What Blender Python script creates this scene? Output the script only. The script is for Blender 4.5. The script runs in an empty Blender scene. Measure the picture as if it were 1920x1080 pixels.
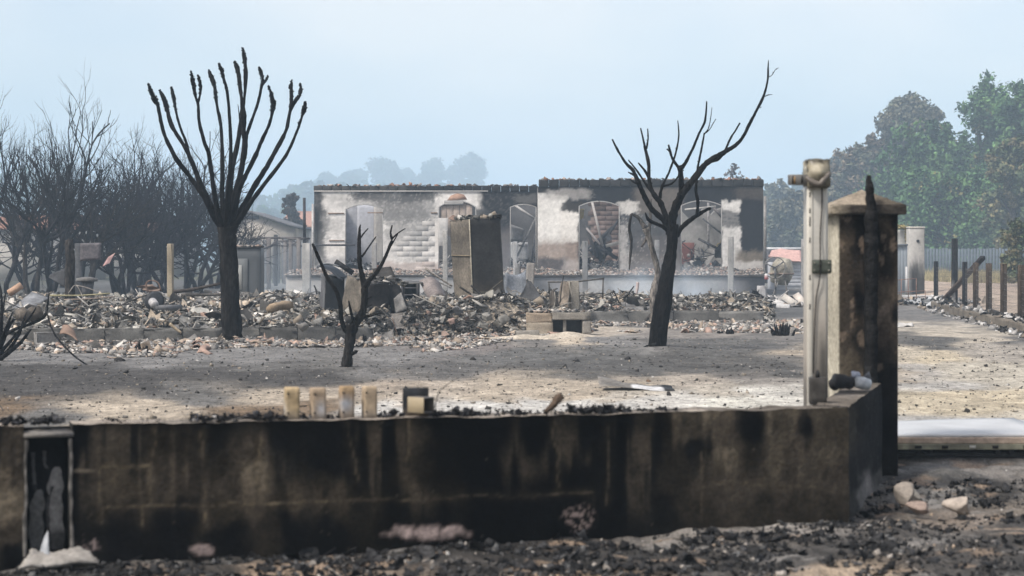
import bpy, bmesh, math, random
import numpy as np
from mathutils import Vector, Matrix

scene = bpy.context.scene
col = scene.collection
R = math.radians

# ------------------------------------------------------------------ camera
FPX = 3200.0          # focal length in photograph pixels (1920 wide)
EYE = 1.5
HOR = 480.0           # horizon row in the photograph
cam_d = bpy.data.cameras.new('camera')
cam = bpy.data.objects.new('camera', cam_d)
col.objects.link(cam)
cam.location = (0, 0, EYE)
cam.rotation_euler = (R(90), 0, 0)
cam_d.sensor_width = 36.0
cam_d.lens = 36.0 * FPX / 1920.0
cam_d.shift_y = -(540.0 - HOR) / 1920.0
cam_d.clip_start = 0.1
cam_d.clip_end = 6000
cam_d.dof.use_dof = True
cam_d.dof.focus_distance = 36.0
cam_d.dof.aperture_fstop = 3.2
scene.camera = cam

# ------------------------------------------------------------------ light
SUN_EL, SUN_AZ = R(52), R(-128)      # azimuth measured from +Y (view) towards +X
w = bpy.data.worlds.new('World')
scene.world = w
w.use_nodes = True
nt = w.node_tree
for n in list(nt.nodes):
    nt.nodes.remove(n)
wo = nt.nodes.new('ShaderNodeOutputWorld')
bg = nt.nodes.new('ShaderNodeBackground')
sky = nt.nodes.new('ShaderNodeTexSky')
sky.sky_type = 'NISHITA'
sky.sun_disc = False
sky.sun_elevation = SUN_EL
sky.sun_rotation = SUN_AZ
sky.air_density = 1.0
sky.dust_density = 4.0
sky.ozone_density = 1.0
bg.inputs['Strength'].default_value = 0.145
# thin smoke veil and faint cloud over the whole sky
tc = nt.nodes.new('ShaderNodeTexCoord')
mpw = nt.nodes.new('ShaderNodeMapping'); mpw.inputs['Scale'].default_value = (3.2, 3.2, 7.0); mpw.inputs['Location'].default_value = (1.5, 0.7, 0.1)
nzw = nt.nodes.new('ShaderNodeTexNoise'); nzw.inputs['Scale'].default_value = 1.0; nzw.inputs['Detail'].default_value = 3.0
crw = nt.nodes.new('ShaderNodeMapRange'); crw.inputs[1].default_value = .33; crw.inputs[2].default_value = .60; crw.inputs[3].default_value = 0.0; crw.inputs[4].default_value = .58
mxw = nt.nodes.new('ShaderNodeMix'); mxw.data_type = 'RGBA'; mxw.inputs['B'].default_value = (5.0, 4.6, 4.1, 1)
nt.links.new(tc.outputs['Generated'], mpw.inputs[0]); nt.links.new(mpw.outputs[0], nzw.inputs['Vector']); nt.links.new(nzw.outputs['Fac'], crw.inputs[0])
nt.links.new(crw.outputs[0], mxw.inputs['Factor']); nt.links.new(sky.outputs[0], mxw.inputs['A']); nt.links.new(mxw.outputs['Result'], bg.inputs[0])
nt.links.new(bg.outputs[0], wo.inputs[0])

sd = bpy.data.lights.new('sun', 'SUN')
sd.energy = 2.8
sd.angle = R(9)
sd.color = (1.0, 0.95, 0.88)
sun = bpy.data.objects.new('sun', sd)
col.objects.link(sun)
_d = Vector((math.sin(SUN_AZ) * math.cos(SUN_EL), math.cos(SUN_AZ) * math.cos(SUN_EL), math.sin(SUN_EL)))
sun.rotation_euler = (-_d).to_track_quat('-Z', 'Y').to_euler()
sun.location = (-20, -10, 40)

scene.view_settings.view_transform = 'Standard'
scene.view_settings.look = 'None'
scene.view_settings.exposure = 0.75
scene.view_settings.gamma = 1.0
scene.view_settings.use_curve_mapping = False
scene.render.engine = 'CYCLES'
scene.cycles.use_denoising = True
scene.cycles.max_bounces = 6
scene.cycles.diffuse_bounces = 3
scene.cycles.glossy_bounces = 2
scene.cycles.transparent_max_bounces = 6
scene.cycles.volume_bounces = 1

# ------------------------------------------------------------------ helpers
rng = np.random.default_rng(7)
random.seed(7)
_TAB = np.random.default_rng(3).random((256, 256))


def vnoise(x, y, s=0):
    x = np.asarray(x, float) + 17.3 * s
    y = np.asarray(y, float) + 9.7 * s
    xi = np.floor(x).astype(int); yi = np.floor(y).astype(int)
    fx = x - xi; fy = y - yi
    fx = fx * fx * (3 - 2 * fx); fy = fy * fy * (3 - 2 * fy)
    a = _TAB[xi & 255, yi & 255]; b = _TAB[(xi + 1) & 255, yi & 255]
    c = _TAB[xi & 255, (yi + 1) & 255]; d = _TAB[(xi + 1) & 255, (yi + 1) & 255]
    return (a * (1 - fx) + b * fx) * (1 - fy) + (c * (1 - fx) + d * fx) * fy


def fbm(x, y, o=4, s=0):
    t = 0; a = 0.5; n = 0
    for k in range(o):
        t = t + a * vnoise(np.asarray(x) * 2 ** k, np.asarray(y) * 2 ** k, s + k * 3)
        n += a; a *= 0.5
    return t / n


def sstep(a, b, x):
    t = np.clip((np.asarray(x, float) - a) / (b - a), 0, 1)
    return t * t * (3 - 2 * t)


def P(px, py, D):
    return np.array([(px - 960.0) / FPX * D, D, EYE - (py - HOR) / FPX * D])


def G(px, py, z=0.0):
    D = (EYE - z) * FPX / (py - HOR)
    return P(px, py, D)


def PX(v):
    """world -> photograph pixel, used only to lay out stains, painted shading and debris"""
    v = np.asarray(v, float)
    return 960 + FPX * v[..., 0] / v[..., 1], HOR - FPX * (v[..., 2] - EYE) / v[..., 1]


def idw(px, py, anchors, sx=1.0, sy=1.0, p=2.0):
    """smooth interpolation of colour values between listed spots"""
    A = np.array(anchors, float)
    num = 0; den = 0
    for a in A:
        d2 = ((px - a[0]) / sx) ** 2 + ((py - a[1]) / sy) ** 2 + 4.0
        wt = 1.0 / d2 ** p
        num = num + wt[..., None] * a[2:]
        den = den + wt
    return num / den[..., None]


ALBEDO = 0.70     # measured against the photograph's grey levels


class MB:
    def __init__(self):
        self.V = []; self.C = []; self.L = []; self.T = []; self.n = 0

    def add(self, v, f, c=(0.5, 0.5, 0.5)):
        v = np.asarray(v, float).reshape(-1, 3)
        c = np.asarray(c, float)
        if c.ndim == 1:
            c = np.tile(c, (len(v), 1))
        self.V.append(v); self.C.append(c)
        if isinstance(f, np.ndarray):
            self.L.append((f + self.n).ravel()); self.T.append(np.full(len(f), f.shape[1]))
        else:
            self.L.append(np.array([i for q in f for i in q], int) + self.n)
            self.T.append(np.array([len(q) for q in f], int))
        self.n += len(v)
        return self

    def build(self, name, mat, parent=None, loc=None, smooth=False):
        v = np.concatenate(self.V); c = np.concatenate(self.C)
        L = np.concatenate(self.L).astype(np.int32); T = np.concatenate(self.T).astype(np.int32)
        root = parent
        off = np.zeros(3)
        while root is not None:
            off = off + np.array(root.location); root = root.parent
        if loc is not None:
            off = np.array(loc, float)
        v = v - off
        if mat is not M_LEAF: c = c * ALBEDO
        me = bpy.data.meshes.new(name)
        me.vertices.add(len(v)); me.vertices.foreach_set('co', v.ravel())
        me.loops.add(len(L)); me.loops.foreach_set('vertex_index', L)
        me.polygons.add(len(T))
        me.polygons.foreach_set('loop_start', np.concatenate([[0], np.cumsum(T)[:-1]]).astype(np.int32))
        me.polygons.foreach_set('loop_total', T)
        me.update(calc_edges=True)
        me.validate()
        at = me.attributes.new('Col', 'FLOAT_COLOR', 'POINT')
        at.data.foreach_set('color', np.concatenate([np.clip(c, 0, 1), np.ones((len(c), 1))], 1).astype(np.float32).ravel())
        if smooth:
            me.polygons.foreach_set('use_smooth', np.ones(len(T), bool))
        me.materials.append(mat)
        o = bpy.data.objects.new(name, me)
        col.objects.link(o)
        if parent is not None:
            o.parent = parent
        elif loc is not None:
            o.location = loc
        return o


def tag(o, label=None, cat=None, group=None, kind=None):
    if label: o['label'] = label
    if cat: o['category'] = cat
    if group: o['group'] = group
    if kind or cat: o['kind'] = kind or 'thing'
    return o


def thing(name, label, cat, loc, group=None):
    o = bpy.data.objects.new(name, None)
    o.empty_display_size = 0.2
    col.objects.link(o)
    o.location = tuple(loc)
    return tag(o, label, cat, group)


def copy_tree(o, parent=None):
    c = o.copy(); col.objects.link(c); c.parent = parent
    for ch in list(o.children):
        copy_tree(ch, c)
    return c


# ---- shapes: each returns (verts, faces)
BF = np.array([(0, 3, 2, 1), (4, 5, 6, 7), (0, 1, 5, 4), (1, 2, 6, 5), (2, 3, 7, 6), (3, 0, 4, 7)])


def box(x0, x1, y0, y1, z0, z1):
    return np.array([(x0, y0, z0), (x1, y0, z0), (x1, y1, z0), (x0, y1, z0), (x0, y0, z1), (x1, y0, z1), (x1, y1, z1), (x0, y1, z1)], float), BF


_bc = {}


def cbox(x0, x1, y0, y1, z0, z1, b=0.01, rot=None, jit=0.0, sub=0, seg=1):
    """bevelled box, optionally subdivided, roughened and rotated about its base centre"""
    bm = bmesh.new()
    bmesh.ops.create_cube(bm, size=1.0)
    sx, sy, sz = x1 - x0, y1 - y0, z1 - z0
    for v in bm.verts:
        v.co = Vector((v.co.x * sx, v.co.y * sy, (v.co.z + .5) * sz))
    if b > 0:
        bmesh.ops.bevel(bm, geom=list(bm.edges), offset=b, segments=seg, affect='EDGES', profile=0.6)
    if sub:
        bmesh.ops.subdivide_edges(bm, edges=list(bm.edges), cuts=sub, use_grid_fill=True)
    if jit:
        for v in bm.verts:
            v.co += Vector((random.uniform(-jit, jit), random.uniform(-jit, jit), random.uniform(-jit, jit)))
    bm.verts.index_update()
    vs = np.array([v.co[:] for v in bm.verts]); fs = [[v.index for v in f.verts] for f in bm.faces]
    bm.free()
    if rot is not None:
        M = np.array(Matrix(rot).to_3x3()) if not isinstance(rot, np.ndarray) else rot
        vs = vs @ M.T
    vs = vs + np.array([(x0 + x1) / 2, (y0 + y1) / 2, z0])
    return vs, fs


def rotm(rx=0, ry=0, rz=0):
    from mathutils import Euler
    return np.array(Euler((R(rx), R(ry), R(rz)), 'XYZ').to_matrix())


def smooth_path(pts, n=4):
    pts = np.asarray(pts, float)
    if len(pts) < 3 or n < 2:
        return pts
    Q = np.vstack([2 * pts[0] - pts[1], pts, 2 * pts[-1] - pts[-2]])
    out = []
    for i in range(len(pts) - 1):
        a, b, c, d = Q[i], Q[i + 1], Q[i + 2], Q[i + 3]
        for k in range(n):
            t = k / n
            out.append(0.5 * ((2 * b) + (-a + c) * t + (2 * a - 5 * b + 4 * c - d) * t * t + (-a + 3 * b - 3 * c + d) * t ** 3))
    out.append(pts[-1])
    return np.array(out)


def tube(pts, rad, n=8, jit=0.0, cap=True):
    pts = np.asarray(pts, float); m = len(pts)
    rad = np.asarray(rad, float)
    if rad.ndim == 0:
        rad = np.full(m, rad)
    if len(rad) != m:
        rad = np.interp(np.linspace(0, 1, m), np.linspace(0, 1, len(rad)), rad)
    t = np.gradient(pts, axis=0)
    t /= (np.linalg.norm(t, axis=1)[:, None] + 1e-9)
    up = np.array([0, 0, 1.0]) if abs(t[0][2]) < .9 else np.array([1.0, 0, 0])
    a = np.cross(t, up); a /= (np.linalg.norm(a, axis=1)[:, None] + 1e-9)
    b = np.cross(t, a)
    ang = np.arange(n) * 2 * math.pi / n
    V = pts[:, None, :] + rad[:, None, None] * (np.cos(ang)[None, :, None] * a[:, None, :] + np.sin(ang)[None, :, None] * b[:, None, :])
    if jit:
        V = V + (rng.random(V.shape) - .5) * 2 * jit * rad[:, None, None]
    V = V.reshape(-1, 3)
    i = np.arange(m - 1)[:, None] * n; j = np.arange(n)[None, :]; j2 = (j + 1) % n
    F = np.stack([i + j, i + j2, i + n + j2, i + n + j], -1).reshape(-1, 4)
    fs = [tuple(q) for q in F]
    if cap:
        fs.append(tuple(range(n))[::-1]); fs.append(tuple(range((m - 1) * n, m * n)))
    return V, fs


def lathe(profile, n=16, c=(0, 0, 0), axis='Z'):
    pr = np.asarray(profile, float); m = len(pr)
    ang = np.arange(n) * 2 * math.pi / n
    V = np.stack([pr[:, 0][:, None] * np.cos(ang), pr[:, 0][:, None] * np.sin(ang), np.repeat(pr[:, 1][:, None], n, 1)], -1).reshape(-1, 3)
    if axis == 'Y': V = V[:, [0, 2, 1]]
    if axis == 'X': V = V[:, [2, 0, 1]]
    fs = []
    for i in range(m - 1):
        for j in range(n):
            fs.append((i * n + j, i * n + (j + 1) % n, (i + 1) * n + (j + 1) % n, (i + 1) * n + j))
    fs.append(tuple(range(n))[::-1]); fs.append(tuple(range((m - 1) * n, m * n)))
    return V + np.array(c), fs


def bar(a, b, w, d=None):
    """rectangular bar from a to b"""
    d = d or w
    a = np.asarray(a, float); b = np.asarray(b, float)
    t = b - a; t /= np.linalg.norm(t)
    up = np.array([0, 1.0, 0]) if abs(t[1]) < .9 else np.array([0, 0, 1.0])
    s = np.cross(t, up); s /= np.linalg.norm(s); u = np.cross(s, t)
    V = []
    for p in (a, b):
        for (i, j) in ((-1, -1), (1, -1), (1, 1), (-1, 1)):
            V.append(p + s * i * w / 2 + u * j * d / 2)
    return np.array(V), BF


def plate(quad, th=0.01, n=6, crumple=0.0, bend=None, seed=0):
    """thin real-thickness sheet spanning four corner points, dented"""
    q = np.asarray(quad, float)
    u = np.linspace(0, 1, n + 1)
    U, W = np.meshgrid(u, u, indexing='ij')
    S = ((1 - U) * (1 - W))[..., None] * q[0] + (U * (1 - W))[..., None] * q[1] + (U * W)[..., None] * q[2] + ((1 - U) * W)[..., None] * q[3]
    nrm = np.cross(q[1] - q[0], q[3] - q[0]); nrm /= np.linalg.norm(nrm)
    h = np.zeros_like(U)
    if crumple:
        h = (fbm(U * 3.1 + seed, W * 3.3 + seed * 1.7, 3) - .5) * 2 * crumple
    if bend:
        h = h + bend * np.sin(math.pi * U)
    S = S + h[..., None] * nrm
    k = (n + 1) ** 2
    V = np.concatenate([S.reshape(-1, 3), (S + nrm * th).reshape(-1, 3)])
    i = np.arange(n)[:, None] * (n + 1) + np.arange(n)[None, :]
    F = np.stack([i, i + 1, i + n + 2, i + n + 1], -1).reshape(-1, 4)
    fs = [tuple(x) for x in F] + [tuple(x[::-1] + k) for x in F]
    ed = [(j, j + 1) for j in range(n)] + [(n * (n + 1) + j + 1, n * (n + 1) + j) for j in range(n)]
    ed += [((j + 1) * (n + 1), j * (n + 1)) for j in range(n)] + [(j * (n + 1) + n, (j + 1) * (n + 1) + n) for j in range(n)]
    fs += [(a, a + k, b + k, b) for a, b in ed]
    return V, fs


def rock(c, s, seed=0, sub=2):
    bm = bmesh.new()
    bmesh.ops.create_icosphere(bm, subdivisions=sub, radius=1.0)
    r = random.Random(seed)
    planes = []
    for _ in range(9):
        d = Vector((r.gauss(0, 1), r.gauss(0, 1), r.gauss(0, 1))).normalized()
        planes.append((d, r.uniform(.35, .72)))
    for v in bm.verts:
        for d, h in planes:
            k = v.co.dot(d)
            if k > h:
                v.co -= d * (k - h)
        v.co *= 1 + r.uniform(-.03, .03)
    vs = np.array([v.co[:] for v in bm.verts]) * np.array(s) + np.array(c)
    fs = [[v.index for v in f.verts] for f in bm.faces]
    bm.free()
    return vs, fs


# ---- materials: colour of each piece comes from its Col attribute, grain and relief from noise
def mat(name, rough=0.9, n1=6.0, a1=0.25, n2=60.0, a2=0.25, bump=0.3, bscale=40.0, bdist=0.01, metal=0.0, spec=0.10, stretch=(1, 1, 1), n3=0, a3=0):
    m = bpy.data.materials.new(name); m.use_nodes = True
    t = m.node_tree; N = t.nodes; Lk = t.links
    b = N['Principled BSDF']
    b.inputs['Roughness'].default_value = rough
    b.inputs['Metallic'].default_value = metal
    b.inputs['Specular IOR Level'].default_value = spec
    at = N.new('ShaderNodeAttribute'); at.attribute_name = 'Col'
    geo = N.new('ShaderNodeNewGeometry')
    mp = N.new('ShaderNodeMapping'); mp.inputs['Scale'].default_value = stretch
    Lk.new(geo.outputs['Position'], mp.inputs['Vector'])

    def noise(sc, det=4):
        n = N.new('ShaderNodeTexNoise'); n.inputs['Scale'].default_value = sc; n.inputs['Detail'].default_value = det
        Lk.new(mp.outputs[0], n.inputs['Vector']); return n
    x1, x2 = noise(n1), noise(n2)

    def rng_(n, a):
        r = N.new('ShaderNodeMapRange'); r.inputs[1].default_value = .3; r.inputs[2].default_value = .7
        r.inputs[3].default_value = 1 - a; r.inputs[4].default_value = 1 + a
        Lk.new(n.outputs['Fac'], r.inputs[0]); return r
    r1, r2 = rng_(x1, a1), rng_(x2, a2)
    mu = N.new('ShaderNodeMath'); mu.operation = 'MULTIPLY'
    Lk.new(r1.outputs[0], mu.inputs[0]); Lk.new(r2.outputs[0], mu.inputs[1])
    if a3:
        r3 = rng_(noise(n3, 3), a3); m3 = N.new('ShaderNodeMath'); m3.operation = 'MULTIPLY'
        Lk.new(mu.outputs[0], m3.inputs[0]); Lk.new(r3.outputs[0], m3.inputs[1]); mu = m3
    mx = N.new('ShaderNodeVectorMath'); mx.operation = 'SCALE'
    Lk.new(at.outputs['Color'], mx.inputs[0]); Lk.new(mu.outputs[0], mx.inputs['Scale'])
    Lk.new(mx.outputs[0], b.inputs['Base Color'])
    if bump:
        bn = noise(bscale, 5)
        bp = N.new('ShaderNodeBump'); bp.inputs['Strength'].default_value = bump; bp.inputs['Distance'].default_value = bdist
        Lk.new(bn.outputs['Fac'], bp.inputs['Height']); Lk.new(bp.outputs[0], b.inputs['Normal'])
    m['rgb_out'] = mx.name
    return m


M_GROUND = mat('ground_ash_and_sand', .95, 2.2, .25, 11, .30, .8, 22, .05, stretch=(1, .6, 1), n3=75, a3=.36)
M_PLASTER = mat('sooty_plaster', .95, 5, .2, 45, .3, .5, 30, .014, spec=.05)
M_FACADE = mat('facade_plaster', .92, 1.2, .12, 9, .12, .1, 12, .02)
M_CONC = mat('concrete', .9, 5, .18, 40, .2, .3, 45, .01)
M_CHAR = mat('charred_wood', .7, 12, .4, 70, .5, .8, 40, .02, spec=.08)
M_BARK = mat('burnt_bark', .85, 7, .75, 30, .75, .95, 30, .06, stretch=(1, 1, .3), spec=.05)
M_METAL = mat('burnt_sheet_metal', .55, 3.5, .35, 22, .3, .2, 18, .01, metal=.0, spec=.12)
M_PAINT = mat('painted_metal', .45, 4, .06, 40, .06, .05, 20, .003, spec=.3)
M_RUB = mat('rubble_pieces', .92, 9, .2, 60, .25, .3, 50, .01)
M_CLAY = mat('fired_clay', .85, 8, .2, 50, .2, .2, 50, .008)
M_LEAF = mat('foliage', .7, .35, .3, 2.5, .3, 0, spec=.15)
M_FAR = mat('far_house', .9, .6, .1, 5, .1, 0)
M_STONE = mat('limestone', .9, 10, .15, 70, .2, .5, 50, .01)

# ------------------------------------------------------------------ terrain
def d_wall(x):
    x = np.asarray(x, float)
    a = 8.3 + (x + 2.49) * 0.3474
    b = 9.84 + (x - 1.943) / 0.597 * 1.86
    return np.where(x < 1.943, a, np.where(x < 2.54, b, 12.6))


PILES = [(560, 37, 0.125, 1.6), (620, 34, 0.125, 1.2), (900, 34.5, 0.175, 1.8), (960, 33.5, 0.150, 1.2), (1000, 36, 0.150, 1.5), (250, 36, 0.075, 2.0),
         (420, 36, 0.075, 1.5), (100, 34, 0.060, 2.0), (1190, 41, 0.100, 2.0), (1330, 41, 0.110, 2.2), (1060, 38, 0.125, 1.3), (730, 33, 0.075, 1.0),
         (820, 36, 0.100, 1.4), (860, 33, 0.100, .8)]


def height(x, y):
    x = np.asarray(x, float); y = np.asarray(y, float)
    px = 960 + FPX * x / np.maximum(y, 1.0)
    h = (fbm(x * .12, y * .12, 3, 5) - .5) * .10 * sstep(11, 16, y)
    # foot mounds of yard trees
    for (tx, ty, th, tr) in TREE_FEET:
        h = h + th * np.exp(-((x - tx) ** 2 + (y - ty) ** 2) / tr ** 2)
    # verge in front of the wall
    f = sstep(0.25, -0.15, y - d_wall(x))
    h = h + f * ((fbm(x * 2.2, y * 2.2, 5, 2) - .5) * .09 + (fbm(x * 9, y * 9, 3, 8) - .5) * .05)
    h = h - f * .025 - .02 * f * np.exp(-((y - d_wall(x)) / .25) ** 2)
    # fine unevenness in the yard
    h = h + (1 - f) * (fbm(x * 2.0, y * 2.0, 3, 11) - .5) * .035
    # rubble platform
    e = np.interp(px, [-200, 640, 720, 1060, 1100, 1600], [29.9, 29.9, 31.5, 33.5, 38.3, 38.3])
    plat = sstep(0.05, 0.8, y - e) * sstep(54, 47, y) * sstep(1445, 1425, px)
    h = h + plat * (.20 + .07 * sstep(0.5, 6, y - e) + (fbm(x * .6, y * .6, 4, 4) - .5) * .42)
    for (ppx, pd, ph, pr) in PILES:
        cx = (ppx - 960) / FPX * pd
        h = h + plat * ph * np.exp(-((x - cx) ** 2 + ((y - pd) * .8) ** 2) / pr ** 2)
    # beyond the wire fence the lane lies a little higher
    fx = 10.4 + (y - 35) * .145
    h = h + sstep(.3, 3.0, x - fx) * sstep(30, 36, y) * .22
    h = h * sstep(700, 300, y)
    return h


TREE_FEET = [(-4.70, 28.6, .10, .9), (-2.18, 22.5, .05, .5), (2.25, 26.7, .08, .8)]

# colour of the bare earth, ash and sand, with a painted driveway shadow, at spots over the plot (px,py of the photograph -> albedo)
S = (.40, .345, .275); SD = (.43, .395, .33); B = (.075, .072, .07); MGR = (.15, .145, .138); W = (.50, .485, .455); CH = (.042, .04, .038); BR = (.17, .125, .085)
GA = [
    (0, 690, *B), (150, 700, *B), (300, 700, *B), (450, 695, *B), (120, 735, *B), (600, 690, *MGR), (550, 705, *B), (0, 750, *B), (250, 725, *B),
    (0, 770, *BR), (100, 785, *MGR), (250, 760, *S), (420, 775, *BR), (350, 740, *MGR), (480, 745, *S), (520, 770, *BR), (200, 775, *S),
    (60, 665, .2, .195, .19), (300, 672, .2, .195, .19), (450, 665, .2, .195, .19), (760, 665, .2, .195, .19), (700, 690, .16, .155, .15),
    (860, 690, .13, .125, .12), (860, 650, .2, .18, .17), (950, 665, .13, .128, .124), (1100, 665, .13, .128, .124), (1050, 690, .10, .098, .095), (980, 640, .18, .17, .16),
    (1180, 690, .10, .098, .095), (1150, 640, .2, .195, .19), (1300, 650, .12, .117, .113), (1420, 650, .12, .117, .113), (1330, 680, .10, .097, .093),
    (1470, 690, .10, .097, .093), (1400, 700, .14, .13, .12), (1300, 630, .23, .21, .19), (1460, 635, .18, .17, .16),
    (700, 725, .34, .29, .235), (860, 725, .38, .33, .27), (1000, 720, *S), (1150, 725, *S), (1300, 720, .36, .32, .27), (1450, 718, .26, .24, .215),
    (620, 745, .36, .31, .25), (760, 750, .42, .37, .31), (800, 768, *W), (730, 770, *W), (900, 765, *W), (1000, 757, *W), (1100, 755, *W), (1200, 762, *W), (1280, 758, .52, .5, .46),
    (1150, 742, .42, .38, .32), (1050, 738, *S), (950, 742, *S), (1350, 735, .42, .38, .32), (1450, 745, .54, .52, .47), (1500, 735, .42, .40, .36), (1400, 757, .55, .53, .47),
    (1490, 590, .10, .1, .1), (1470, 580, .12, .12, .12), (1500, 610, .22, .21, .2),
    (1700, 590, .16, .155, .15), (1780, 600, .2, .19, .18), (1720, 612, .42, .38, .32), (1800, 622, .40, .36, .3), (1730, 640, .10, .098, .095), (1770, 650, .12, .117, .113),  # dark spots amid the driveway sand paint a shadow patch into the albedo
    (1850, 640, .42, .375, .31), (1905, 640, .13, .125, .12), (1830, 600, .12, .12, .118), (1900, 625, .10, .1, .1), (1700, 660, .44, .39, .31), (1760, 668, .46, .40, .30),
    (1900, 665, .34, .31, .27), (1700, 690, .36, .34, .31), (1800, 690, *SD), (1900, 700, *SD), (1750, 720, .36, .345, .32), (1850, 745, .45, .39, .29), (1750, 755, .44, .385, .29),
    (1900, 770, *SD), (1720, 785, .36, .35, .33), (1850, 790, *SD), (1650, 700, *S), (1600, 680, *S),
    (1700, 865, *CH), (1800, 870, *MGR), (1900, 880, .2, .185, .17), (1780, 900, *CH), (1880, 905, .13, .12, .11), (1700, 900, *MGR), (1850, 930, .15, .13, .11), (1750, 960, .2, .17, .145),
    (1900, 960, .06, .058, .056), (1650, 970, .12, .11, .10), (1500, 985, .22, .205, .19), (1400, 1000, .12, .11, .10), (1300, 990, .2, .185, .17), (1600, 1010, .07, .067, .064), (1700, 1000, .09, .085, .08), (1850, 1010, .06, .057, .054),
    (1800, 1050, .08, .075, .07), (1900, 1060, .05, .048, .046), (1500, 1040, .06, .057, .054), (1550, 1060, .30, .24, .18), (1400, 1040, *CH), (1300, 1040, .05, .047, .045), (1350, 1070, .07, .065, .06), (1200, 1020, *CH), (1100, 1030, *CH), (1000, 1040, *CH),
    (1000, 1075, .30, .22, .155), (1150, 1072, .32, .235, .165), (900, 1070, *CH), (800, 1030, *CH), (700, 1040, *CH), (620, 1068, .30, .225, .165), (500, 1072, .28, .215, .16), (700, 1075, .2, .16, .125), (560, 1030, *CH), (400, 1040, *CH), (250, 1055, *CH), (300, 1076, .09, .08, .07), (100, 1060, *CH), (0, 1070, *CH), (420, 1070, .06, .055, .05), (1250, 1075, .2, .155, .115),
    (300, 600, .17, .165, .16), (700, 600, .17, .165, .16), (1200, 590, .19, .185, .18), (900, 610, .17, .165, .16), (1000, 628, .5, .43, .34), (1060, 632, .5, .43, .34), (930, 633, .4, .35, .29), (1120, 627, .42, .37, .31),
    (200, 550, .12, .12, .12), (600, 553, .2, .2, .2), (1000, 553, .22, .22, .22), (1300, 553, .22, .22, .22), (1600, 560, .2, .2, .19),
    (1750, 545, .45, .36, .29), (1850, 550, .45, .36, .29), (1900, 575, .45, .37, .30), (1800, 530, .44, .36, .29), (1900, 535, .3, .26, .22), (1900, 520, .25, .22, .13), (1780, 512, .26, .23, .13), (1300, 505, .09, .10, .06), (600, 505, .09, .10, .06), (100, 510, .08, .08, .06)]


def ground_color(x, y):
    px = 960 + FPX * x / np.maximum(y, 1); py = HOR + FPX * EYE / np.maximum(y, 1)
    near = sstep(.2, -.1, y - d_wall(x))
    # ragged borders: the lookup wanders on the ground itself, in metres
    am = np.interp(y, [8, 12, 30, 60], [.10, .5, .9, 2.0])
    wx = x + (fbm(x * .9, y * .5, 4, 21) - .5) * 2 * am
    wy = y + (fbm(x * .7, y * .5, 4, 31) - .5) * 2 * am * np.interp(y, [8, 12, 30, 60], [1.6, 2.0, 3.0, 4])
    wy = np.maximum(wy, 5.0)
    # keep the two sides of the wall apart
    wy = np.where(near > .5, np.minimum(wy, d_wall(x) - .03), np.maximum(wy, d_wall(x) + .35))
    qx = 960 + FPX * wx / wy; qy = HOR + FPX * EYE / wy
    c = idw(qx, qy, GA, 1.0, .22, 2.8)
    g = fbm(x * 5, y * 4, 4, 41)
    c = c * (0.72 + .56 * g)[..., None]
    # ash and soil patches on the verge
    k = near * sstep(.56, .68, fbm(x * 3.5, y * 8, 4, 51))
    tan = np.array([.30, .225, .165]); grey = np.array([.2, .19, .18])
    pick = sstep(.45, .55, vnoise(x * 2, y * 3, 61))[..., None]
    c = c * (1 - .75 * k)[..., None] + (.75 * k)[..., None] * (tan * pick + grey * (1 - pick))
    return c


def axis_lines(spec):
    out = [spec[0][0]]
    for a, b, s in spec:
        n = max(1, int(round((b - a) / s)))
        out += list(np.linspace(a, b, n + 1)[1:])
    return np.array(out)


gx = axis_lines([(-900, -200, 100), (-200, -60, 20), (-60, -22, 3), (-22, -12, .5), (-12, -3.4, .12), (-3.4, 3.6, .026), (3.6, 13, .12), (13, 22, .5), (22, 60, 3), (60, 200, 20), (200, 900, 100)])
gy = axis_lines([(-30, 4, 5), (4, 7.6, .4), (7.6, 10.6, .026), (10.6, 14, .05), (14, 26, .10), (26, 50, .16), (50, 70, .5), (70, 150, 5), (150, 400, 25), (400, 1000, 100)])
XX, YY = np.meshgrid(gx, gy, indexing='xy')
ZZ = height(XX, YY)
gcol = np.zeros(XX.shape + (3,))
gcol[...] = (.10, .10, .07)
vis = (YY > 7) & (YY < 110) & (np.abs(XX) < np.maximum(YY * .36, 4) + 2)
gcol[vis] = ground_color(XX[vis], YY[vis])
nx_, ny_ = len(gx), len(gy)
ii = np.arange(ny_ - 1)[:, None] * nx_ + np.arange(nx_ - 1)[None, :]
GF = np.stack([ii, ii + 1, ii + nx_ + 1, ii + nx_], -1).reshape(-1, 4)
mb = MB(); mb.add(np.stack([XX, YY, ZZ], -1).reshape(-1, 3), GF, gcol.reshape(-1, 3))
tag(mb.build('ground', M_GROUND, smooth=True), 'burnt grey and sandy earth of the yard and verge', None, None, 'structure')


def gz(x, y):
    return float(height(np.array([x]), np.array([y]))[0])


# ------------------------------------------------------------------ loose pieces
def _tmpl_chunk(seed):
    r = np.random.default_rng(seed + 900)
    v, f = box(-.5, .5, -.5, .5, -.5, .5)
    v = v * r.uniform(.55, 1.0, v.shape) + r.normal(0, .10, v.shape)
    tri = []
    for q in f:
        tri += [(q[0], q[1], q[2]), (q[0], q[2], q[3])]
    return v * .85, np.array(tri)


def _tmpl_shard():
    v, f = box(-.5, .5, -.5, .5, -.06, .06)
    v = v.copy(); v[[0, 4], 0] += .22; v[[2, 6], 1] -= .25; v[[1, 5], 2] += .10; v[[3, 7], 2] += .06
    tri = []
    for q in f:
        tri += [(q[0], q[1], q[2]), (q[0], q[2], q[3])]
    return v, np.array(tri)


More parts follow.
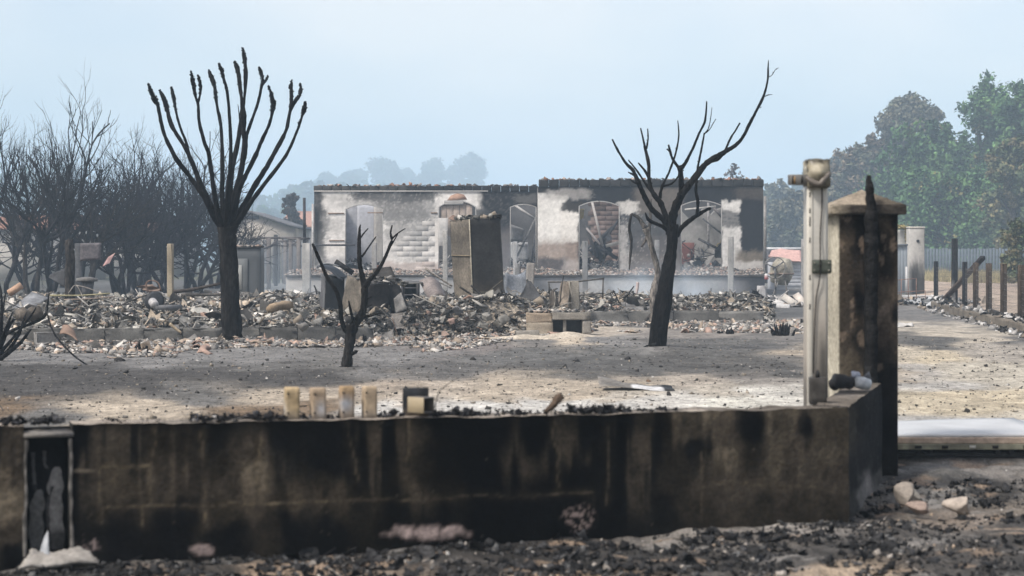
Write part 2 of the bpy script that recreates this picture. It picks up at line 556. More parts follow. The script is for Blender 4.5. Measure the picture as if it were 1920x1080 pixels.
def _tmpl_tile():
    n = 5; V = []; ang = np.linspace(R(20), R(160), n)
    for yy in (-.6, .6):
        for r_ in (.5, .42):
            for a in ang:
                V.append((r_ * math.cos(a), yy, r_ * math.sin(a) - .3))
    V = np.array(V); F = []

    def q(a, b, c, d): F.extend([(a, b, c), (a, c, d)])
    for i in range(n - 1):
        q(i, i + 1, 2 * n + i + 1, 2 * n + i); q(n + i, 3 * n + i, 3 * n + i + 1, n + i + 1)
        q(i, n + i, n + i + 1, i + 1); q(2 * n + i, 2 * n + i + 1, 3 * n + i + 1, 3 * n + i)
    q(0, 2 * n, 3 * n, n); q(n - 1, 2 * n - 1, 4 * n - 1, 3 * n - 1)
    return V, np.array(F)


def _tmpl_crumple(seed):
    r = np.random.default_rng(seed); n = 2
    u = np.linspace(-.5, .5, n + 1); U, W_ = np.meshgrid(u, u, indexing='ij')
    S_ = np.stack([U, W_, np.zeros_like(U)], -1) + r.normal(0, .22, U.shape + (3,))
    k = (n + 1) ** 2
    V = np.concatenate([S_.reshape(-1, 3), S_.reshape(-1, 3) + [0, 0, .05]])
    i = (np.arange(n)[:, None] * (n + 1) + np.arange(n)[None, :]).ravel()
    F = [(a, a + 1, a + n + 2) for a in i] + [(a, a + n + 2, a + n + 1) for a in i]
    F += [(a + k, a + n + 2 + k, a + 1 + k) for a in i] + [(a + k, a + n + 1 + k, a + n + 2 + k) for a in i]
    return V, np.array(F)


def _tmpl_stick():
    v, f = box(-.5, .5, -.04, .04, -.035, .035)
    v = v.copy(); v[[1, 2, 5, 6], 2] += .06
    tri = []
    for q in f:
        tri += [(q[0], q[1], q[2]), (q[0], q[2], q[3])]
    return v, np.array(tri)


TM = {'chunk': [_tmpl_chunk(s) for s in range(6)], 'shard': [_tmpl_shard()], 'tile': [_tmpl_tile()], 'crumple': [_tmpl_crumple(s) for s in range(4)], 'stick': [_tmpl_stick()]}


def scatter(mb, pos, size, kinds, palette, seed=0, tilt=35, lift=.25, colour_mod=None):
    """lay loose fragments at pos (n,3); kinds = {template: weight}"""
    r = np.random.default_rng(seed)
    n = len(pos)
    names = list(kinds); pr = np.array([kinds[k] for k in names], float); pr /= pr.sum()
    pick = r.choice(len(names), n, p=pr)
    pw = np.array([p_[0] for p_ in palette], float); pw /= pw.sum()
    pc = np.array([p_[1] for p_ in palette])
    ci = r.choice(len(palette), n, p=pw)
    C = pc[ci] * r.uniform(.65, 1.35, (n, 1))
    if colour_mod is not None:
        C = C * colour_mod[:, None]
    for k, nm in enumerate(names):
        for ti, (tv, tf) in enumerate(TM[nm]):
            sel = np.where((pick == k) & (np.arange(n) % len(TM[nm]) == ti))[0]
            if len(sel) == 0: continue
            m = len(sel)
            az = r.uniform(0, 2 * math.pi, m)
            tl = R(tilt) if nm not in ('chunk', 'crumple') else R(70)
            ax = r.normal(0, tl * .5, m); ay = r.normal(0, tl * .5, m)
            ca, sa = np.cos(az), np.sin(az); cx, sx = np.cos(ax), np.sin(ax); cy, sy = np.cos(ay), np.sin(ay)
            Z = np.zeros(m); O = np.ones(m)
            Rz = np.stack([ca, -sa, Z, sa, ca, Z, Z, Z, O], -1).reshape(m, 3, 3)
            Rx = np.stack([O, Z, Z, Z, cx, -sx, Z, sx, cx], -1).reshape(m, 3, 3)
            Ry = np.stack([cy, Z, sy, Z, O, Z, -sy, Z, cy], -1).reshape(m, 3, 3)
            M = Rx @ Ry @ Rz
            sc = size[sel][:, None] * r.uniform(.65, 1.35, (m, 3))
            if nm == 'chunk': sc[:, 2] *= .75
            if nm == 'stick': sc[:, 0] *= 3.0
            tvj = tv[None] * sc[:, None, :]
            V = np.einsum('nij,nkj->nki', M, tvj) + pos[sel][:, None, :]
            V[..., 2] += (lift * size[sel])[:, None]
            kv = len(tv)
            F = (tf[None] + (np.arange(m) * kv)[:, None, None]).reshape(-1, 3)
            mb.add(V.reshape(-1, 3), F, np.repeat(C[sel], kv, 0))
    return mb


PAL_RUB = [(4.0, (.085, .082, .078)), (3.2, (.16, .155, .145)), (2.2, (.27, .26, .235)), (1.0, (.42, .40, .37)), (2.6, (.045, .043, .041)), (.35, (.26, .18, .145)), (2.4, (.255, .215, .17))]
PAL_FRONT = [(3.0, (.22, .21, .2)), (3.0, (.38, .36, .335)), (1.6, (.56, .53, .49)), (1.6, (.07, .068, .066)), (1.3, (.38, .275, .225)), (1.8, (.42, .345, .275))]
PAL_TERR = [(2, (.32, .23, .19)), (3, (.33, .28, .245)), (1.6, (.42, .405, .385)), (3, (.10, .097, .095)), (2, (.2, .19, .18))]
PAL_CHAR = [(6, (.022, .022, .023)), (3, (.045, .045, .047)), (1, (.11, .11, .11)), (.35, (.33, .3, .27))]


def on_ground(x, y, dz=0.0):
    return np.stack([x, y, height(x, y) + dz], -1)


# ---- the rubble heap of the fallen building
r_ = np.random.default_rng(11)
N = 120000
D_ = 29.6 + (51 - 29.6) * r_.random(N) ** 1.35
pxx = r_.uniform(-60, 1450, N)
edge = np.interp(pxx, [-200, 640, 720, 1060, 1100, 1600], [30.1, 30.1, 31.2, 33.2, 38.4, 38.4])
ok = D_ > edge + r_.random(N) * .3
ok &= fbm(pxx * .02, D_ * .5, 3, 71) > .30
D_, pxx = D_[ok], pxx[ok]
x_ = (pxx - 960) / FPX * D_
sz = np.exp(r_.normal(math.log(.044), .6, len(x_))).clip(.016, .24)
big = fbm(x_ * .45, D_ * .45, 3, 77)
pos = on_ground(x_, D_); pos[:, 2] += r_.random(len(x_)) * .09
shade = (.45 + 1.1 * fbm(x_ * .5 + 3, D_ * .35, 3, 78)) * np.interp(pxx, [0, 450, 640, 760, 1000, 1120, 1400], [1.95, 1.8, 1.5, 1.4, 1.5, 1.75, 1.5])
mb = MB(); scatter(mb, pos, sz, {'chunk': 1.4, 'shard': 4.5, 'crumple': 3.6, 'tile': .5, 'stick': 1.8}, PAL_RUB, 1, 45, .2, shade)
nb = 900
Db = 30.2 + 17 * r_.random(nb) ** 1.2; pb = r_.uniform(-40, 1440, nb)
eb = np.interp(pb, [-200, 640, 720, 1060, 1100, 1600], [30.1, 30.1, 31.2, 33.2, 38.4, 38.4]); kb = Db > eb + .2
Db, pb = Db[kb], pb[kb]; xb = (pb - 960) / FPX * Db
scatter(mb, on_ground(xb, Db, .06), r_.uniform(.06, .19, len(xb)), {'crumple': 3, 'stick': 3, 'shard': 3, 'tile': 2}, PAL_RUB, 61, 60, .25)
nb = 230
Db = 30.4 + 16 * r_.random(nb) ** 1.2; pb = r_.uniform(-40, 1440, nb)
eb = np.interp(pb, [-200, 640, 720, 1060, 1100, 1600], [30.1, 30.1, 31.2, 33.2, 38.4, 38.4]); kb = Db > eb + .3
Db, pb = Db[kb], pb[kb]; xb = (pb - 960) / FPX * Db
scatter(mb, on_ground(xb, Db, .10), r_.uniform(.10, .28, len(xb)), {'crumple': 2.5, 'stick': 5, 'shard': 1.2}, [(3, (.05, .048, .047)), (3, (.2, .195, .185)), (2.5, (.36, .345, .32)), (.6, (.3, .25, .2))], 62, 55, .2)
tag(mb.build('rubble', M_RUB), 'heap of grey ash, broken tiles and charred scraps of the fallen building', None, None, 'stuff')

# ---- paler thin scatter in front of the footings
N = 42000
pxx = r_.uniform(20, 1515, N)
f0 = np.interp(pxx, [0, 100, 380, 500, 620, 700, 800, 900, 1000, 1130, 1250, 1400, 1520], [676, 674, 668, 658, 652, 650, 664, 650, 634, 632, 625, 625, 628])
b0 = np.interp(pxx, [0, 650, 720, 1060, 1100, 1520], [640, 640, 632, 610, 603, 603])
t_ = r_.random(N) ** .8
py = f0 + (b0 - f0) * t_
D_ = EYE * FPX / (py - HOR)
x_ = (pxx - 960) / FPX * D_
ok = (fbm(x_ * .8, D_ * .6, 3, 81) > .16 + .32 * (1 - t_))
x_, D_ = x_[ok], D_[ok]
sz = np.exp(r_.normal(math.log(.045), .5, len(x_))).clip(.018, .17)
mb = MB(); scatter(mb, on_ground(x_, D_), sz, {'chunk': 3, 'shard': 5, 'crumple': 1.2, 'tile': 1.4, 'stick': .4}, PAL_FRONT, 2, 22, .15)
tag(mb.build('tile_scatter', M_RUB), 'pale crumbs and terracotta tile bits spread in front of the footings', None, None, 'stuff')

# ---- twigs, clods and specks over the bare yard
N = 14000
D_ = 12.2 + 19 * r_.random(N) ** .9
x_ = (r_.uniform(-20, 1940, N) - 960) / FPX * D_
ok = (D_ > d_wall(x_) + .45)
x_, D_ = x_[ok], D_[ok]
sz = np.exp(r_.normal(math.log(.013), .6, len(x_))).clip(.006, .08)
mb = MB(); scatter(mb, on_ground(x_, D_), sz, {'chunk': 4, 'shard': 2, 'stick': 1.4}, [(5, (.05, .048, .046)), (2, (.16, .15, .14)), (.35, (.5, .48, .45)), (2, (.26, .23, .19))], 3, 15, .1)
tag(mb.build('yard_litter', M_RUB), 'small clods, twigs and chips strewn over the bare yard', None, None, 'stuff')

# ---- charcoal on the verge below the wall
N = 52000
x_ = r_.uniform(-3.2, 3.9, N); D_ = r_.uniform(7.7, 11.5, N)
dd = d_wall(x_) - D_
ok = (dd > .02) & ((dd < 1.2) | (r_.random(N) < .6)) & (fbm(x_ * 2.4, D_ * 3.4, 3, 91) > .40) & ~((x_ > 2.0) & (r_.random(N) < .45))
x_, D_ = x_[ok], D_[ok]
sz = np.exp(r_.normal(math.log(.0135), .6, len(x_))).clip(.005, .07)
mb = MB(); scatter(mb, on_ground(x_, D_), sz, {'chunk': 4, 'shard': 2, 'crumple': 1.5, 'stick': .8}, PAL_CHAR, 4, 40, .2)
tag(mb.build('charcoal_litter', M_CHAR), 'black charcoal crumbs heaped on the verge below the wall', None, None, 'stuff')
N = 2600
x_ = r_.uniform(-3.2, 3.9, N); D_ = r_.uniform(7.7, 12.2, N)
ok = (d_wall(x_) - D_ > .03) & (fbm(x_ * 1.7, D_ * 2.4, 3, 95) > .44)
x_, D_ = x_[ok], D_[ok]
sz = np.exp(r_.normal(math.log(.010), .55, len(x_))).clip(.005, .045)
mb = MB(); scatter(mb, on_ground(x_, D_), sz, {'chunk': 5, 'shard': 2}, [(3, (.3, .27, .24)), (2, (.42, .33, .25)), (1, (.55, .53, .5)), (3, (.16, .15, .145))], 5, 30, .15)
tag(mb.build('pale_grit', M_STONE), 'pale grit and stone chips lying between the charcoal', None, None, 'stuff')

# ------------------------------------------------------------------ roadside wall
WA = np.array([-2.49, 8.3]); WC = np.array([1.943, 9.84]); WL = float(np.linalg.norm(WC - WA)); WU = (WC - WA) / WL
WN = np.array([-WU[1], WU[0]])           # towards the yard


def s_of(px):
    k = (px - 960) / FPX
    return (WA[1] * k - WA[0]) / (WU[0] - WU[1] * k)


def wall_top(s):
    return np.interp(s, [-1, 0, 2.4, WL], [.682, .675, .64, .624])


def wpt(s, back, z):
    p = WA + WU * s + WN * back
    return np.array([p[0], p[1], z])


def seg_dist(px, py, poly):
    d = np.full(np.shape(px), 1e9)
    for (ax, ay), (bx, by) in zip(poly[:-1], poly[1:]):
        vx, vy = bx - ax, by - ay
        t = np.clip(((px - ax) * vx + (py - ay) * vy) / (vx * vx + vy * vy), 0, 1)
        d = np.minimum(d, np.hypot(px - ax - t * vx, py - ay - t * vy))
    return d


K0 = (.006, .006, .0068); K1 = (.011, .0105, .010); BR1 = (.034, .028, .0205); BR2 = (.066, .054, .041); TN = (.135, .112, .082)
WALL_A = [(10, 850, *K0), (10, 900, *BR2), (10, 950, *TN), (8, 1000, *BR2), (25, 1040, *K0), (170, 830, *K0), (160, 900, *K0), (160, 960, *K1), (160, 1010, *K1), (230, 850, *K1), (230, 910, *BR1), (230, 970, *K0), (230, 1020, *K0),
          (320, 830, *BR1), (320, 900, *BR2), (330, 980, *K0), (330, 1030, *K0), (400, 810, *K1), (410, 860, *BR1), (420, 920, *BR2), (420, 965, *BR1), (430, 1000, *K0), (470, 830, *BR2), (480, 890, *TN), (470, 940, *BR2), (500, 975, *BR1), (530, 830, *K0), (540, 870, *K1), (550, 930, *BR1), (560, 980, *K0),
          (620, 810, *K0), (620, 860, *K0), (620, 920, *BR1), (640, 960, *BR1), (620, 1000, *K0), (700, 820, *K0), (710, 880, *K1), (700, 940, *BR1), (680, 965, *BR1), (740, 960, *K1), (760, 820, *K0), (770, 900, *BR1), (800, 880, *BR1), (830, 860, *K1), (830, 930, *BR1), (820, 960, *K0), (880, 830, *K0), (900, 900, *K0), (900, 960, *K0), (980, 830, *K0), (1000, 900, *K0), (1000, 960, *K0), (1060, 840, *K1), (1060, 900, *K0), (1050, 1000, *K0), (1130, 850, *K1), (1160, 830, *K0), (1150, 940, *K0), (1200, 880, *K1), (1230, 830, *K0), (1240, 900, *BR1), (1250, 830, *BR1), (1290, 800, *TN), (1270, 860, *BR1), (1230, 960, *K1),
          (1310, 830, *K1), (1350, 800, *BR2), (1350, 850, *TN), (1340, 920, *BR2), (1320, 975, *BR1), (1400, 800, *K0), (1400, 850, *BR1), (1400, 900, *BR2), (1420, 950, *BR1), (1465, 790, *TN), (1465, 850, *TN), (1480, 920, *BR2), (1500, 960, *BR1), (1510, 800, *K0), (1500, 830, *BR2), (1550, 790, *TN), (1560, 850, *TN), (1560, 900, *BR2), (1560, 950, *BR1), (1580, 800, *TN), (1585, 900, *BR2)]
CRACKS = [[(288, 805), (291, 830), (283, 870), (284, 945)], [(190, 953), (250, 950), (330, 948), (400, 947), (520, 943), (640, 939)], [(190, 877), (280, 876)], [(378, 812), (380, 860)], [(488, 822), (482, 870), (483, 930)], [(188, 880), (186, 940), (190, 978)], [(268, 950), (266, 985)], [(385, 958), (387, 990)],
          [(652, 793), (660, 840), (668, 870), (670, 900)], [(765, 790), (764, 850), (766, 935)], [(640, 938), (780, 938), (880, 929), (940, 931), (1000, 930), (1060, 924), (1110, 922)], [(1037, 787), (1040, 830), (1047, 850), (1046, 915)], [(1137, 800), (1143, 880), (1138, 945)], [(1315, 850), (1316, 960)], [(1320, 914), (1370, 904), (1440, 910), (1530, 912)]]


def wall_color(V):
    px, py = PX(V)
    wx = px + (fbm(px * .02, py * .012, 4, 101) - .5) * 60; wy = py + (fbm(px * .02, py * .02, 4, 103) - .5) * 50
    c = idw(wx, wy, WALL_A, .8, 1.2, 2.3)
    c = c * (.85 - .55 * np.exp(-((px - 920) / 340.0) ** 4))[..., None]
    st = fbm(px * .035, py * .0035, 4, 115)                      # soot run down in streaks
    up = sstep(940, 790, py)
    c = c * (1.1 - .6 * sstep(.38, .64, st) * (.25 + .75 * up))[..., None]
    c = c + np.array([.05, .04, .028]) * (sstep(.52, .34, st) * sstep(1000, 900, py) * sstep(.38, .55, fbm(px * .006, py * .006, 2, 119)))[..., None]
    c = c * (0.55 + .9 * fbm(px * .08, py * .06, 5, 107))[..., None]
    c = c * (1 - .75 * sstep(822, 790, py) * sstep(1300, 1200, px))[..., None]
    jx = px + (vnoise(px * .08, py * .08, 109) - .5) * 5; jy = py + (vnoise(px * .08, py * .08, 111) - .5) * 5
    for k, cr in enumerate(CRACKS):
        d = seg_dist(jx, jy, cr)
        a = (.85 * np.exp(-(d / 1.7) ** 2) + .16 * np.exp(-(d / 9) ** 2)) * (.25 + .95 * vnoise(px * .05, py * .05, 120 + k)) * (.55 if k >= 8 else 1.0)
        c = c * (1 - a[..., None]) + a[..., None] * np.array([.14, .112, .075])
    for (ex, ey, rx, ry, a0) in [(800, 998, 82, 17, 1.0), (1085, 972, 34, 30, .30), (375, 1031, 28, 12, .9), (165, 1022, 24, 20, .35), (155, 882, 26, 5, .6)]:
        q = ((px - ex) / rx) ** 2 + ((py - ey) / ry) ** 2
        a = a0 * sstep(1.15, .1, q + (fbm(px * .06, py * .06, 4, 131) - .5) * (1.6 if a0 > .5 else 1.0))
        if a0 < .5: a = np.clip(a0 * 2.2 * sstep(1.3, .2, q) * sstep(.50, .66, fbm(px * .22, py * .22, 3, 137)), 0, 1)
        pk = np.array([.43, .34, .315]) if ey > 900 else np.array([.3, .25, .19])
        c = c * (1 - a[..., None]) + a[..., None] * pk
    sp = (vnoise(px * .22, py * .22, 141) > .955) & (vnoise(px * .02, py * .02, 143) > .62)
    c[sp] = c[sp] * .6 + np.array([.10, .085, .065]) * .4
    return c


def wall_slab(mb, a, u, nrm, s0, s1, th, topf, colf, step=.013, z0=-.12, flip=False):
    ns = int((s1 - s0) / step) + 1; nz = 56
    ss = np.linspace(s0, s1, ns)
    tt = np.linspace(0, 1, nz)
    Sg, Tg = np.meshgrid(ss, tt, indexing='ij')
    top = topf(Sg) + (fbm(Sg * 9, Sg * 0, 3, 151) - .5) * .02
    Z = z0 + (top - z0) * Tg
    rel = (fbm(Sg * 6, Z * 6, 4, 153) - .5) * .012 + .006 * sstep(.93, 1.0, Tg)
    X = a[0] + u[0] * Sg + nrm[0] * rel; Y = a[1] + u[1] * Sg + nrm[1] * rel
    V = np.stack([X, Y, Z], -1)
    i = np.arange(ns - 1)[:, None] * nz + np.arange(nz - 1)[None, :]
    F = np.stack([i, i + nz, i + nz + 1, i + 1], -1).reshape(-1, 4)
    mb.add(V.reshape(-1, 3), F, colf(V).reshape(-1, 3))
    # top, back and ends
    nb = 7
    bb = np.linspace(0, th, nb)
    Sb, Bb = np.meshgrid(ss, bb, indexing='ij')
    zt = np.repeat(top[:, -1:], nb, 1) + (fbm(Sb * 12, Bb * 12, 3, 155) - .5) * .012 * (Bb > 0)
    relt = np.repeat(rel[:, -1:], nb, 1) * (Bb == 0)
    Vt = np.stack([a[0] + u[0] * Sb + nrm[0] * (Bb + relt), a[1] + u[1] * Sb + nrm[1] * (Bb + relt), zt], -1)
    i = np.arange(ns - 1)[:, None] * nb + np.arange(nb - 1)[None, :]
    F = np.stack([i, i + nb, i + nb + 1, i + 1], -1).reshape(-1, 4)
    tc = np.array([.36, .315, .27]) * (.55 + .8 * fbm(Sb * 5, Bb * 20, 3, 157))[..., None]
    sootm = sstep(.5, .62, fbm(Sb * 3, Bb * 6, 3, 159))[..., None]
    px, _ = PX(Vt); dk = sstep(1290, 1360, px)[..., None]
    tc = tc * (1 - .7 * np.maximum(sootm * .8, dk * .85)) + .03 * sootm
    mb.add(Vt.reshape(-1, 3), F, tc.reshape(-1, 3))
    for k in (0, ns - 1):
        q = [V[k, 0], V[k, -1], Vt[k, -1], np.array([Vt[k, -1][0], Vt[k, -1][1], z0])]
        mb.add(np.array(q), [(0, 1, 2, 3)], (.03, .028, .026))
    bk = np.concatenate([Vt[:, -1], np.stack([Vt[:, -1, 0], Vt[:, -1, 1], np.full(ns, z0)], -1)])
    i = np.arange(ns - 1)
    mb.add(bk, np.stack([i, i + 1, i + ns + 1, i + ns], -1), (.08, .07, .06))


S_L, S_R = float(s_of(45)), float(s_of(136))
wall = thing('roadside_wall', 'low soot-blackened rendered block wall along the roadside in the foreground', 'wall', (WA[0] + WU[0] * 2.3, WA[1] + WU[1] * 2.3, 0))
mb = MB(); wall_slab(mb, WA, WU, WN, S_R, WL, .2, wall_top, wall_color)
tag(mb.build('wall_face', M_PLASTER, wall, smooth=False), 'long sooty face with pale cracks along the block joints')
mb = MB(); wall_slab(mb, WA, WU, WN, -.9, S_L, .2, wall_top, wall_color)
mb.build('wall_end', M_PLASTER, wall)
# thin back leaf closing the recess
mb = MB(); v, f = box(0, 1, 0, 1, 0, 1)
q = np.array([wpt(S_L, .14, -.1), wpt(S_R, .14, -.1), wpt(S_R, .2, -.1), wpt(S_L, .2, -.1)]); q2 = q.copy(); q2[:, 2] = .645
mb.add(np.vstack([q, q2]), BF, (.02, .02, .02)); mb.build('recess_back', M_PLASTER, wall)
# return towards the gate pillar
VE = np.array([2.54, 11.7]); VU = (VE - WC) / np.linalg.norm(VE - WC); VN = np.array([-VU[1], VU[0]]); VL = float(np.linalg.norm(VE - WC))
K3 = (.017, .017, .0185)
RET_A = [(1597, 800, .05, .044, .036), (1600, 900, *K3), (1610, 780, *K1), (1630, 800, *K3), (1650, 780, *K3), (1620, 870, *K3), (1645, 850, *K3), (1600, 955, .05, .048, .046), (1628, 915, .27, .25, .24), (1622, 930, .2, .19, .18), (1650, 890, .1, .095, .09), (1640, 870, *K3)]


def ret_color(V):
    px, py = PX(V)
    c = idw(px + (fbm(px * .05, py * .04, 3, 161) - .5) * 18, py + (fbm(px * .05, py * .04, 3, 163) - .5) * 30, RET_A, .35, 1, 2.0)
    sp = vnoise(px * .7, py * .5, 165) > .90
    c[sp] = c[sp] * .5 + .06
    return c * (.75 + .5 * fbm(px * .1, py * .06, 3, 167))[..., None]


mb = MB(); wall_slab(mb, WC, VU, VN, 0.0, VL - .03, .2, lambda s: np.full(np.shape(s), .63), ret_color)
mb.build('wall_return', M_PLASTER, wall)

# ---- crumbs of charcoal on the wall top
mb = MB()
r_ = np.random.default_rng(21)
P_, S_ = [], []
for (a, b, n, big_) in [(0, 48, 40, .022), (60, 122, 60, .022), (196, 245, 26, .014), (250, 350, 20, .010), (360, 470, 90, .020), (470, 540, 60, .024), (570, 590, 12, .018), (620, 645, 12, .018), (720, 765, 40, .024), (815, 900, 110, .026), (900, 1000, 60, .018), (1000, 1080, 40, .014), (1085, 1190, 130, .026), (1212, 1275, 50, .018), (1300, 1500, 14, .008), (1560, 1590, 8, .01)]:
    s = s_of(r_.uniform(a, b, n)); bk = r_.uniform(.03, .19, n)
    xy = WA[None] + WU[None] * s[:, None] + WN[None] * bk[:, None]
    z = wall_top(s) + r_.random(n) ** 2 * big_ * 1.1 * np.sin(np.pi * (np.linspace(0, 1, n)))
    P_.append(np.column_stack([xy, z])); S_.append(r_.uniform(.5, 1.6, n) * big_)
scatter(mb, np.concatenate(P_), np.concatenate(S_), {'chunk': 4, 'crumple': 2, 'stick': .6}, [(6, (.02, .02, .022)), (2, (.05, .05, .055)), (.5, (.4, .38, .36))], 6, 50, .2)
tag(mb.build('charred_crumbs', M_CHAR), 'black charred crumbs lying along the top of the roadside wall', None, None, 'stuff')

# ---- four sawn-off fence posts on the wall
STUB = [(537, 571, 726, 'tan square post stub, leftmost of the four on the wall', (.40, .31, .19)), (587, 622, 727, 'post stub with a pale smear on its right, second from left', (.36, .28, .20)),
        (642, 674, 724, 'square post stub with a blue-grey ash patch and rusty top on the wall', (.33, .235, .14)), (686, 717, 724, 'plain tan post stub on the wall nearest the black bracket', (.43, .34, .24))]
for k, (a, b, t, lab, c) in enumerate(STUB):
    s = float(s_of((a + b) / 2)); base = wpt(s, .10, float(wall_top(np.array(s))) - .004)
    wd = (b - a) / FPX * base[1] * .80
    hh = EYE - (t - HOR) / FPX * base[1] - base[2]
    st = thing('post_stub', lab, 'post stub', base, 'cut posts on the roadside wall')
    v, f = cbox(base[0] - wd / 2, base[0] + wd / 2, base[1] - wd / 2, base[1] + wd / 2, base[2], base[2] + hh, .006, rotm(0, [1, -1, .5, 0][k], 14 + k * 2), 0, 5)
    cc = np.tile(np.array(c), (len(v), 1)) * (.75 + .5 * fbm(v[:, 0] * 30, v[:, 2] * 30, 3, 171 + k))[:, None]
    zt = (v[:, 2] - base[2]) / hh
    low = sstep(.35, .05, zt)[:, None]; cc = cc * (1 - .6 * low) + .6 * low * np.array([.2, .19, .18])
    if k in (1, 2, 0):
        mid = [(.02, .35), (.35, .35), (0, .45)][k]
        ash = np.exp(-(((v[:, 0] - base[0]) / wd - [-.5, .25, 0][k]) / [.25, .3, .6][k]) ** 2 - ((zt - mid[1]) / .22) ** 2)[:, None] * [.5, .8, .95][k]
        cc = cc * (1 - ash) + ash * np.array([.38, .41, .46])
    mb = MB(); mb.add(v, f, cc); mb.build('post', M_CONC, st)
    mb = MB()
    for zz in (.22, .82):
        v, f = lathe([(.006, 0), (.0055, .004), (.002, .005)], 8, (0, 0, 0), 'Y'); v[:, 1] *= -1
        mb.add(v + np.array([base[0] - .012 + .01 * k % 3 * .01, base[1] - wd / 2 * 1.0 - .004, base[2] + hh * zz]), f, (.02, .018, .016))
    mb.build('bolt', M_METAL, st)

# ---- black bracket with a square tube sticking out of it
s = float(s_of(790)); base = wpt(s, .09, float(wall_top(np.array(s))) - .003)
st = thing('fence_bracket', 'black steel bracket plate holding a short hollow square tube on the wall', 'bracket', base)
sc = base[1] / FPX
v, f = cbox(base[0] - 27 * sc, base[0] + 22 * sc, base[1] + .02, base[1] + .035, base[2], base[2] + 55 * sc, .003, rotm(0, 0, 4), .0, 2)
mb = MB(); mb.add(v, f, np.where((v[:, 2] < base[2] + .05)[:, None], np.array([.16, .13, .1]), np.array([.022, .024, .028]))); mb.build('plate', M_METAL, st)
ca, sa = math.cos(R(-35)), math.sin(R(-35))
tw, tl, th_ = .082, .12, .006
cx, cy, cz = base[0] + 9 * sc, base[1] - .055, base[2] + .032
mb = MB()


def rz(v, c, a):
    v = np.asarray(v, float).copy(); ca, sa = math.cos(a), math.sin(a)
    x, y = v[:, 0] - c[0], v[:, 1] - c[1]
    v[:, 0] = c[0] + x * ca - y * sa; v[:, 1] = c[1] + x * sa + y * ca
    return v


A_ = R(48)
for (x0, x1, z0, z1) in ((-.041, -.035, 0, .082), (.035, .041, 0, .082), (-.0348, .0348, 0, .006), (-.0348, .0348, .076, .082)):
    v, f = cbox(cx + x0, cx + x1, cy - .06, cy + .06, cz + z0, cz + z1, .0015)
    v = rz(v, (cx, cy), A_)
    mb.add(v, f, (.40, .33, .22) if x0 < -.0349 else (.12, .11, .10))
mb.build('tube', M_PAINT, st)
mb = MB(); v, f = box(cx - .034, cx + .034, cy + .03, cy + .035, cz + .007, cz + .075); mb.add(rz(v, (cx, cy), A_), f, (.01, .01, .01)); mb.build('tube_shade_plate', M_CHAR, st)  # black plate inside imitates the dark of the hollow tube

# ---- thin burnt twigs sticking up behind the bracket, and a charred stub
for (pts, lab) in [([(795, 760), (788, 738), (782, 722)], 'short burnt twig leaning left above the black bracket'), ([(815, 765), (823, 735), (838, 722), (852, 712)], 'long burnt twig leaning right above the black bracket')]:
    q = [P(a, b, 9.05) for a, b in pts]
    mb = MB(); v, f = tube(smooth_path(q, 4), [.003, .0015], 5); mb.add(v, f, (.05, .045, .04))
    tag(mb.build('burnt_twig', M_CHAR, None, q[0]), lab, 'twig', 'twigs by the bracket')
q = [P(1022, 772, 9.25), P(1036, 762, 9.25), P(1046, 748, 9.25), P(1054, 741, 9.25)]
mb = MB(); v, f = tube(smooth_path(q, 4), [.012, .018, .026, .02], 8, .2); mb.add(v, f, (.11, .08, .06))
tag(mb.build('charred_stub', M_CHAR, None, q[0]), 'brown charred branch stub poking up from crumbs on the wall top', 'branch')

# ---- burnt-out meter niche at the left end
b0 = wpt((S_L + S_R) / 2, .0, 0)
mt = thing('meter_niche', 'burnt-out utility meter box set into the left end of the wall', 'meter box', b0)


def wbox(mb, s0, s1, k0, k1, z0, z1, c, jit=0.0, sub=0):
    q = np.array([wpt(s0, k0, z0), wpt(s1, k0, z0), wpt(s1, k1, z0), wpt(s0, k1, z0), wpt(s0, k0, z1), wpt(s1, k0, z1), wpt(s1, k1, z1), wpt(s0, k1, z1)])
    if jit: q = q + rng.uniform(-jit, jit, q.shape)
    mb.add(q, BF, c)


def crust(mb, sa, sb, k0, k1, z0, z1, n, amp, c):
    zs = np.linspace(z0, z1, n)
    for i in range(n - 1):
        j = (vnoise(zs[i] * 14, sa * 10) - .5) * amp
        wbox(mb, sa + min(j, 0), sb + max(j, 0), k0 - abs(j) * .5, k1, zs[i] + .0005, zs[i + 1] - .0005, np.array(c) * (.4 + 1.2 * vnoise(zs[i] * 25, 3.0)))


mb = MB(); wbox(mb, S_L + .002, S_L + .014, -.004, .13, .02, .60, (.05, .048, .045)); crust(mb, S_L + .002, S_L + .012, -.008, .02, .03, .60, 60, .022, (.16, .15, .14)); mb.build('side_frame', M_CONC, mt)
mb = MB(); wbox(mb, S_R - .014, S_R - .002, -.004, .13, .02, .60, (.06, .058, .055)); crust(mb, S_R - .012, S_R - .002, -.008, .02, .03, .60, 60, .022, (.17, .16, .15)); mb.build('side_frame', M_CONC, mt)
mb = MB(); wbox(mb, S_L - .002, S_R + .002, -.012, .14, .612, .635, (.24, .225, .21), .003); mb.build('lintel', M_CONC, mt)
mb = MB(); wbox(mb, S_L + .014, S_R - .014, .10, .125, .02, .61, (.012, .012, .013)); bp_ = mb.build('back_panel', M_PLASTER, mt)


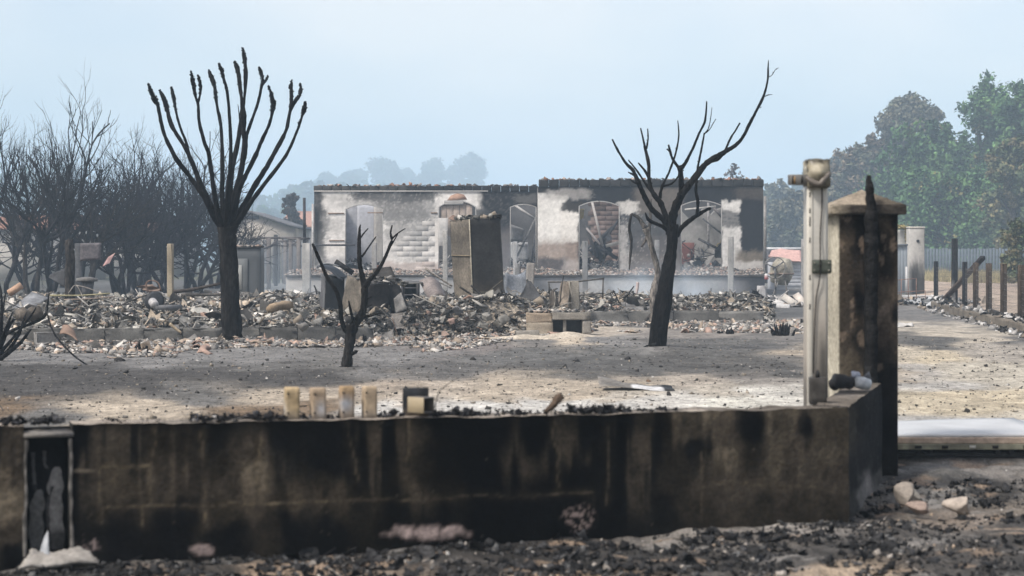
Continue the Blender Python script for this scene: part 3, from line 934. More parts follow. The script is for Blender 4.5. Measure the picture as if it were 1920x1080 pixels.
def smear(poly, c, off):
    mb = MB()
    q = []
    for (a, b, wd) in poly:
        s = float(s_of(a)); d = WA[1] + WU[1] * s + .09; z = EYE - (b - HOR) / FPX * d
        q.append((s, z, wd * d / FPX))
    q = np.array(q); t = np.linspace(0, 1, 24); tt = np.linspace(0, 1, len(q))
    s = np.interp(t, tt, q[:, 0]); z = np.interp(t, tt, q[:, 1]); wd = np.interp(t, tt, q[:, 2]) * (1 + .15 * np.sin(t * 23))
    V = []
    for k in range(24):
        V += [wpt(s[k] - wd[k] / 2, off, z[k]), wpt(s[k], off - .008, z[k]), wpt(s[k] + wd[k] / 2, off, z[k])]
    F = []
    for k in range(23):
        for j in (0, 1):
            F.append((k * 3 + j, k * 3 + j + 1, k * 3 + j + 4, k * 3 + j + 3))
    cc = np.tile(np.array(c), (72, 1)); cc[-12:] *= .3
    mb.add(np.array(V), F, cc)
    return mb.build('ash_streak', M_PLASTER, bp_)


smear([(110, 875, 8), (108, 890, 24), (106, 920, 28), (108, 950, 22), (108, 985, 28), (110, 1030, 26)], (.24, .235, .23), .098)
smear([(76, 918, 8), (74, 935, 24), (70, 970, 26), (70, 1020, 24), (72, 1040, 18)], (.15, .148, .145), .097)
smear([(64, 848, 7), (65, 880, 6), (68, 920, 8)], (.11, .11, .11), .096)
smear([(86, 845, 7), (86, 870, 5), (92, 880, 9)], (.11, .11, .11), .096)
mb = MB()
for k in range(3):
    q = [wpt(float(s_of(98 + k * 2)), .06, .36), wpt(float(s_of(93 - k * 2)), .03, .28), wpt(float(s_of(90 + k)), .02, .18), wpt(float(s_of(92 + 2 * k)), .02, .06)]
    v, f = tube(smooth_path(q, 6), .0035, 6); mb.add(v, f, (.03, .03, .032))
mb.build('cable', M_CHAR, mt)
v, f = plate([wpt(float(s_of(70)), -.05, .03), wpt(float(s_of(92)), -.06, .02), wpt(float(s_of(90)), .0, .15), wpt(float(s_of(84)), .0, .13)], .006, 6, .012, seed=3)
mb = MB(); mb.add(v, f, (.42, .44, .47)); tag(mb.build('melted_scrap', M_PAINT, None, wpt(float(s_of(80)), -.05, .0)), 'grey-white melted scrap leaning in the foot of the meter box', 'scrap')
pts = [wpt(float(s_of(30)), -.22, .02), wpt(float(s_of(178)), -.22, .02), wpt(float(s_of(150)), -.03, .05), wpt(float(s_of(60)), -.03, .04)]
v, f = plate(pts, .014, 16, .03, seed=9); v = v + rng.normal(0, .003, v.shape)
mb = MB(); mb.add(v, f, np.array([.36, .34, .315]) * (.2 + 1.3 * fbm(v[:, 0] * 14, v[:, 1] * 14, 3, 5))[:, None])
tag(mb.build('broken_cover', M_CONC, None, wpt(float(s_of(100)), -.1, 0)), 'pale broken slab lying on the ground below the meter box', 'slab')

# ------------------------------------------------------------------ gate pillar
PX0, PX1, PD = 2.256, 2.668, 11.8
pil = thing('gate_pillar', 'square rendered gate pillar with pyramid cap, scorched black on its front', 'pillar', ((PX0 + PX1) / 2, PD + .22, 0))
nn, nz = 34, 130


def pillar_color(V):
    px, py = PX(V)
    left = V[..., 0] < PX0 + .004
    qx = px + (fbm(px * .06, py * .03, 4, 181) - .5) * 26; qy = py + (fbm(px * .05, py * .03, 4, 183) - .5) * 40
    A = [(1585, 420, 0.0372, 0.0310, 0.0248), (1580, 460, 0.0620, 0.0496, 0.0372), (1580, 540, 0.0558, 0.0446, 0.0341), (1590, 620, 0.0558, 0.0459, 0.0360), (1585, 680, 0.0868, 0.0713, 0.0527), (1580, 700, 0.1116, 0.0930, 0.0682), (1600, 700, 0.0744, 0.0620, 0.0465), (1612, 440, *K0), (1615, 560, *K0), (1610, 640, *K1), (1640, 460, *K1), (1660, 420, 0.0558, 0.0434, 0.0310), (1665, 450, 0.0310, 0.0248, 0.0186), (1680, 440, *K0),
         (1680, 600, *K0), (1660, 500, 0.0186, 0.0161, 0.0136), (1650, 560, 0.0992, 0.0775, 0.0589), (1655, 580, 0.1736, 0.1395, 0.1116), (1648, 600, 0.1488, 0.1178, 0.0930), (1660, 545, 0.0930, 0.0744, 0.0558), (1655, 630, 0.0558, 0.0434, 0.0341), (1665, 610, 0.0930, 0.0744, 0.0589), (1665, 660, 0.0310, 0.0260, 0.0217), (1660, 690, *K1), (1680, 700, *K0), (1670, 800, *K0), (1665, 880, *K1), (1640, 720, *K0)]
    c = idw(qx, qy, A, .55, 1, 2.0)
    fl = sstep(.66, .72, fbm(px * .055, py * .035, 4, 187)) * sstep(720, 690, py)
    c = c * (1 - .55 * fl[..., None]) + .55 * fl[..., None] * np.array([.22, .17, .13])
    lc = np.array([.50, .46, .37]) * (.72 + .5 * fbm(px * .2, py * .02, 4, 185))[..., None]
    lc = lc * (1 - .45 * sstep(450, 400, py))[..., None]
    c = np.where(left[..., None], lc, c * (.75 + .5 * fbm(px * .12, py * .08, 3, 189))[..., None])
    return c


mb = MB()
corners = [(PX0, PD + .44), (PX0, PD), (PX1, PD), (PX1, PD + .44), (PX0, PD + .44)]
zs = np.linspace(-.1, 1.79, nz)
for (a, b) in zip(corners[:-1], corners[1:]):
    t = np.linspace(0, 1, nn)
    X = a[0] + (b[0] - a[0]) * t; Y = a[1] + (b[1] - a[1]) * t
    V = np.stack([np.repeat(X[:, None], nz, 1), np.repeat(Y[:, None], nz, 1), np.repeat(zs[None], nn, 0)], -1)
    nv = np.array([(b[1] - a[1]), -(b[0] - a[0])]); nv /= np.linalg.norm(nv)
    w_ = np.minimum(t, 1 - t)[:, None]
    rel = (fbm(V[..., 0] * 9 + V[..., 1] * 9, V[..., 2] * 9, 4, 191) - .5) * .014 * sstep(0, .12, w_)
    V[..., 0] += nv[0] * rel; V[..., 1] += nv[1] * rel
    i = np.arange(nn - 1)[:, None] * nz + np.arange(nz - 1)[None, :]
    mb.add(V.reshape(-1, 3), np.stack([i, i + nz, i + nz + 1, i + 1], -1).reshape(-1, 4), pillar_color(V).reshape(-1, 3))
mb.build('shaft', M_PLASTER, pil)
# cap: slab edge plus low pyramid
o_ = .05
mb = MB()
v, f = cbox(PX0 - o_, PX1 + o_, PD - o_, PD + .44 + o_, 1.785, 1.855, .008, None, .002, 3)
cc = np.where((v[:, 0] > PX0 + .03)[:, None] & (v[:, 1] < PD)[:, None], np.array([.055, .048, .042]), np.array([.32, .28, .22])) * (.6 + .8 * fbm(v[:, 0] * 16, v[:, 2] * 16, 3, 193))[:, None]  # lit left side and dark front of the cap are painted in
mb.add(v, f, cc)
n_ = 14; u_ = np.linspace(-1, 1, n_ + 1); U, V2 = np.meshgrid(u_, u_, indexing='ij')
hz = 1.853 + (1 - np.maximum(abs(U), abs(V2))) * .115 + (fbm(U * 3, V2 * 3, 3, 195) - .5) * .014
cxp, cyp = (PX0 + PX1) / 2, PD + .22
V = np.stack([cxp + U * (.206 + o_ - .004), cyp + V2 * (.22 + o_ - .004), hz], -1)
i = np.arange(n_)[:, None] * (n_ + 1) + np.arange(n_)[None, :]
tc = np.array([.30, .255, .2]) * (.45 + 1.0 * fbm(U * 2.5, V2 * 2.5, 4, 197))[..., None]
tc = tc * (1 - .6 * sstep(.1, .5, U - V2 * .3)[..., None])  # pyramid darkens to the right, shading put into its colour
mb.add(V.reshape(-1, 3), np.stack([i, i + n_ + 1, i + n_ + 2, i + 1], -1).reshape(-1, 4), tc.reshape(-1, 3))
mb.build('cap', M_PLASTER, pil)

# charred timber standing against the pillar
tb = P(1634, 890, 11.71); tb[2] = 0
mb = MB()
zz = np.linspace(0.0, 2.055, 64); wd0 = .040
hw = np.where(zz < 1.80, wd0, np.interp(zz, [1.8, 1.95, 2.0, 2.055], [.030, .024, .014, .010]))
V = []
for k, z in enumerate(zz):
    lx = tb[0] - .002 * math.sin(z * 3) - (0 if z < 1.8 else (z - 1.8) * .05)
    j = rng.uniform(-.005, .005, 4)
    V += [(lx - hw[k] - j[0], 11.70 - j[1], z), (lx + hw[k] + j[2], 11.70 - j[1], z), (lx + hw[k] + j[2], 11.765, z), (lx - hw[k] - j[0], 11.765, z)]
F = []
for k in range(63):
    for j in range(4):
        F.append((k * 4 + j, k * 4 + (j + 1) % 4, k * 4 + 4 + (j + 1) % 4, k * 4 + 4 + j))
F += [(3, 2, 1, 0), tuple(range(63 * 4, 64 * 4))]
cc = np.tile(np.array([.012, .0118, .0122]), (256, 1)) * np.repeat(np.where(np.arange(64) % 3, rng.uniform(1.0, 1.9, 64), .75), 4)[:, None]
mb.add(np.array(V), F, cc)
tag(mb.build('charred_timber', M_CHAR, None, tb), 'tall charred timber with alligator cracks standing against the gate pillar', 'timber')

# ---- white metal column with the melted lamp head
D0 = 10.62
pb = np.array([(1532.5 - 960) / FPX * D0, D0, 0])
pc_ = thing('metal_column', 'cream steel column with a melted box head and side bracket, left of the gate pillar', 'column', pb)
sc = D0 / FPX
x0, x1 = (1513 - 960) * sc, (1553 - 960) * sc
mb = MB(); v, f = cbox(x0, x1, D0, D0 + .14, -.05, 2.085, .012, None, 0, 8)
px, py = PX(v)
cc = np.tile(np.array([.66, .635, .58]), (len(v), 1)) * (.82 + .3 * fbm(v[:, 0] * 20, v[:, 2] * 3, 3, 201))[:, None]
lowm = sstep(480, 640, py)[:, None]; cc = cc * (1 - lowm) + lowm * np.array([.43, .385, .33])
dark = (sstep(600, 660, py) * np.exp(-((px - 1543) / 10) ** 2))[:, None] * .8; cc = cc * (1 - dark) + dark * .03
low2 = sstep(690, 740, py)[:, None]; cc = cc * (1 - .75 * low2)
rust = np.exp(-((px - 1516) / 5) ** 2 - ((py - 403) / 9) ** 2)[:, None]; cc = cc * (1 - rust) + rust * np.array([.5, .33, .14])
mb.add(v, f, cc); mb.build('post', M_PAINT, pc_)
# channel edge with slots on the left flank
mb = MB(); v, f = cbox(x0 + .0, x0 + .034, D0 - .006, D0 - .002, .1, 2.0, .001); mb.add(v, f, (.62, .59, .52)); mb.build('channel_lip', M_PAINT, pc_)
mb = MB()
for (yy, hh) in ((365, 9), (395, 9), (415, 18), (450, 10), (520, 10), (575, 10)):
    c = P(1518.5, yy, D0 - .008); v, f = cbox(c[0] - .004, c[0] + .004, D0 - .0078, D0 - .0062, c[2] - hh * sc / 2, c[2] + hh * sc / 2, .0); mb.add(v, f, (.05, .045, .04))
mb.build('slot', M_PAINT, pc_)
# melted head
mb = MB()
v, f = cbox(x0 - .002, x1 + .004, D0 - .05, D0 + .15, EYE + (480 - 352) * sc, EYE + (480 - 299) * sc, .012, None, .006, 4)
mid = np.array([(1533 - 960) * sc, D0])
bul = np.exp(-((v[:, 0] - mid[0]) / .035) ** 2 - ((v[:, 2] - (EYE + (480 - 325) * sc)) / .04) ** 2)
v[:, 1] -= np.where(v[:, 1] < D0, bul * .07, 0)
px, py = PX(v)
cc = np.array([.40, .36, .27]) * (.25 + 1.3 * fbm(px * .11, py * .11, 4, 205))[:, None]
cc = cc * (1 - .5 * sstep(325, 345, py)[:, None]); cc[py < 303] *= .25
mb.add(v, f, cc); hd = mb.build('melted_head', M_PAINT, pc_, smooth=True)
mb = MB()
q = [P(1512, 332, D0 - .07), P(1522, 340, D0 - .085), P(1536, 345, D0 - .09), P(1545, 336, D0 - .085), P(1555, 325, D0 - .06)]
v, f = tube(smooth_path(q, 5), [.014, .017, .018, .017, .014], 8, .08); mb.add(v, f, (.16, .14, .12)); mb.build('drooped_strip', M_PAINT, hd)
mb = MB()
zc = EYE + (480 - 337) * sc
for (xa, xb, ya, yb, za, zb, c) in ((1480, 1513, -.02, -.012, -.032, .032, (.17, .165, .155)), (1480, 1513, .055, .063, -.032, .032, (.13, .125, .12)), (1480, 1513, -.0118, .0548, .026, .032, (.2, .19, .18)), (1480, 1513, -.0118, .0548, -.032, -.026, (.1, .1, .1))):
    v, f = cbox((xa - 960) * sc, (xb - 960) * sc, D0 + ya, D0 + yb, zc + za, zc + zb, .002); mb.add(v, f, c)
v, f = box((1484 - 960) * sc, (1487 - 960) * sc, D0 - .0222, D0 - .0202, zc - .024, zc + .024); mb.add(v, f, (.015, .014, .013))
v, f = box((1487.4 - 960) * sc, (1490.5 - 960) * sc, D0 - .0222, D0 - .0202, zc - .024, zc + .018); mb.add(v, f, (.34, .22, .11))
v, f = box((1501 - 960) * sc, (1504.5 - 960) * sc, D0 - .0222, D0 - .0202, zc - .02, zc + .022); mb.add(v, f, (.015, .014, .013))
mb.build('side_bracket', M_PAINT, pc_)
mb = MB(); c = P(1540, 500, D0 - .012)
v, f = cbox((1522 - 960) * sc, (1558.5 - 960) * sc, D0 - .018, D0 - .009, EYE - (513 - 480) * sc, EYE - (487 - 480) * sc, .006, None, 0, 2); mb.add(v, f, (.075, .085, .07)); pl_ = mb.build('latch_plate', M_METAL, pc_)
mb = MB()
for (a, b) in ((1527, 493), (1527, 507), (1554, 493), (1554, 507)):
    c = P(a, b, D0 - .02); v, f = lathe([(.006, 0), (.005, .003)], 8, (0, 0, 0), 'Y'); v[:, 1] *= -1; mb.add(v + c, f, (.25, .24, .2))
mb.build('screw', M_METAL, pl_)
mb = MB()
q = [P(1541, 350, D0 - .012), P(1541.5, 380, D0 - .012), P(1538, 440, D0 - .012), P(1538, 480, D0 - .022), P(1537, 520, D0 - .022), P(1531, 555, D0 - .012), P(1528, 600, D0 - .012), P(1525, 700, D0 - .012)]
v, f = tube(smooth_path(q, 6), .0042, 6); mb.add(v, f, (.03, .028, .026)); mb.build('cable', M_CHAR, pc_)

# ---- steel stub on the corner of the wall
D1 = 10.08; sc1 = D1 / FPX
mb = MB(); v, f = cbox((1520 - 960) * sc1, (1552 - 960) * sc1, D1, D1 + .1, .622, .622 + 50 * sc1, .004, rotm(0, 0, -6), 0, 3)
mb.add(v, f, np.array([.05, .046, .042]) * (.6 + .9 * fbm(v[:, 0] * 25, v[:, 2] * 8, 3, 209))[:, None])
v, f = lathe([(.014, 0), (.014, .02), (.008, .035), (.003, .045)], 8, ((1536 - 960) * sc1, D1 + .05, .622 + 50 * sc1)); mb.add(v, f, (.03, .03, .03))
tag(mb.build('steel_stub', M_METAL, None, ((1536 - 960) * sc1, D1 + .05, .62)), 'short dark square steel stub on the wall corner in front of the cream column', 'post stub')

# ---- melted gate motor on the return wall
D2 = 10.95
c = P(1595, 735, D2); c[2] = .635
mo = thing('melted_lamp', 'melted black and silver lamp lying on the wall top beside the gate pillar', 'lamp', c)
mb = MB(); v, f = lathe([(.02, -.09), (.045, -.085), (.048, -.02), (.04, 0), (.044, .03), (.03, .05)], 14, (0, 0, 0), 'X'); v = v @ rotm(0, 10, 18).T; mb.add(v + c + [-.03, 0, .055], f, (.025, .025, .027)); mb.build('housing', M_METAL, mo, smooth=True)
mb = MB(); v, f = lathe([(.012, -.05), (.036, -.045), (.041, .0), (.036, .045), (.02, .055)], 12, (0, 0, 0), 'X'); v = v @ rotm(0, 12, 18).T; mb.add(v + c + [.075, -.01, .05], f, (.38, .41, .44)); mb.build('reflector', M_METAL, mo, smooth=True)
mb = MB(); v, f = rock((0, 0, 0), (.055, .04, .035), 5); mb.add(v + c + [.04, .03, .105], f, (.30, .33, .40)); v, f = rock((0, 0, 0), (.04, .03, .045), 6); mb.add(v + c + [.115, .03, .085], f, (.13, .14, .16)); mb.build('melted_glass', M_PAINT, mo, smooth=True)
mb = MB(); v, f = lathe([(.03, -.03), (.036, 0), (.03, .03)], 12, (0, 0, 0), 'X'); v = v @ rotm(0, 30, 60).T; mb.add(v + c + [-.105, .0, .04], f, (.015, .015, .016)); mb.build('socket', M_METAL, mo, smooth=True)

# ------------------------------------------------------------------ fallen sliding gate
gb = np.array([3.7, 13.2, 0])
ga = thing('fallen_gate', 'white sliding gate lying flat on its rusty frame across the driveway entrance', 'gate', gb)
XL, XR_ = 2.72, 6.4
for k, (xa, xb) in enumerate(((XL, 4.10), (4.108, XR_))):
    z0_, dz = (.150, .0) if k == 0 else (.158, .012)
    v, f = plate([(xa, 12.72, z0_), (xb, 12.72, z0_ + dz), (xb, 13.95, z0_ + dz + .01), (xa, 13.85, z0_ - .01)], .016, 10, .014, seed=k + 1)
    mb = MB(); mb.add(v, f, np.array([.66, .67, .68]) * (.72 + .2 * fbm(v[:, 0] * 6, v[:, 1] * 6, 3, 211))[:, None]); mb.build('panel', M_PAINT, ga)
mb = MB(); v, f = cbox(XL, XR_, 12.68, 12.72, .105, .15, .004, None, 0, 12); cc = np.array([.42, .33, .26]) * (.55 + .9 * fbm(v[:, 0] * 9, v[:, 2] * 9, 4, 213))[:, None]; mb.add(v, f, cc); mb.build('front_rail', M_METAL, ga)
for k in range(16):
    xx = 2.76 + k * .21 + random.uniform(-.04, .04); w_ = random.uniform(.03, .07)
    mb = MB(); v, f = box(xx, xx + w_, 12.658, 12.6645, .072, .094); mb.add(v, f, (.02, .02, .02) if k % 3 else (.5, .5, .46)); mb.build('rail_slot', M_METAL, ga)  # dark boxes stand in for shaded rail holes, pale ones for bright bits
mb = MB(); v, f = cbox(XL, XR_, 12.665, 12.70, .062, .1045, .003, None, 0, 12); cc = np.array([.24, .235, .175]) * (.3 + 1.3 * fbm(v[:, 0] * 12, v[:, 2] * 12, 4, 215))[:, None]; mb.add(v, f, cc); mb.build('lower_rail', M_METAL, ga)
for k, xx in enumerate((2.75, 3.02, 3.10, 3.60, 3.70, 4.3, 4.4, 5.0, 5.1, 5.7)):
    mb = MB(); v, f = cbox(xx, xx + .035, 12.70, 13.7, .02, .062, .003); mb.add(v, f, (.03, .03, .03)); mb.build('cross_rib', M_METAL, ga)
mb = MB(); v, f = cbox(XL, XR_, 13.0, 13.05, .06, .10, .003); mb.add(v, f, (.6, .6, .6)); v, f = cbox(XL, XR_, 13.7, 13.75, .05, .14, .003); mb.add(v, f, (.3, .28, .25)); mb.build('rear_rail', M_PAINT, ga)
mb = MB(); v, f = cbox(XL - .1, XR_, 12.74, 12.82, .0, .03, .004); mb.add(v, f, (.05, .05, .05)); mb.build('ground_track', M_METAL, ga)

# ---- four stones by the wall corner
for (a, b, y0, y1, sd_, lab, c) in [(1676, 1724, 906, 952, 2, 'tall pale broken stone, leftmost of the stones by the wall corner', (.33, .29, .25)), (1706, 1728, 912, 938, 12, 'small smooth oval stone leaning against the tall one', (.34, .32, .285)),
                                   (1700, 1752, 940, 960, 23, 'flat pinkish stone lying low between two larger ones', (.35, .275, .235)), (1774, 1838, 932, 965, 37, 'pale pointed stone, rightmost by the wall corner', (.42, .365, .315))]:
    p_ = G((a + b) / 2, y1, .01)
    sx = (b - a) / FPX * p_[1] / 2 * 1.2; szz = (y1 - y0) / FPX * p_[1] / 2 * 1.3
    v, f = rock((0, 0, 0), (sx, sx * .8, szz), sd_, 3)
    mb = MB(); mb.add(v + [p_[0], p_[1] + sx * .5, szz * .68], f, np.array(c) * (.75 + .5 * fbm(v[:, 0] * 40, v[:, 2] * 40, 3, 5))[:, None])
    tag(mb.build('stone', M_STONE, None, (p_[0], p_[1] + sx * .5, 0)), lab, 'stone', 'stones by the wall corner')

# ------------------------------------------------------------------ yard trees (charred)
def zc(pts, ox, oy, k):
    return [(ox + a / k, oy + b / k) for a, b in pts]


def limb(tree, pts, D, rad, y0=0.0, y1=0.0, c=(.008, .0075, .0076), n=9, name='limb', jit=.10, sm=5, knots=True):
    """one branch following its drawn course; rad in photograph pixels at its depth"""
    m = len(pts)
    yy = np.linspace(0, 1, m) ** 1.3 * (y1 - y0) + y0
    q = np.array([P(a, b, D + o) for (a, b), o in zip(pts, yy)])
    q = smooth_path(q, sm)
    rr = np.interp(np.linspace(0, 1, len(q)), np.linspace(0, 1, len(rad)), rad) * D / FPX
    if knots:
        rr = rr * (1 + .12 * (vnoise(np.arange(len(q)) * .55, np.full(len(q), pts[0][0] * .37), 7) - .5) * 2)
    mb = MB(); v, f = tube(q, rr, n, jit)
    cc = np.array(c) * (.6 + .9 * fbm(v[:, 0] * 14, v[:, 2] * 5, 3, 221))[:, None]
    mb.add(v, f, cc)
    return mb.build(name, M_BARK, tree, smooth=True)


DT = 28.6
t1 = thing('pollarded_tree', 'tall charred pollarded tree with a fan of bare knob-tipped limbs', 'tree', P(435, 648, DT) * [1, 1, 0])
limb(t1, [(436, 656), (436, 640), (434, 600), (431, 540), (429, 490), (427, 450), (426, 425)], DT, [26, 20, 18, 16.5, 15.5, 17, 19], 0, 0, (.0155, .0145, .0142), 16, 'trunk', .085)
ZL = dict(ox=0, oy=60, k=3)
LL = [
    ([(835, 290), (848, 330), (872, 385), (888, 415), (905, 500), (930, 590), (990, 710), (1080, 830), (1150, 930), (1210, 1050), (1262, 1120)], [.8, 3.5, 5.2, 3.4, 3.2, 3.6, 4.2, 4.5, 5, 6, 8], -.5),
    ([(897, 325), (915, 360), (932, 405), (950, 470), (985, 560), (1040, 650), (1085, 745), (1130, 860), (1190, 985), (1235, 1070), (1270, 1125)], [1, 4.2, 4.5, 3, 3.3, 3.6, 4.6, 5, 5.5, 6, 8], .5),
    ([(963, 310), (972, 350), (982, 400), (995, 470), (1015, 540), (1045, 615), (1062, 680), (1085, 745)], [.6, 3.4, 2.6, 2.2, 2.4, 2.6, 3, 3.6], .8),
    ([(1113, 240), (1122, 275), (1129, 310), (1124, 360), (1114, 400)], [.5, 2.4, 2.8, 2.0, 2.6], -.9),
    ([(1073, 220), (1083, 265), (1090, 312), (1102, 370), (1115, 410), (1120, 500), (1150, 620), (1175, 690), (1195, 830), (1215, 960), (1238, 1060), (1270, 1120)], [.5, 3.2, 3.4, 2.2, 3.0, 3.0, 3.6, 4.2, 4.4, 4.8, 5.2, 8], -.9),
    ([(1172, 210), (1190, 255), (1208, 310), (1218, 400), (1240, 510), (1248, 620), (1250, 760), (1250, 900), (1255, 1020), (1275, 1120)], [.8, 4.6, 4.0, 2.8, 3.2, 3.4, 3.8, 4.2, 5, 8], .9),
    ([(1230, 175), (1245, 210), (1258, 260), (1280, 350), (1291, 480), (1298, 640), (1296, 760), (1284, 900), (1278, 1040), (1280, 1120)], [.6, 3.6, 2.6, 2.6, 3, 3.2, 4, 5, 6, 8], -1.0),
    ([(1320, 165), (1332, 195), (1342, 240), (1350, 310), (1360, 390), (1356, 500), (1332, 650), (1305, 780), (1292, 920), (1282, 1060), (1280, 1120)], [1, 4.6, 3.6, 3.6, 3, 3.8, 4.6, 5, 6, 7, 8], 1.0),
    ([(1365, 90), (1374, 140), (1380, 185), (1382, 240), (1378, 330), (1370, 420), (1372, 470), (1370, 560), (1378, 640), (1352, 800), (1322, 920), (1302, 1060), (1285, 1120)], [.6, 3.8, 3.2, 4.4, 2.8, 2.8, 5.4, 5.0, 5, 5.2, 6, 7, 8], .1),
    ([(1458, 197), (1470, 230), (1478, 270), (1470, 310), (1450, 400), (1405, 530), (1385, 590), (1380, 680), (1352, 800)], [.6, 3.2, 2.2, 2.8, 2.8, 3, 3.6, 4, 4.5], .7),
    ([(1507, 243), (1500, 265), (1480, 292)], [.4, 1.8, 1.6], .7),
    ([(1510, 302), (1526, 350), (1538, 405), (1530, 460), (1510, 530), (1470, 615), (1440, 690), (1385, 800), (1342, 900), (1312, 1050), (1290, 1120)], [.8, 3.0, 4.6, 3, 3.2, 3.6, 4.2, 4.4, 5, 6, 8], -.6),
    ([(1640, 270), (1638, 310), (1640, 370), (1634, 435)], [.6, 3.6, 3.0, 3], .6),
    ([(1688, 287), (1692, 325), (1684, 360), (1660, 390), (1632, 445), (1610, 550), (1560, 650), (1500, 760), (1430, 870), (1370, 980), (1320, 1070), (1290, 1130)], [.6, 3.2, 2.4, 4, 3.0, 3.6, 4.2, 4.8, 5.4, 6, 7, 9], .6),
    ([(1718, 390), (1713, 430), (1704, 460), (1668, 565), (1608, 695), (1500, 840), (1420, 945), (1370, 1020), (1330, 1080), (1290, 1135)], [.8, 4.0, 2.2, 2.4, 3, 3.6, 4.2, 5, 6, 8], -.7),
    ([(938, 435), (945, 480), (960, 535), (985, 565)], [2, 2.2, 1.6, 2], .5),
    ([(1338, 405), (1345, 460), (1352, 510)], [.5, 1.2, 2], .2),
]
for pts, rad, yo in LL:
    limb(t1, zc(pts, **ZL), DT, rad, yo, 0.0 if pts[-1][1] > 1000 else yo * .6, sm=5, jit=.13)
# small scars and stubble on the swollen tips
mb = MB()
P_, Q_ = [], []
for pts, rad, yo in LL[:15]:
    zz_ = zc(pts, **ZL)
    for k in range(110):
        t = random.random() * 2.8; i = int(t); fr = t - i
        if i + 1 >= len(zz_): continue
        a, b = zz_[i], zz_[i + 1]
        rr_ = (rad[i] * (1 - fr) + rad[i + 1] * fr) * .95
        an = random.uniform(0, 2 * math.pi)
        c = P(a[0] + (b[0] - a[0]) * fr, a[1] + (b[1] - a[1]) * fr, DT + yo) + np.array([math.cos(an), math.sin(an), random.uniform(-.3, .5)]) * rr_ * DT / FPX
        P_.append(c); Q_.append(random.uniform(.012, .042))
scatter(mb, np.array(P_), np.array(Q_), {'chunk': 3, 'shard': 1}, [(1, (.009, .0085, .0085))], 8, 70, 0)
tag(mb.build('bud_scars', M_BARK, t1), None, None, None, 'stuff')

# ---- right leaning tree
DR = 26.7
ZR = dict(ox=1130, oy=230, k=4.32)
t2 = thing('leaning_tree', 'charred tree leaning right with twisted forked limbs and one long sweeping branch', 'tree', P(1230, 660, DR) * [1, 1, 0])
limb(t2, [(1229, 668), (1231, 655), (1238, 600), (1247, 545), (1254, 500), (1259, 470), (1261, 440), (1259, 422)], DR, [24, 19, 16.5, 14.5, 12.5, 10.5, 11, 13], 0, 0, (.009, .0084, .0084), 16, 'trunk', .05)
RL = [
    ([(545, 890), (510, 810), (450, 750), (390, 690), (340, 600), (300, 510), (265, 430), (245, 385), (190, 330), (150, 270), (115, 210), (78, 135)], [8, 6, 5.4, 5, 4.6, 4.4, 4.2, 3.6, 2.6, 2.4, 2.2, 1.6], -.3),
    ([(250, 420), (230, 412), (206, 400)], [2.5, 1.8, .8], -.25), ([(272, 492), (250, 480), (220, 458)], [2, 1.4, .8], -.2),
    ([(550, 870), (528, 790), (500, 730), (470, 650), (430, 602), (395, 545), (376, 460), (372, 330), (352, 240), (332, 150), (308, 45)], [8, 6, 5.4, 5.2, 4.4, 4, 3.8, 3.4, 3, 2.2, 1.2], .5),
    ([(355, 212), (368, 130), (365, 48)], [1.8, 1.5, .9], .5),
    ([(385, 550), (335, 475), (275, 385), (208, 302)], [2.6, 2, 1.8, 1.2], .3), ([(378, 455), (342, 390), (288, 325)], [2.6, 2.4, 1.2], .5),
    ([(465, 612), (470, 560), (485, 510), (500, 475), (530, 420), (575, 300), (600, 210), (617, 100), (609, -17)], [3.4, 2.8, 3, 2.2, 2, 2, 1.8, 1.6, .9], .6),
    ([(490, 515), (560, 492), (610, 440), (652, 380)], [1.8, 1.8, 1.8, 1.8], .4),
    ([(560, 890), (565, 780), (590, 690), (625, 610), (642, 560), (636, 480), (630, 395), (626, 365)], [9, 8, 8, 7.6, 6.2, 5, 4.8, 5.6], -.4),
    ([(628, 372), (600, 345), (565, 290), (545, 230), (534, 180)], [4, 2.8, 2.6, 2.4, 1.6], -.4), ([(550, 240), (535, 225), (520, 212)], [2, 1.6, 1.0], -.4),
    ([(632, 372), (665, 335), (690, 290), (735, 200), (780, 90), (825, 0), (838, -90), (842, -173)], [4.4, 3.4, 3, 2.4, 2.2, 2, 1.8, 1.2], -.4),
    ([(640, 585), (700, 505), (760, 430), (820, 350), (880, 300), (950, 260), (1010, 225), (1080, 180), (1140, 110), (1195, 0), (1240, -85), (1300, -207), (1335, -335), (1340, -440), (1343, -508)], [6.5, 6.4, 6, 5.8, 5.4, 4.8, 4.2, 3.4, 3.0, 2.8, 2.6, 2.4, 1.9, 1.6, .5], -.8),
    ([(870, 320), (935, 298), (985, 245)], [2.5, 2.6, 2.2], -.45), ([(992, 225), (1040, 120), (1075, 65), (1112, 2)], [2.2, 1.8, 1.8, 1.6], -.55),
    ([(595, 915), (630, 860), (690, 805), (760, 755), (820, 718), (872, 693)], [6, 4.6, 4.4, 4.2, 3.6, 2.4], -.3),
    ([(765, 752), (772, 640), (756, 560), (762, 450), (770, 370), (785, 290), (805, 190), (824, 82)], [3.2, 3.2, 2.8, 2.4, 2.4, 2, 1.8, 1.6], -.35),
    ([(826, 90), (855, 50), (868, 0), (878, -60), (885, -122)], [1.4, .9, .8, .7, .5], -.4), ([(838, 82), (870, 50), (895, 5), (917, -28)], [1.1, .8, .7, .5], -.4),
    ([(540, 880), (500, 850), (460, 830), (400, 805), (365, 778), (345, 728)], [6, 4, 3.6, 3.4, 3, .8], -.2),
    ([(1338, -365), (1370, -385), (1400, -430), (1425, -445)], [.8, .6, .5, .4], -.8), ([(1305, -208), (1340, -225), (1375, -228)], [.8, .6, .4], -.8), ([(1262, -130), (1285, -122)], [.9, .4], -.8),
]
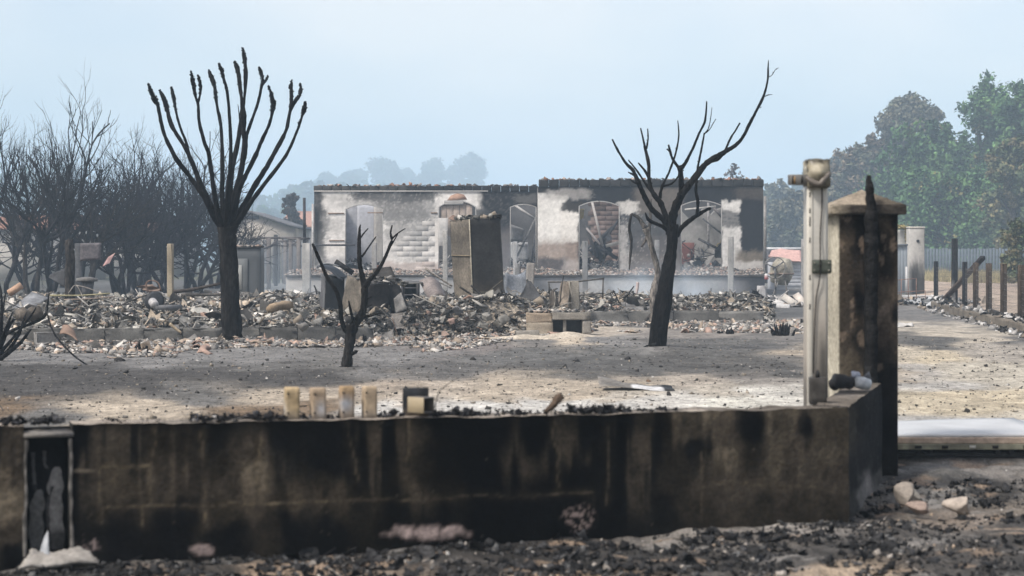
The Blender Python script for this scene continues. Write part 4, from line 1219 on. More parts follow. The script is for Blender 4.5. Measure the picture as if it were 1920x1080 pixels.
for pts, rad, yo in RL:
    dd_ = yo if len(pts) < 5 and pts[0][1] < 860 else 0.0
    limb(t2, zc(pts, **ZR), DR, rad, dd_ if pts[0][1] < 600 and len(pts) < 5 else (0.0 if pts[0][1] > 840 else yo * .6), yo, jit=.12)
mb = MB()
P_, Q_ = [], []
for pts, rad, yo in RL:
    zz_ = zc(pts, **ZR)
    for k in range(10):
        t = random.random() * (len(zz_) - 1.01); i = int(t); fr = t - i
        a, b = zz_[i], zz_[i + 1]
        rr_ = np.interp(t / (len(zz_) - 1), np.linspace(0, 1, len(rad)), rad)
        an = random.uniform(0, 2 * math.pi)
        P_.append(P(a[0] + (b[0] - a[0]) * fr, a[1] + (b[1] - a[1]) * fr, DR + yo * t / len(zz_)) + np.array([math.cos(an), math.sin(an) * .5, .2]) * rr_ * DR / FPX); Q_.append(random.uniform(.01, .022))
scatter(mb, np.array(P_), np.array(Q_), {'chunk': 2, 'stick': 1}, [(1, (.009, .0085, .0085))], 9, 70, 0)
tag(mb.build('twig_scars', M_BARK, t2), None, None, None, 'stuff')
mb = MB()
for k in range(9):
    a = P(1229 - k * 2.6, 645 + k * .6, DR - .15); b = P(1226 - k * 3.4, 661, DR - .25)
    v, f = tube(smooth_path([P(1231, 643, DR - .12), a, b], 3), [.010, .008, .005], 5, .2); mb.add(v, f, (.02, .02, .02))
mb.build('root_fringe', M_BARK, t2)

# ---- small forked tree
DS = 22.5
ZS = dict(ox=580, oy=410, k=3.724)
t3 = thing('small_forked_tree', 'short charred tree trunk with three forked stubby limbs', 'tree', P(650, 693, DS) * [1, 1, 0])
limb(t3, zc([(258, 1066), (260, 1040), (268, 960), (280, 880), (290, 800), (300, 745)], **ZS), DS, [13, 11, 9.6, 9, 11, 12], 0, 0, (.020, .0185, .0175), 14, 'trunk', .06)
for pts, rad, yo in [
    ([(275, 800), (245, 765), (222, 690), (214, 590), (180, 490), (130, 420), (85, 320), (50, 240), (22, 175)], [6, 5, 4.6, 4.2, 4.0, 3.6, 3.2, 3, 2.4], -.25),
    ([(295, 780), (330, 720), (372, 650), (385, 560), (385, 480), (372, 410), (352, 310), (348, 190), (350, 80), (357, 42)], [9, 8, 7.5, 7, 6.6, 5.2, 4.2, 3.8, 3, 1], .15),
    ([(358, 135), (378, 105), (410, 68)], [1.6, 1.4, 1.0], .15), ([(366, 268), (405, 212), (440, 160), (466, 125)], [2.2, 1.8, 1.5, 1.0], .15),
    ([(388, 480), (420, 430), (455, 395), (510, 310), (548, 225), (575, 155), (568, 100), (578, 45)], [6, 4.6, 4.2, 3.6, 3.2, 2.8, 2.2, 1.2], -.1),
    ([(578, 140), (620, 100), (672, 68)], [1.8, 1.4, .8], -.1), ([(578, 178), (602, 135), (620, 105)], [1.4, 1.2, .8], -.1),
    ([(350, 700), (390, 685), (440, 673), (500, 660)], [5, 3.4, 2.6, 1.6], -.2), ([(310, 720), (290, 650), (275, 575)], [4, 2.6, 1.4], -.2),
    ([(400, 620), (420, 608), (440, 600)], [2, 1.4, .8], -.1), ([(290, 945), (318, 935), (332, 925)], [4, 3.4, 2], -.2), ([(405, 560), (435, 545)], [1.6, .8], -.1)]:
    limb(t3, zc(pts, **ZS), DS, rad, 0 if pts[0][1] > 650 else yo * .7, yo, (.012, .011, .0105), jit=.12)

# ---- thin scorched sapling behind the leaning tree
DQ = 37.8
t4 = thing('scorched_sapling', 'thin grey scorched sapling bent left behind the leaning tree', 'tree', P(1226, 607, DQ) * [1, 1, 0])
limb(t4, [(1226, 612), (1227, 590), (1225, 573), (1227, 540), (1233, 520), (1232, 500), (1224, 473), (1216, 443), (1210, 428)], DQ, [10, 8, 7.5, 7, 6, 5.4, 5.2, 5.5, 7], 0, 0, (.15, .135, .12), 10, 'trunk')
for pts, rad in [([(1210, 428), (1204, 418), (1197, 408), (1184, 401)], [6, 4, 3.4, 2.2]), ([(1184, 401), (1180, 428), (1184, 452), (1182, 479), (1180, 505)], [2.4, 3, 2.6, 2.4, 1]), ([(1203, 463), (1214, 442), (1219, 416), (1220, 373)], [2.2, 3.6, 3.4, 2.6]), ([(1207, 612), (1212, 600), (1222, 588)], [2, 2.6, 3])]:
    limb(t4, pts, DQ, rad, 0, .2, (.055, .05, .046), 8)

# ---- burnt shrub at the left edge
DL = 24.5
ZE = dict(ox=0, oy=420, k=3.856)
t5 = thing('burnt_shrub', 'black burnt shrub of bare stalks at the left edge', 'shrub', P(-8, 680, DL) * [1, 1, 0])
for pts, rad, yo in [([(-40, 1010), (60, 930), (150, 855), (225, 760)], [5, 4.4, 3.6, 1.5], -.3), ([(-30, 990), (20, 830), (110, 760), (210, 728), (320, 670), (345, 580), (354, 498)], [4.4, 4, 3.4, 3, 3, 2, .8], 0), ([(-20, 960), (40, 800), (90, 700), (120, 690)], [4, 3.4, 2.6, 1], .3), ([(-10, 940), (12, 700), (12, 560), (4, 455)], [4.4, 3.4, 2.6, 1], .2),
                     ([(-10, 900), (50, 740), (92, 635)], [4, 3, 1], -.4), ([(0, 760), (22, 620), (40, 500)], [3, 2.4, .8], .1), ([(-30, 1000), (70, 900), (140, 790), (170, 700), (190, 640)], [4.4, 3.6, 3, 2.4, 1], .5), ([(-30, 970), (90, 830), (180, 720), (240, 640), (262, 600)], [4, 3, 2.4, 1.8, .8], -.1)]:
    limb(t5, zc(pts, **ZE), DL, rad, 0, yo, (.010, .010, .011), 7, 'stalk', .1)
q = zc([(333, 590), (352, 690), (400, 805), (500, 920), (600, 1000), (700, 1050), (770, 1080)], **ZE)
qq = np.array([P(a, b, 24.3 - .9 * k / 6) for k, (a, b) in enumerate(q)]); qq[-1][2] = .02
mb = MB(); v, f = tube(smooth_path(qq, 5), [.006, .012, .014, .013, .011, .009, .005], 6, .1); mb.add(v, f, (.025, .025, .027))
tag(mb.build('fallen_branch', M_BARK, None, qq[-1]), 'long thin black branch arching down to the ground beside the burnt shrub', 'branch')

# ---- charred plant stumps
def stump(px, py, wpx, hpx, n, lab, name='charred_plant'):
    b = G(px, py); s = b[1] / FPX
    t = thing(name, lab, 'burnt plant', b, 'charred plant stumps in the yard')
    for k in range(n):
        a = random.uniform(-1, 1); h = hpx * s * random.uniform(.5, 1.0) * (1 - .35 * abs(a))
        x = b[0] + a * wpx * s * .38; y = b[1] + random.uniform(-.12, .12)
        q = [(x, y, -.02), (x + a * .02, y, h * .5), (x + a * wpx * s * .14 + random.uniform(-.01, .01), y, h)]
        mb = MB(); v, f = tube(smooth_path(q, 3), [.030, .026, .006], 6, .25); mb.add(v, f, np.array([.009, .009, .010]) * random.uniform(.7, 1.5)); mb.build('stalk', M_CHAR, t)


stump(1467, 630, 48, 30, 18, 'broad tuft of black burnt stalks, rightmost in the yard')
stump(1452, 626, 14, 16, 4, 'small tuft of burnt stalks just left of the broad one')
stump(1369, 627, 14, 17, 6, 'narrow burnt tuft standing between the leaning tree and the broad tuft')
stump(1353, 626, 12, 11, 3, 'lowest small burnt tuft right of the leaning tree')
stump(685, 641, 18, 20, 4, 'burnt plant stubs right of the small forked tree')
stump(262, 661, 28, 22, 4, 'burnt stump on tile scatter left of the pollarded tree')

# ---- clods in the yard
for k, (px, py, wpx, hpx, lab) in enumerate([(1320, 657, 16, 7, 'black clod right of the leaning tree'), (1178, 674, 17, 8, 'black clod in front of the leaning tree'), (1145, 669, 12, 5, 'small black clod left of the leaning tree'), (1083, 679, 22, 6, 'flat black clod in mid yard'), (1205, 680, 6, 5, 'tiny round black clod below the leaning tree'), (1216, 716, 13, 5, 'brown clod above the fallen metal sheet'), (1030, 722, 18, 4, 'flat dark clod left of the metal sheet'), (1240, 688, 10, 4, 'thin dark clod below the leaning tree'), (140, 692, 20, 4, 'flat black clod near the fallen branch'), (225, 676, 26, 6, 'low dark mound left of the pollarded tree'), (980, 682, 12, 5, 'small dark clod in the middle of the yard')]):
    b = G(px, py); s = b[1] / FPX
    v, f = rock((0, 0, 0), (wpx * s / 2, wpx * s / 2, hpx * s * .8), 50 + k, 2)
    mb = MB(); mb.add(v + b + [0, 0, hpx * s * .2], f, (.03, .028, .027) if k != 5 else (.14, .09, .06)); tag(mb.build('clod', M_CHAR, None, b), lab, 'clod', 'clods in the yard')

# ---- warped roofing sheet on the ground
a = [G(1123, 731), G(1268, 733), G(1262, 727), G(1130, 716)]
a = [G(1124, 729, .03), G(1266, 733, .005), G(1262, 726, .02), G(1128, 722, .10)]
n_ = 24
u = np.linspace(0, 1, n_ + 1)
b0_, b1_ = np.array(a[0]), np.array(a[1])
V = []; cc = []
for k, t in enumerate(u):
    base = b0_ * (1 - t) + b1_ * t
    lift = .10 * (1 - t) ** 2 + .015 * abs(math.sin(t * 9)) + .01
    for j, wv in enumerate(np.linspace(0, 1, 5)):
        V.append(base + np.array([0, wv * .42, lift * (.25 + .75 * wv) + .012 * math.sin(wv * 9 + t * 5)]))
        cc.append((.60, .60, .60) if .45 < t < .85 and wv < .6 else ((.03, .03, .03) if t >= .85 else (.20, .185, .165)))
V = np.array(V); k_ = len(V)
V2_ = np.vstack([V, V - [0, 0, .006]]); F = []
for k in range(n_):
    for j in range(4):
        i = k * 5 + j
        F += [(i, i + 5, i + 6, i + 1), (i + k_, i + 1 + k_, i + 6 + k_, i + 5 + k_)]
for k in range(n_):
    F += [(k * 5, k * 5 + k_, k * 5 + 5 + k_, k * 5 + 5), (k * 5 + 4, k * 5 + 9, k * 5 + 9 + k_, k * 5 + 4 + k_)]
F += [tuple([0, 1, 2, 3, 4, 4 + k_, 3 + k_, 2 + k_, 1 + k_, k_]), tuple([n_ * 5 + j + k_ for j in range(5)] + [n_ * 5 + j for j in range(4, -1, -1)])]
mb = MB(); mb.add(V2_, F, np.array(cc + cc)); tag(mb.build('warped_sheet', M_METAL, None, b0_ * [1, 1, 0]), 'curled grey and white metal sheet lying on the sandy ground', 'metal sheet')

# ------------------------------------------------------------------ burnt house
HD_R, HD_L = 66.5, 67.5
SOOT = (.016, .0175, .021); SMK = (.07, .069, .07); PALE = (.70, .665, .63); WHT = (.78, .76, .74); GRY = (.40, .385, .37); BRN = (.30, .245, .205)
# soot, scorch and bare plaster on the two wings: (x0, x1, y0, y1, soft x, soft y, albedo, strength, mottling)
R_STAIN = [(1195, 1275, 352, 402, 14, 12, (.17, .145, .125), .85, .5), (1163, 1276, 402, 510, 5, 6, (.085, .086, .09), 1.0, .9), (1163, 1276, 478, 510, 6, 14, (.21, .19, .18), .8, .9), (1200, 1276, 445, 480, 14, 6, (.13, .12, .118), .8, .5),
           (1163, 1176, 425, 510, 8, 20, (.5, .48, .46), .8, 1.6), (1163, 1192, 379, 399, 9, 4, (.78, .745, .70), .95, .9), (1000, 1060, 366, 512, 7, 6, (.88, .85, .80), 1.0, .25), (1050, 1082, 397, 452, 4, 3, (.84, .80, .745), 1.0, .25), (1022, 1100, 356, 372, 16, 6, (.46, .435, .41), .7, .6),
           (1000, 1082, 458, 500, 12, 16, (.36, .285, .24), .95, .5), (1000, 1062, 488, 512, 14, 8, (.085, .08, .085), .95, .5), (1060, 1085, 490, 512, 10, 8, (.55, .5, .47), .7, .7), (1054, 1090, 380, 396, 5, 4, (.05, .045, .042), .95, .6),
           (1354, 1386, 378, 398, 4, 5, (.76, .735, .70), 1.0, .8), (1354, 1384, 398, 428, 4, 5, (.22, .215, .21), 1.0, 1.8), (1354, 1387, 426, 512, 5, 5, (.72, .695, .665), 1.0, 1.0), (1384, 1440, 476, 494, 18, 12, (.2, .17, .135), .9, .6), (1380, 1428, 492, 512, 14, 5, (.55, .52, .49), .95, .8), (1385, 1440, 352, 372, 16, 8, (.09, .078, .07), .8, .8), (1000, 1020, 350, 362, 6, 4, (.02, .02, .022), .9, .4)]
L_STAIN = [(580, 603, 355, 470, 8, 20, (.03, .031, .035), .95, .5), (580, 612, 395, 440, 9, 12, (.07, .07, .072), .8, .9), (580, 608, 440, 495, 8, 16, (.15, .148, .145), .75, .9), (605, 720, 357, 374, 10, 4, (.50, .485, .465), .5, .9), (670, 806, 355, 376, 26, 6, (.07, .07, .072), .95, 1.1), (758, 800, 357, 376, 12, 7, (.03, .03, .033), .9, .7),
           (706, 806, 370, 408, 18, 16, (.15, .148, .146), .85, 1.2), (730, 796, 400, 450, 18, 20, (.27, .265, .26), .7, 1.3), (770, 800, 430, 480, 14, 18, (.34, .335, .33), .55, 1.1), (720, 760, 440, 480, 16, 16, (.5, .485, .47), .5, 1.0), (715, 822, 494, 512, 10, 5, (.5, .40, .36), .7, .6), (610, 640, 410, 432, 9, 9, (.36, .35, .34), .5, 1.2), (640, 700, 376, 388, 14, 5, (.42, .405, .39), .6, 1.0),
           (905, 1015, 352, 512, 14, 8, (.022, .023, .027), 1.0, .35), (890, 912, 392, 512, 10, 8, (.06, .06, .063), .9, .5), (940, 958, 440, 512, 8, 24, (.16, .14, .135), .8, .6), (972, 1004, 366, 378, 9, 4, (.16, .155, .15), .7, 1.6), (800, 822, 380, 400, 9, 8, (.5, .485, .47), .5, .8)]


def facade_color(V):
    px, py = PX(V)
    wx = px + (fbm(px * .09, py * .09, 4, 301) - .5) * 12; wy = py + (fbm(px * .09, py * .09, 4, 303) - .5) * 12
    right = V[..., 1] < HD_R + .6
    out = np.zeros(V.shape)
    sp = fbm(px * .35, py * .4, 3, 307)
    for side, base, st in ((True, (.022, .0235, .028), R_STAIN), (False, (.86, .825, .785), L_STAIN)):
        c = np.tile(np.array(base), V.shape[:-1] + (1,))
        for (x0, x1, y0, y1, sx, sy, cc, a, mo) in st:
            k = sstep(x0 - sx, x0 + sx * .3, wx) * sstep(x1 + sx, x1 - sx * .3, wx) * sstep(y0 - sy, y0 + sy * .3, wy) * sstep(y1 + sy, y1 - sy * .3, wy)
            k = a * np.clip(k + (sp - .5) * mo * 1.6 * (k > .02) * (1.1 - .55 * k), 0, 1)
            c = c * (1 - k[..., None]) + k[..., None] * np.array(cc)
        out = np.where((right == side)[..., None], c, out)
    out = out * (.86 + .28 * fbm(px * .25, py * .3, 3, 305))[..., None]
    fl = (vnoise(px * .8, py * .9, 311) > .84) & ((px > 1162) & (px < 1250) & (py > 400) | (px > 715) & (px < 810))
    out[fl] = out[fl] * .55 + np.array([.20, .195, .19])
    return out


def wall_panel(mb, xs, zlo, zhi, y, th, colf, nz):
    """wall piece with front and back grids, following a curved lower edge"""
    n = len(xs)
    t = np.linspace(0, 1, nz)
    Z = zlo[:, None] + (zhi - zlo)[:, None] * t[None]
    X = np.repeat(xs[:, None], nz, 1)
    Vf = np.stack([X, np.full_like(X, y), Z], -1); Vb = np.stack([X, np.full_like(X, y + th), Z], -1)
    i = np.arange(n - 1)[:, None] * nz + np.arange(nz - 1)[None, :]
    F = np.stack([i, i + nz, i + nz + 1, i + 1], -1).reshape(-1, 4)
    cf = colf(Vf)
    mb.add(Vf.reshape(-1, 3), F, cf.reshape(-1, 3))
    mb.add(Vb.reshape(-1, 3), F[:, ::-1], (cf * .5 + .15).reshape(-1, 3))
    for (A, Bk, rev) in ((Vf[:, 0], Vb[:, 0], True), (Vf[:, -1], Vb[:, -1], False)):
        k = np.arange(n - 1); FF = np.stack([k, k + 1, k + n + 1, k + n], -1)
        mb.add(np.concatenate([A, Bk]), FF if not rev else FF[:, ::-1], (.42, .4, .37))
    for (A, Bk, rev) in ((Vf[0], Vb[0], False), (Vf[-1], Vb[-1], True)):
        k = np.arange(nz - 1); FF = np.stack([k, k + 1, k + nz + 1, k + nz], -1)
        mb.add(np.concatenate([A, Bk]), FF if not rev else FF[:, ::-1], (.50, .475, .44))


def facade(name, house, x0, x1, z0, z1, y, ops, step=.05):
    mb = MB(); cur = x0

    def cols(a, b): return np.linspace(a, b, max(2, int((b - a) / step) + 1))
    for (a, b, zb, zs, rise) in ops:
        xs = cols(cur, a); wall_panel(mb, xs, np.full(len(xs), z0), np.full(len(xs), z1), y, .25, facade_color, 64)
        xs = cols(a, b); m = (a + b) / 2; h = (b - a) / 2
        if b < x1 - 1e-6 or True:
            arch = zs + rise * (1 - ((xs - m) / h) ** 2)
        wall_panel(mb, xs, arch, np.full(len(xs), z1), y, .25, facade_color, 24)
        if zb > z0 + .02:
            wall_panel(mb, xs, np.full(len(xs), z0), np.full(len(xs), zb), y, .25, facade_color, 6)
        cur = b
    if cur < x1 - 1e-6:
        xs = cols(cur, x1); wall_panel(mb, xs, np.full(len(xs), z0), np.full(len(xs), z1), y, .25, facade_color, 64)
    return mb.build(name, M_FACADE, house)


def hx(px, D): return (px - 960) / FPX * D
def hz_(py, D): return EYE - (py - HOR) / FPX * D


house = thing('burnt_house', 'long roofless burnt-out house with arched openings and soot-stained white walls', 'house', (1.0, 68, 0))
LDx = lambda p: hx(p, HD_L)
RDx = lambda p: hx(p, HD_R)
FLOOR = .78
wl = facade('facade_wall', house, LDx(589), LDx(1010), FLOOR, hz_(359, HD_L), HD_L, [(LDx(647), LDx(718), FLOOR, hz_(392, HD_L), .20), (LDx(822), LDx(893), FLOOR, hz_(388, HD_L), .26), (LDx(956), LDx(1006.5), FLOOR, hz_(388, HD_L), .12)])
tag(wl, 'paler set-back wing of the facade with exposed grey blocks')
wr = facade('facade_wall', house, RDx(1008.5), RDx(1431), FLOOR, hz_(350, HD_R), HD_R, [(RDx(1085), RDx(1162), FLOOR, hz_(386, HD_R), .20), (RDx(1276.5), RDx(1354), FLOOR, hz_(385, HD_R), .20)])
tag(wr, 'darker projecting wing of the facade with two wide arches')
# side return of the projecting wing and outer gables
for (xa, y0_, y1_, z1_) in ((RDx(1008.5), HD_R + .26, HD_L + .5, hz_(351, HD_R)), (RDx(1431) - .25, HD_R + .26, 75.5, hz_(352, HD_R)), (LDx(589), HD_L + .26, 75.5, hz_(361, HD_L))):
    mb = MB()
    ys = np.linspace(y0_, y1_, 12)
    v, f = cbox(xa, xa + .25, y0_, y1_, FLOOR, z1_, 0, None, 0, 6)
    mb.add(v, f, np.array([.36, .35, .34]) * (.4 + 1.1 * fbm(v[:, 1] * 1.2, v[:, 2] * 1.4, 3, 321))[:, None]); mb.build('side_wall', M_FACADE, house)

# ring-beam blocks along the wall heads
def beam(x0, x1, y, z0, z1, n, dark, par):
    me0 = None
    w_ = (x1 - x0) / n
    for k in range(n):
        hh = (z1 - z0) * random.uniform(.93, 1.0)
        v, f = cbox(x0 + k * w_ + .006, x0 + (k + 1) * w_ - .006, y - .045, y + .26, z0 + .003, z0 + hh, .012, None, .004, 2)
        c = np.array(dark(x0 + (k + .5) * w_)) * random.uniform(.75, 1.25)
        mb = MB(); mb.add(v, f, c[None] * (.7 + .6 * fbm(v[:, 0] * 3, v[:, 2] * 4, 3, 323))[:, None]); mb.build('coping_block', M_CONC, par)


beam(LDx(588), LDx(1009), HD_L, hz_(359, HD_L), hz_(348, HD_L), 24, lambda x: (.07, .068, .066) if x < LDx(760) else (.026, .026, .028), wl)
beam(RDx(1010), RDx(1432), HD_R, hz_(350, HD_R), hz_(336.5, HD_R), 22, lambda x: (.035, .034, .034), wr)
mb = MB(); n = 240
xx = np.concatenate([rng.uniform(LDx(590), LDx(1005), 110), rng.uniform(RDx(1012), RDx(1430), 130)])
yy = np.where(np.arange(n) < 110, HD_L + .1, HD_R + .1) + rng.uniform(-.1, .12, n)
zz = np.where(np.arange(n) < 110, hz_(348.5, HD_L), hz_(337.3, HD_R))
scatter(mb, np.stack([xx, yy, zz], -1), rng.uniform(.05, .20, n), {'tile': 2, 'shard': 3, 'chunk': 2}, [(3, (.3, .17, .12)), (3, (.2, .19, .18)), (3, (.07, .07, .07)), (1, (.42, .36, .32))], 31, 25, .15)
tag(mb.build('tile_crumbs', M_CLAY, house), None, None, None, 'stuff')

# exposed blocks standing proud on the pale wing
bw, bh = .50, .20
v, f = cbox(-bw / 2 + .004, bw / 2 - .004, -.0035, .02, -bh / 2 + .002, bh / 2 - .002, .001)
proto = None
kk = 0
for row in range(13):
    z = .98 + row * bh
    off = (row % 2) * bw / 2
    for cidx in range(-1, 9):
        x = LDx(720) + bw / 2 + cidx * bw + off - .24
        if x - bw / 2 < LDx(720) or x + bw / 2 > LDx(820): continue
        if vnoise(x * 1.3, z * 1.3, 41) < .55: continue
        vv = v + np.array([x, HD_L, z])
        cc = np.repeat(facade_color(np.array([[[x, HD_L, z]]])).reshape(1, 3), len(vv), 0) * rng.uniform(.9, 1.06)
        mb = MB(); mb.add(vv, f, cc); mb.build('block', M_FACADE, wl); kk += 1
# lintel lines, string course, pipes and hooks on the facade
mb = MB(); v, f = cbox(LDx(589), LDx(915), HD_L - .05, HD_L - .003, hz_(359.5, HD_L), hz_(357.5, HD_L), .005); mb.add(v, f, (.60, .575, .545)); mb.build('string_course', M_FACADE, wl)
for (a, b, y) in ((615, 645, 400), (689, 718, 399), (808, 820, 399), (617, 646, 451)):
    mb = MB(); v, f = cbox(LDx(a), LDx(b), HD_L - .035, HD_L - .003, hz_(y + 1, HD_L), hz_(y - 1, HD_L), .004); mb.add(v, f, (.28, .2, .15)); mb.build('shutter_rail', M_CLAY, wl)
mb = MB(); v, f = cbox(LDx(590), LDx(668), HD_L - .35, HD_L - .27, hz_(461.5, HD_L), hz_(458, HD_L), .01); mb.add(v, f, (.06, .06, .065)); tag(mb.build('charred_rail', M_CHAR, None, (LDx(630), HD_L - .3, 2.0)), 'thin charred rail across the pale left end of the facade', 'rail')
for (a, y0_, y1_, D, c) in ((586.5, 382, 505, HD_L - .12, (.5, .49, .48)), (1434.5, 368, 520, HD_R - .1, (.22, .21, .2))):
    mb = MB(); v, f = tube([(hx(a, D), D, hz_(y1_, D)), (hx(a, D), D, hz_(y0_, D))], .045 if a < 1000 else .06, 10); mb.add(v, f, c); mb.build('downpipe', M_METAL, house)
# bright thin frames left in the openings
for (D, a, b, zs, rise) in ((HD_L, 647, 718, hz_(392, HD_L), .20), (HD_L, 822, 893, hz_(388, HD_L), .26), (HD_R, 1085, 1162, hz_(386, HD_R), .20), (HD_R, 1276.5, 1354, hz_(385, HD_R), .20), (HD_L, 956, 1006, hz_(388, HD_L), .12)):
    xa, xb = hx(a, D), hx(b, D); m = (xa + xb) / 2; h = (xb - xa) / 2
    xs = np.linspace(xa + .02, xb - .02, 20)
    q = [(xa + .02, D + .02, FLOOR)] + [(x, D + .02, zs + rise * (1 - ((x - m) / h) ** 2) - .02) for x in xs] + [(xb - .02, D + .02, FLOOR)]
    mb = MB(); v, f = tube(q, .022, 5); mb.add(v, f, (.55, .535, .52)); mb.build('arch_trim', M_FACADE, house)

# inside: rear wall, partitions, hollow-brick wall
mb = MB(); v, f = cbox(LDx(589) + .3, RDx(1431) - .3, 75.2, 75.45, FLOOR, 4.15, 0, None, 0, 30)
c = np.where((v[:, 0] < LDx(760))[:, None], np.array([.46, .46, .49]), np.array([.11, .108, .11])) * (.2 + 1.5 * fbm(v[:, 0] * .8, v[:, 2] * 1.2, 4, 331))[:, None]
mb.add(v, f, c); mb.build('rear_wall', M_FACADE, house)
mb = MB(); v, f = cbox(LDx(655), LDx(690), 71.0, 71.2, FLOOR, 3.9, 0, None, 0, 6); mb.add(v, f, np.array([.60, .61, .66]) * (.85 + .25 * fbm(v[:, 0] * 2, v[:, 2] * 2, 3, 333))[:, None]); mb.build('partition', M_FACADE, house)
mb = MB(); v, f = cbox(LDx(690) + .01, LDx(735), 70.2, 70.4, FLOOR, 3.75, 0, None, 0, 6); mb.add(v, f, np.array([.50, .48, .46]) * (.7 + .5 * fbm(v[:, 0] * 2, v[:, 2] * 2, 3, 335))[:, None]); mb.build('partition', M_FACADE, house)
mb = MB(); v, f = cbox(RDx(1300), RDx(1420), 72.0, 72.2, FLOOR, 4.1, 0, None, 0, 16); tz = (v[:, 2] > 3.0); v[tz, 2] -= (fbm(v[tz, 0] * 2.2, v[tz, 0] * 0, 3, 338) * 1.5) * (v[tz, 2] - 3.0) / 1.1; mb.add(v, f, np.array([.36, .35, .335]) * (.0 + 1.7 * fbm(v[:, 0] * 1.2, v[:, 2] * 1.5, 4, 337))[:, None]); mb.build('partition', M_FACADE, house)
mb = MB(); v, f = cbox(RDx(1276), RDx(1320), 70.0, 70.15, FLOOR, 2.05, .01, None, 0, 3); mb.add(v, f, np.array([.22, .10, .09]) * (.7 + .5 * fbm(v[:, 0] * 3, v[:, 2] * 3, 3, 339))[:, None]); tag(mb.build('partition', M_CLAY, house), 'low dark red partition behind the right arch')
DB = 71.5
bwall_mb = MB(); v, f = cbox(hx(1108, DB), hx(1205, DB), DB + .02, DB + .2, FLOOR, 4.05, 0); bwall_mb.add(v, f, (.17, .14, .13)); bwall = tag(bwall_mb.build('hollow_brick_wall', M_CLAY, house), 'red hollow-brick partition seen through an arch')
for row in range(16):
    for cidx in range(5):
        x = hx(1108, DB) + .25 + cidx * .5 + (row % 2) * .25 - .12
        z = FLOOR + .1 + row * .2
        if x < hx(1110, DB) or x > hx(1200, DB): continue
        v, f = cbox(x - .246, x + .246, DB - .004, DB + .018, z - .096, z + .096, .002)
        mb = MB(); mb.add(v, f, np.array([.215, .165, .15]) * random.uniform(.85, 1.12) * (.35 + 1.2 * float(vnoise(x * 1.1, z * 1.1, 63)))); mb.build('brick', M_CLAY, bwall)
# planks closing the middle arch, and the brick arch head above it
for k in range(5):
    a = 826 + k * 12
    mb = MB(); v, f = cbox(LDx(a), LDx(a + 11.2), HD_L + .08, HD_L + .12, 2.3, hz_(383 - (2 if 1 < k < 4 else 0), HD_L), .004, None, 0, 1); mb.add(v, f, np.array([.36, .30, .26]) * random.uniform(.75, 1.2)); mb.build('shutter_plank', M_CONC, house)
q = [LDx(838), LDx(845), LDx(858), LDx(870), LDx(876)]
zq = [hz_(376, HD_L), hz_(367, HD_L), hz_(362, HD_L), hz_(365, HD_L), hz_(374, HD_L)]
V = [(a, HD_L - .012, b) for a, b in zip(q, zq)] + [(a, HD_L - .002, b) for a, b in zip(q, zq)]
mb = MB(); mb.add(np.array(V), [(0, 1, 2, 3, 4)[::-1], (5, 6, 7, 8, 9), (0, 1, 6, 5), (1, 2, 7, 6), (2, 3, 8, 7), (3, 4, 9, 8), (4, 0, 5, 9)], (.42, .27, .20)); mb.build('bare_brick_patch', M_CLAY, wl)
mb = MB(); v, f = cbox(LDx(833), LDx(869), HD_L - .02, HD_L + .14, hz_(384, HD_L), hz_(376, HD_L), .02, None, .01, 2); mb.add(v, f, (.34, .33, .32)); mb.build('lintel', M_FACADE, wl)
mb = MB(); v, f = cbox(LDx(822), LDx(840), HD_L - .2, HD_L - .1, 1.9, hz_(409, HD_L), .01, None, 0, 2); mb.add(v, f, (.58, .56, .54)); mb.build('loose_board', M_FACADE, house)

# fallen roof beams and sheets inside the arches
def beam_thing(a, b, Da, Db, w_, c, lab, name='fallen_beam', grp='fallen roof timbers in the house'):
    p, q_ = P(a[0], a[1], Da), P(b[0], b[1], Db)
    mb = MB(); v, f = bar(p, q_, w_ * 1.35); mb.add(v, f, c); tag(mb.build(name, M_CHAR if max(c) < .3 else M_CONC, None, p), lab, 'beam', grp)


beam_thing((1110, 378), (1130, 462), 68.6, 68.2, .07, (.42, .40, .39), 'pale upright rafter leaning in the left wide arch')
beam_thing((1100, 428), (1133, 468), 68.8, 68.4, .06, (.30, .28, .28), 'thin rafter slanting right in the left wide arch')
beam_thing((1160, 412), (1126, 462), 68.9, 68.3, .07, (.05, .05, .055), 'charred rafter slanting left in the left wide arch')
beam_thing((1104, 468), (1150, 426), 69.3, 69.3, .12, (.05, .052, .06), 'thick charred joist crossing the left wide arch')
beam_thing((1120, 462), (1158, 485), 68.2, 68.2, .10, (.04, .042, .05), 'low charred joist at the foot of the left wide arch')
beam_thing((1136, 461), (1161, 455), 67.8, 67.8, .10, (.60, .57, .53), 'pale broken beam end on debris in the left wide arch')
beam_thing((1318, 410), (1353, 438), 68.6, 68.2, .05, (.07, .07, .075), 'dark rafter slanting down right in the right wide arch')
beam_thing((1338, 390), (1353, 406), 68.6, 68.4, .08, (.12, .11, .11), 'short dark strut in the top of the right wide arch')
beam_thing((1092, 405), (1118, 480), 69.4, 68.3, .10, (.06, .06, .065), 'charred post leaning in the left wide arch')
beam_thing((1310, 448), (1345, 466), 68.4, 68.0, .07, (.06, .06, .065), 'low charred strut in the right wide arch')
beam_thing((1284, 393), (1342, 387), 68.9, 68.9, .05, (.6, .58, .55), 'pale horizontal batten in the right wide arch')
beam_thing((1328, 380), (1328, 480), 70.5, 70.5, .06, (.28, .27, .27), 'upright pipe in the right wide arch')
beam_thing((966, 385), (1010, 415), 69.2, 69.2, .06, (.5, .49, .48), 'pale pole slanting in the narrow arch')
beam_thing((1010, 398), (970, 480), 69.0, 68.4, .06, (.2, .2, .2), 'grey pole leaning left in the narrow arch')
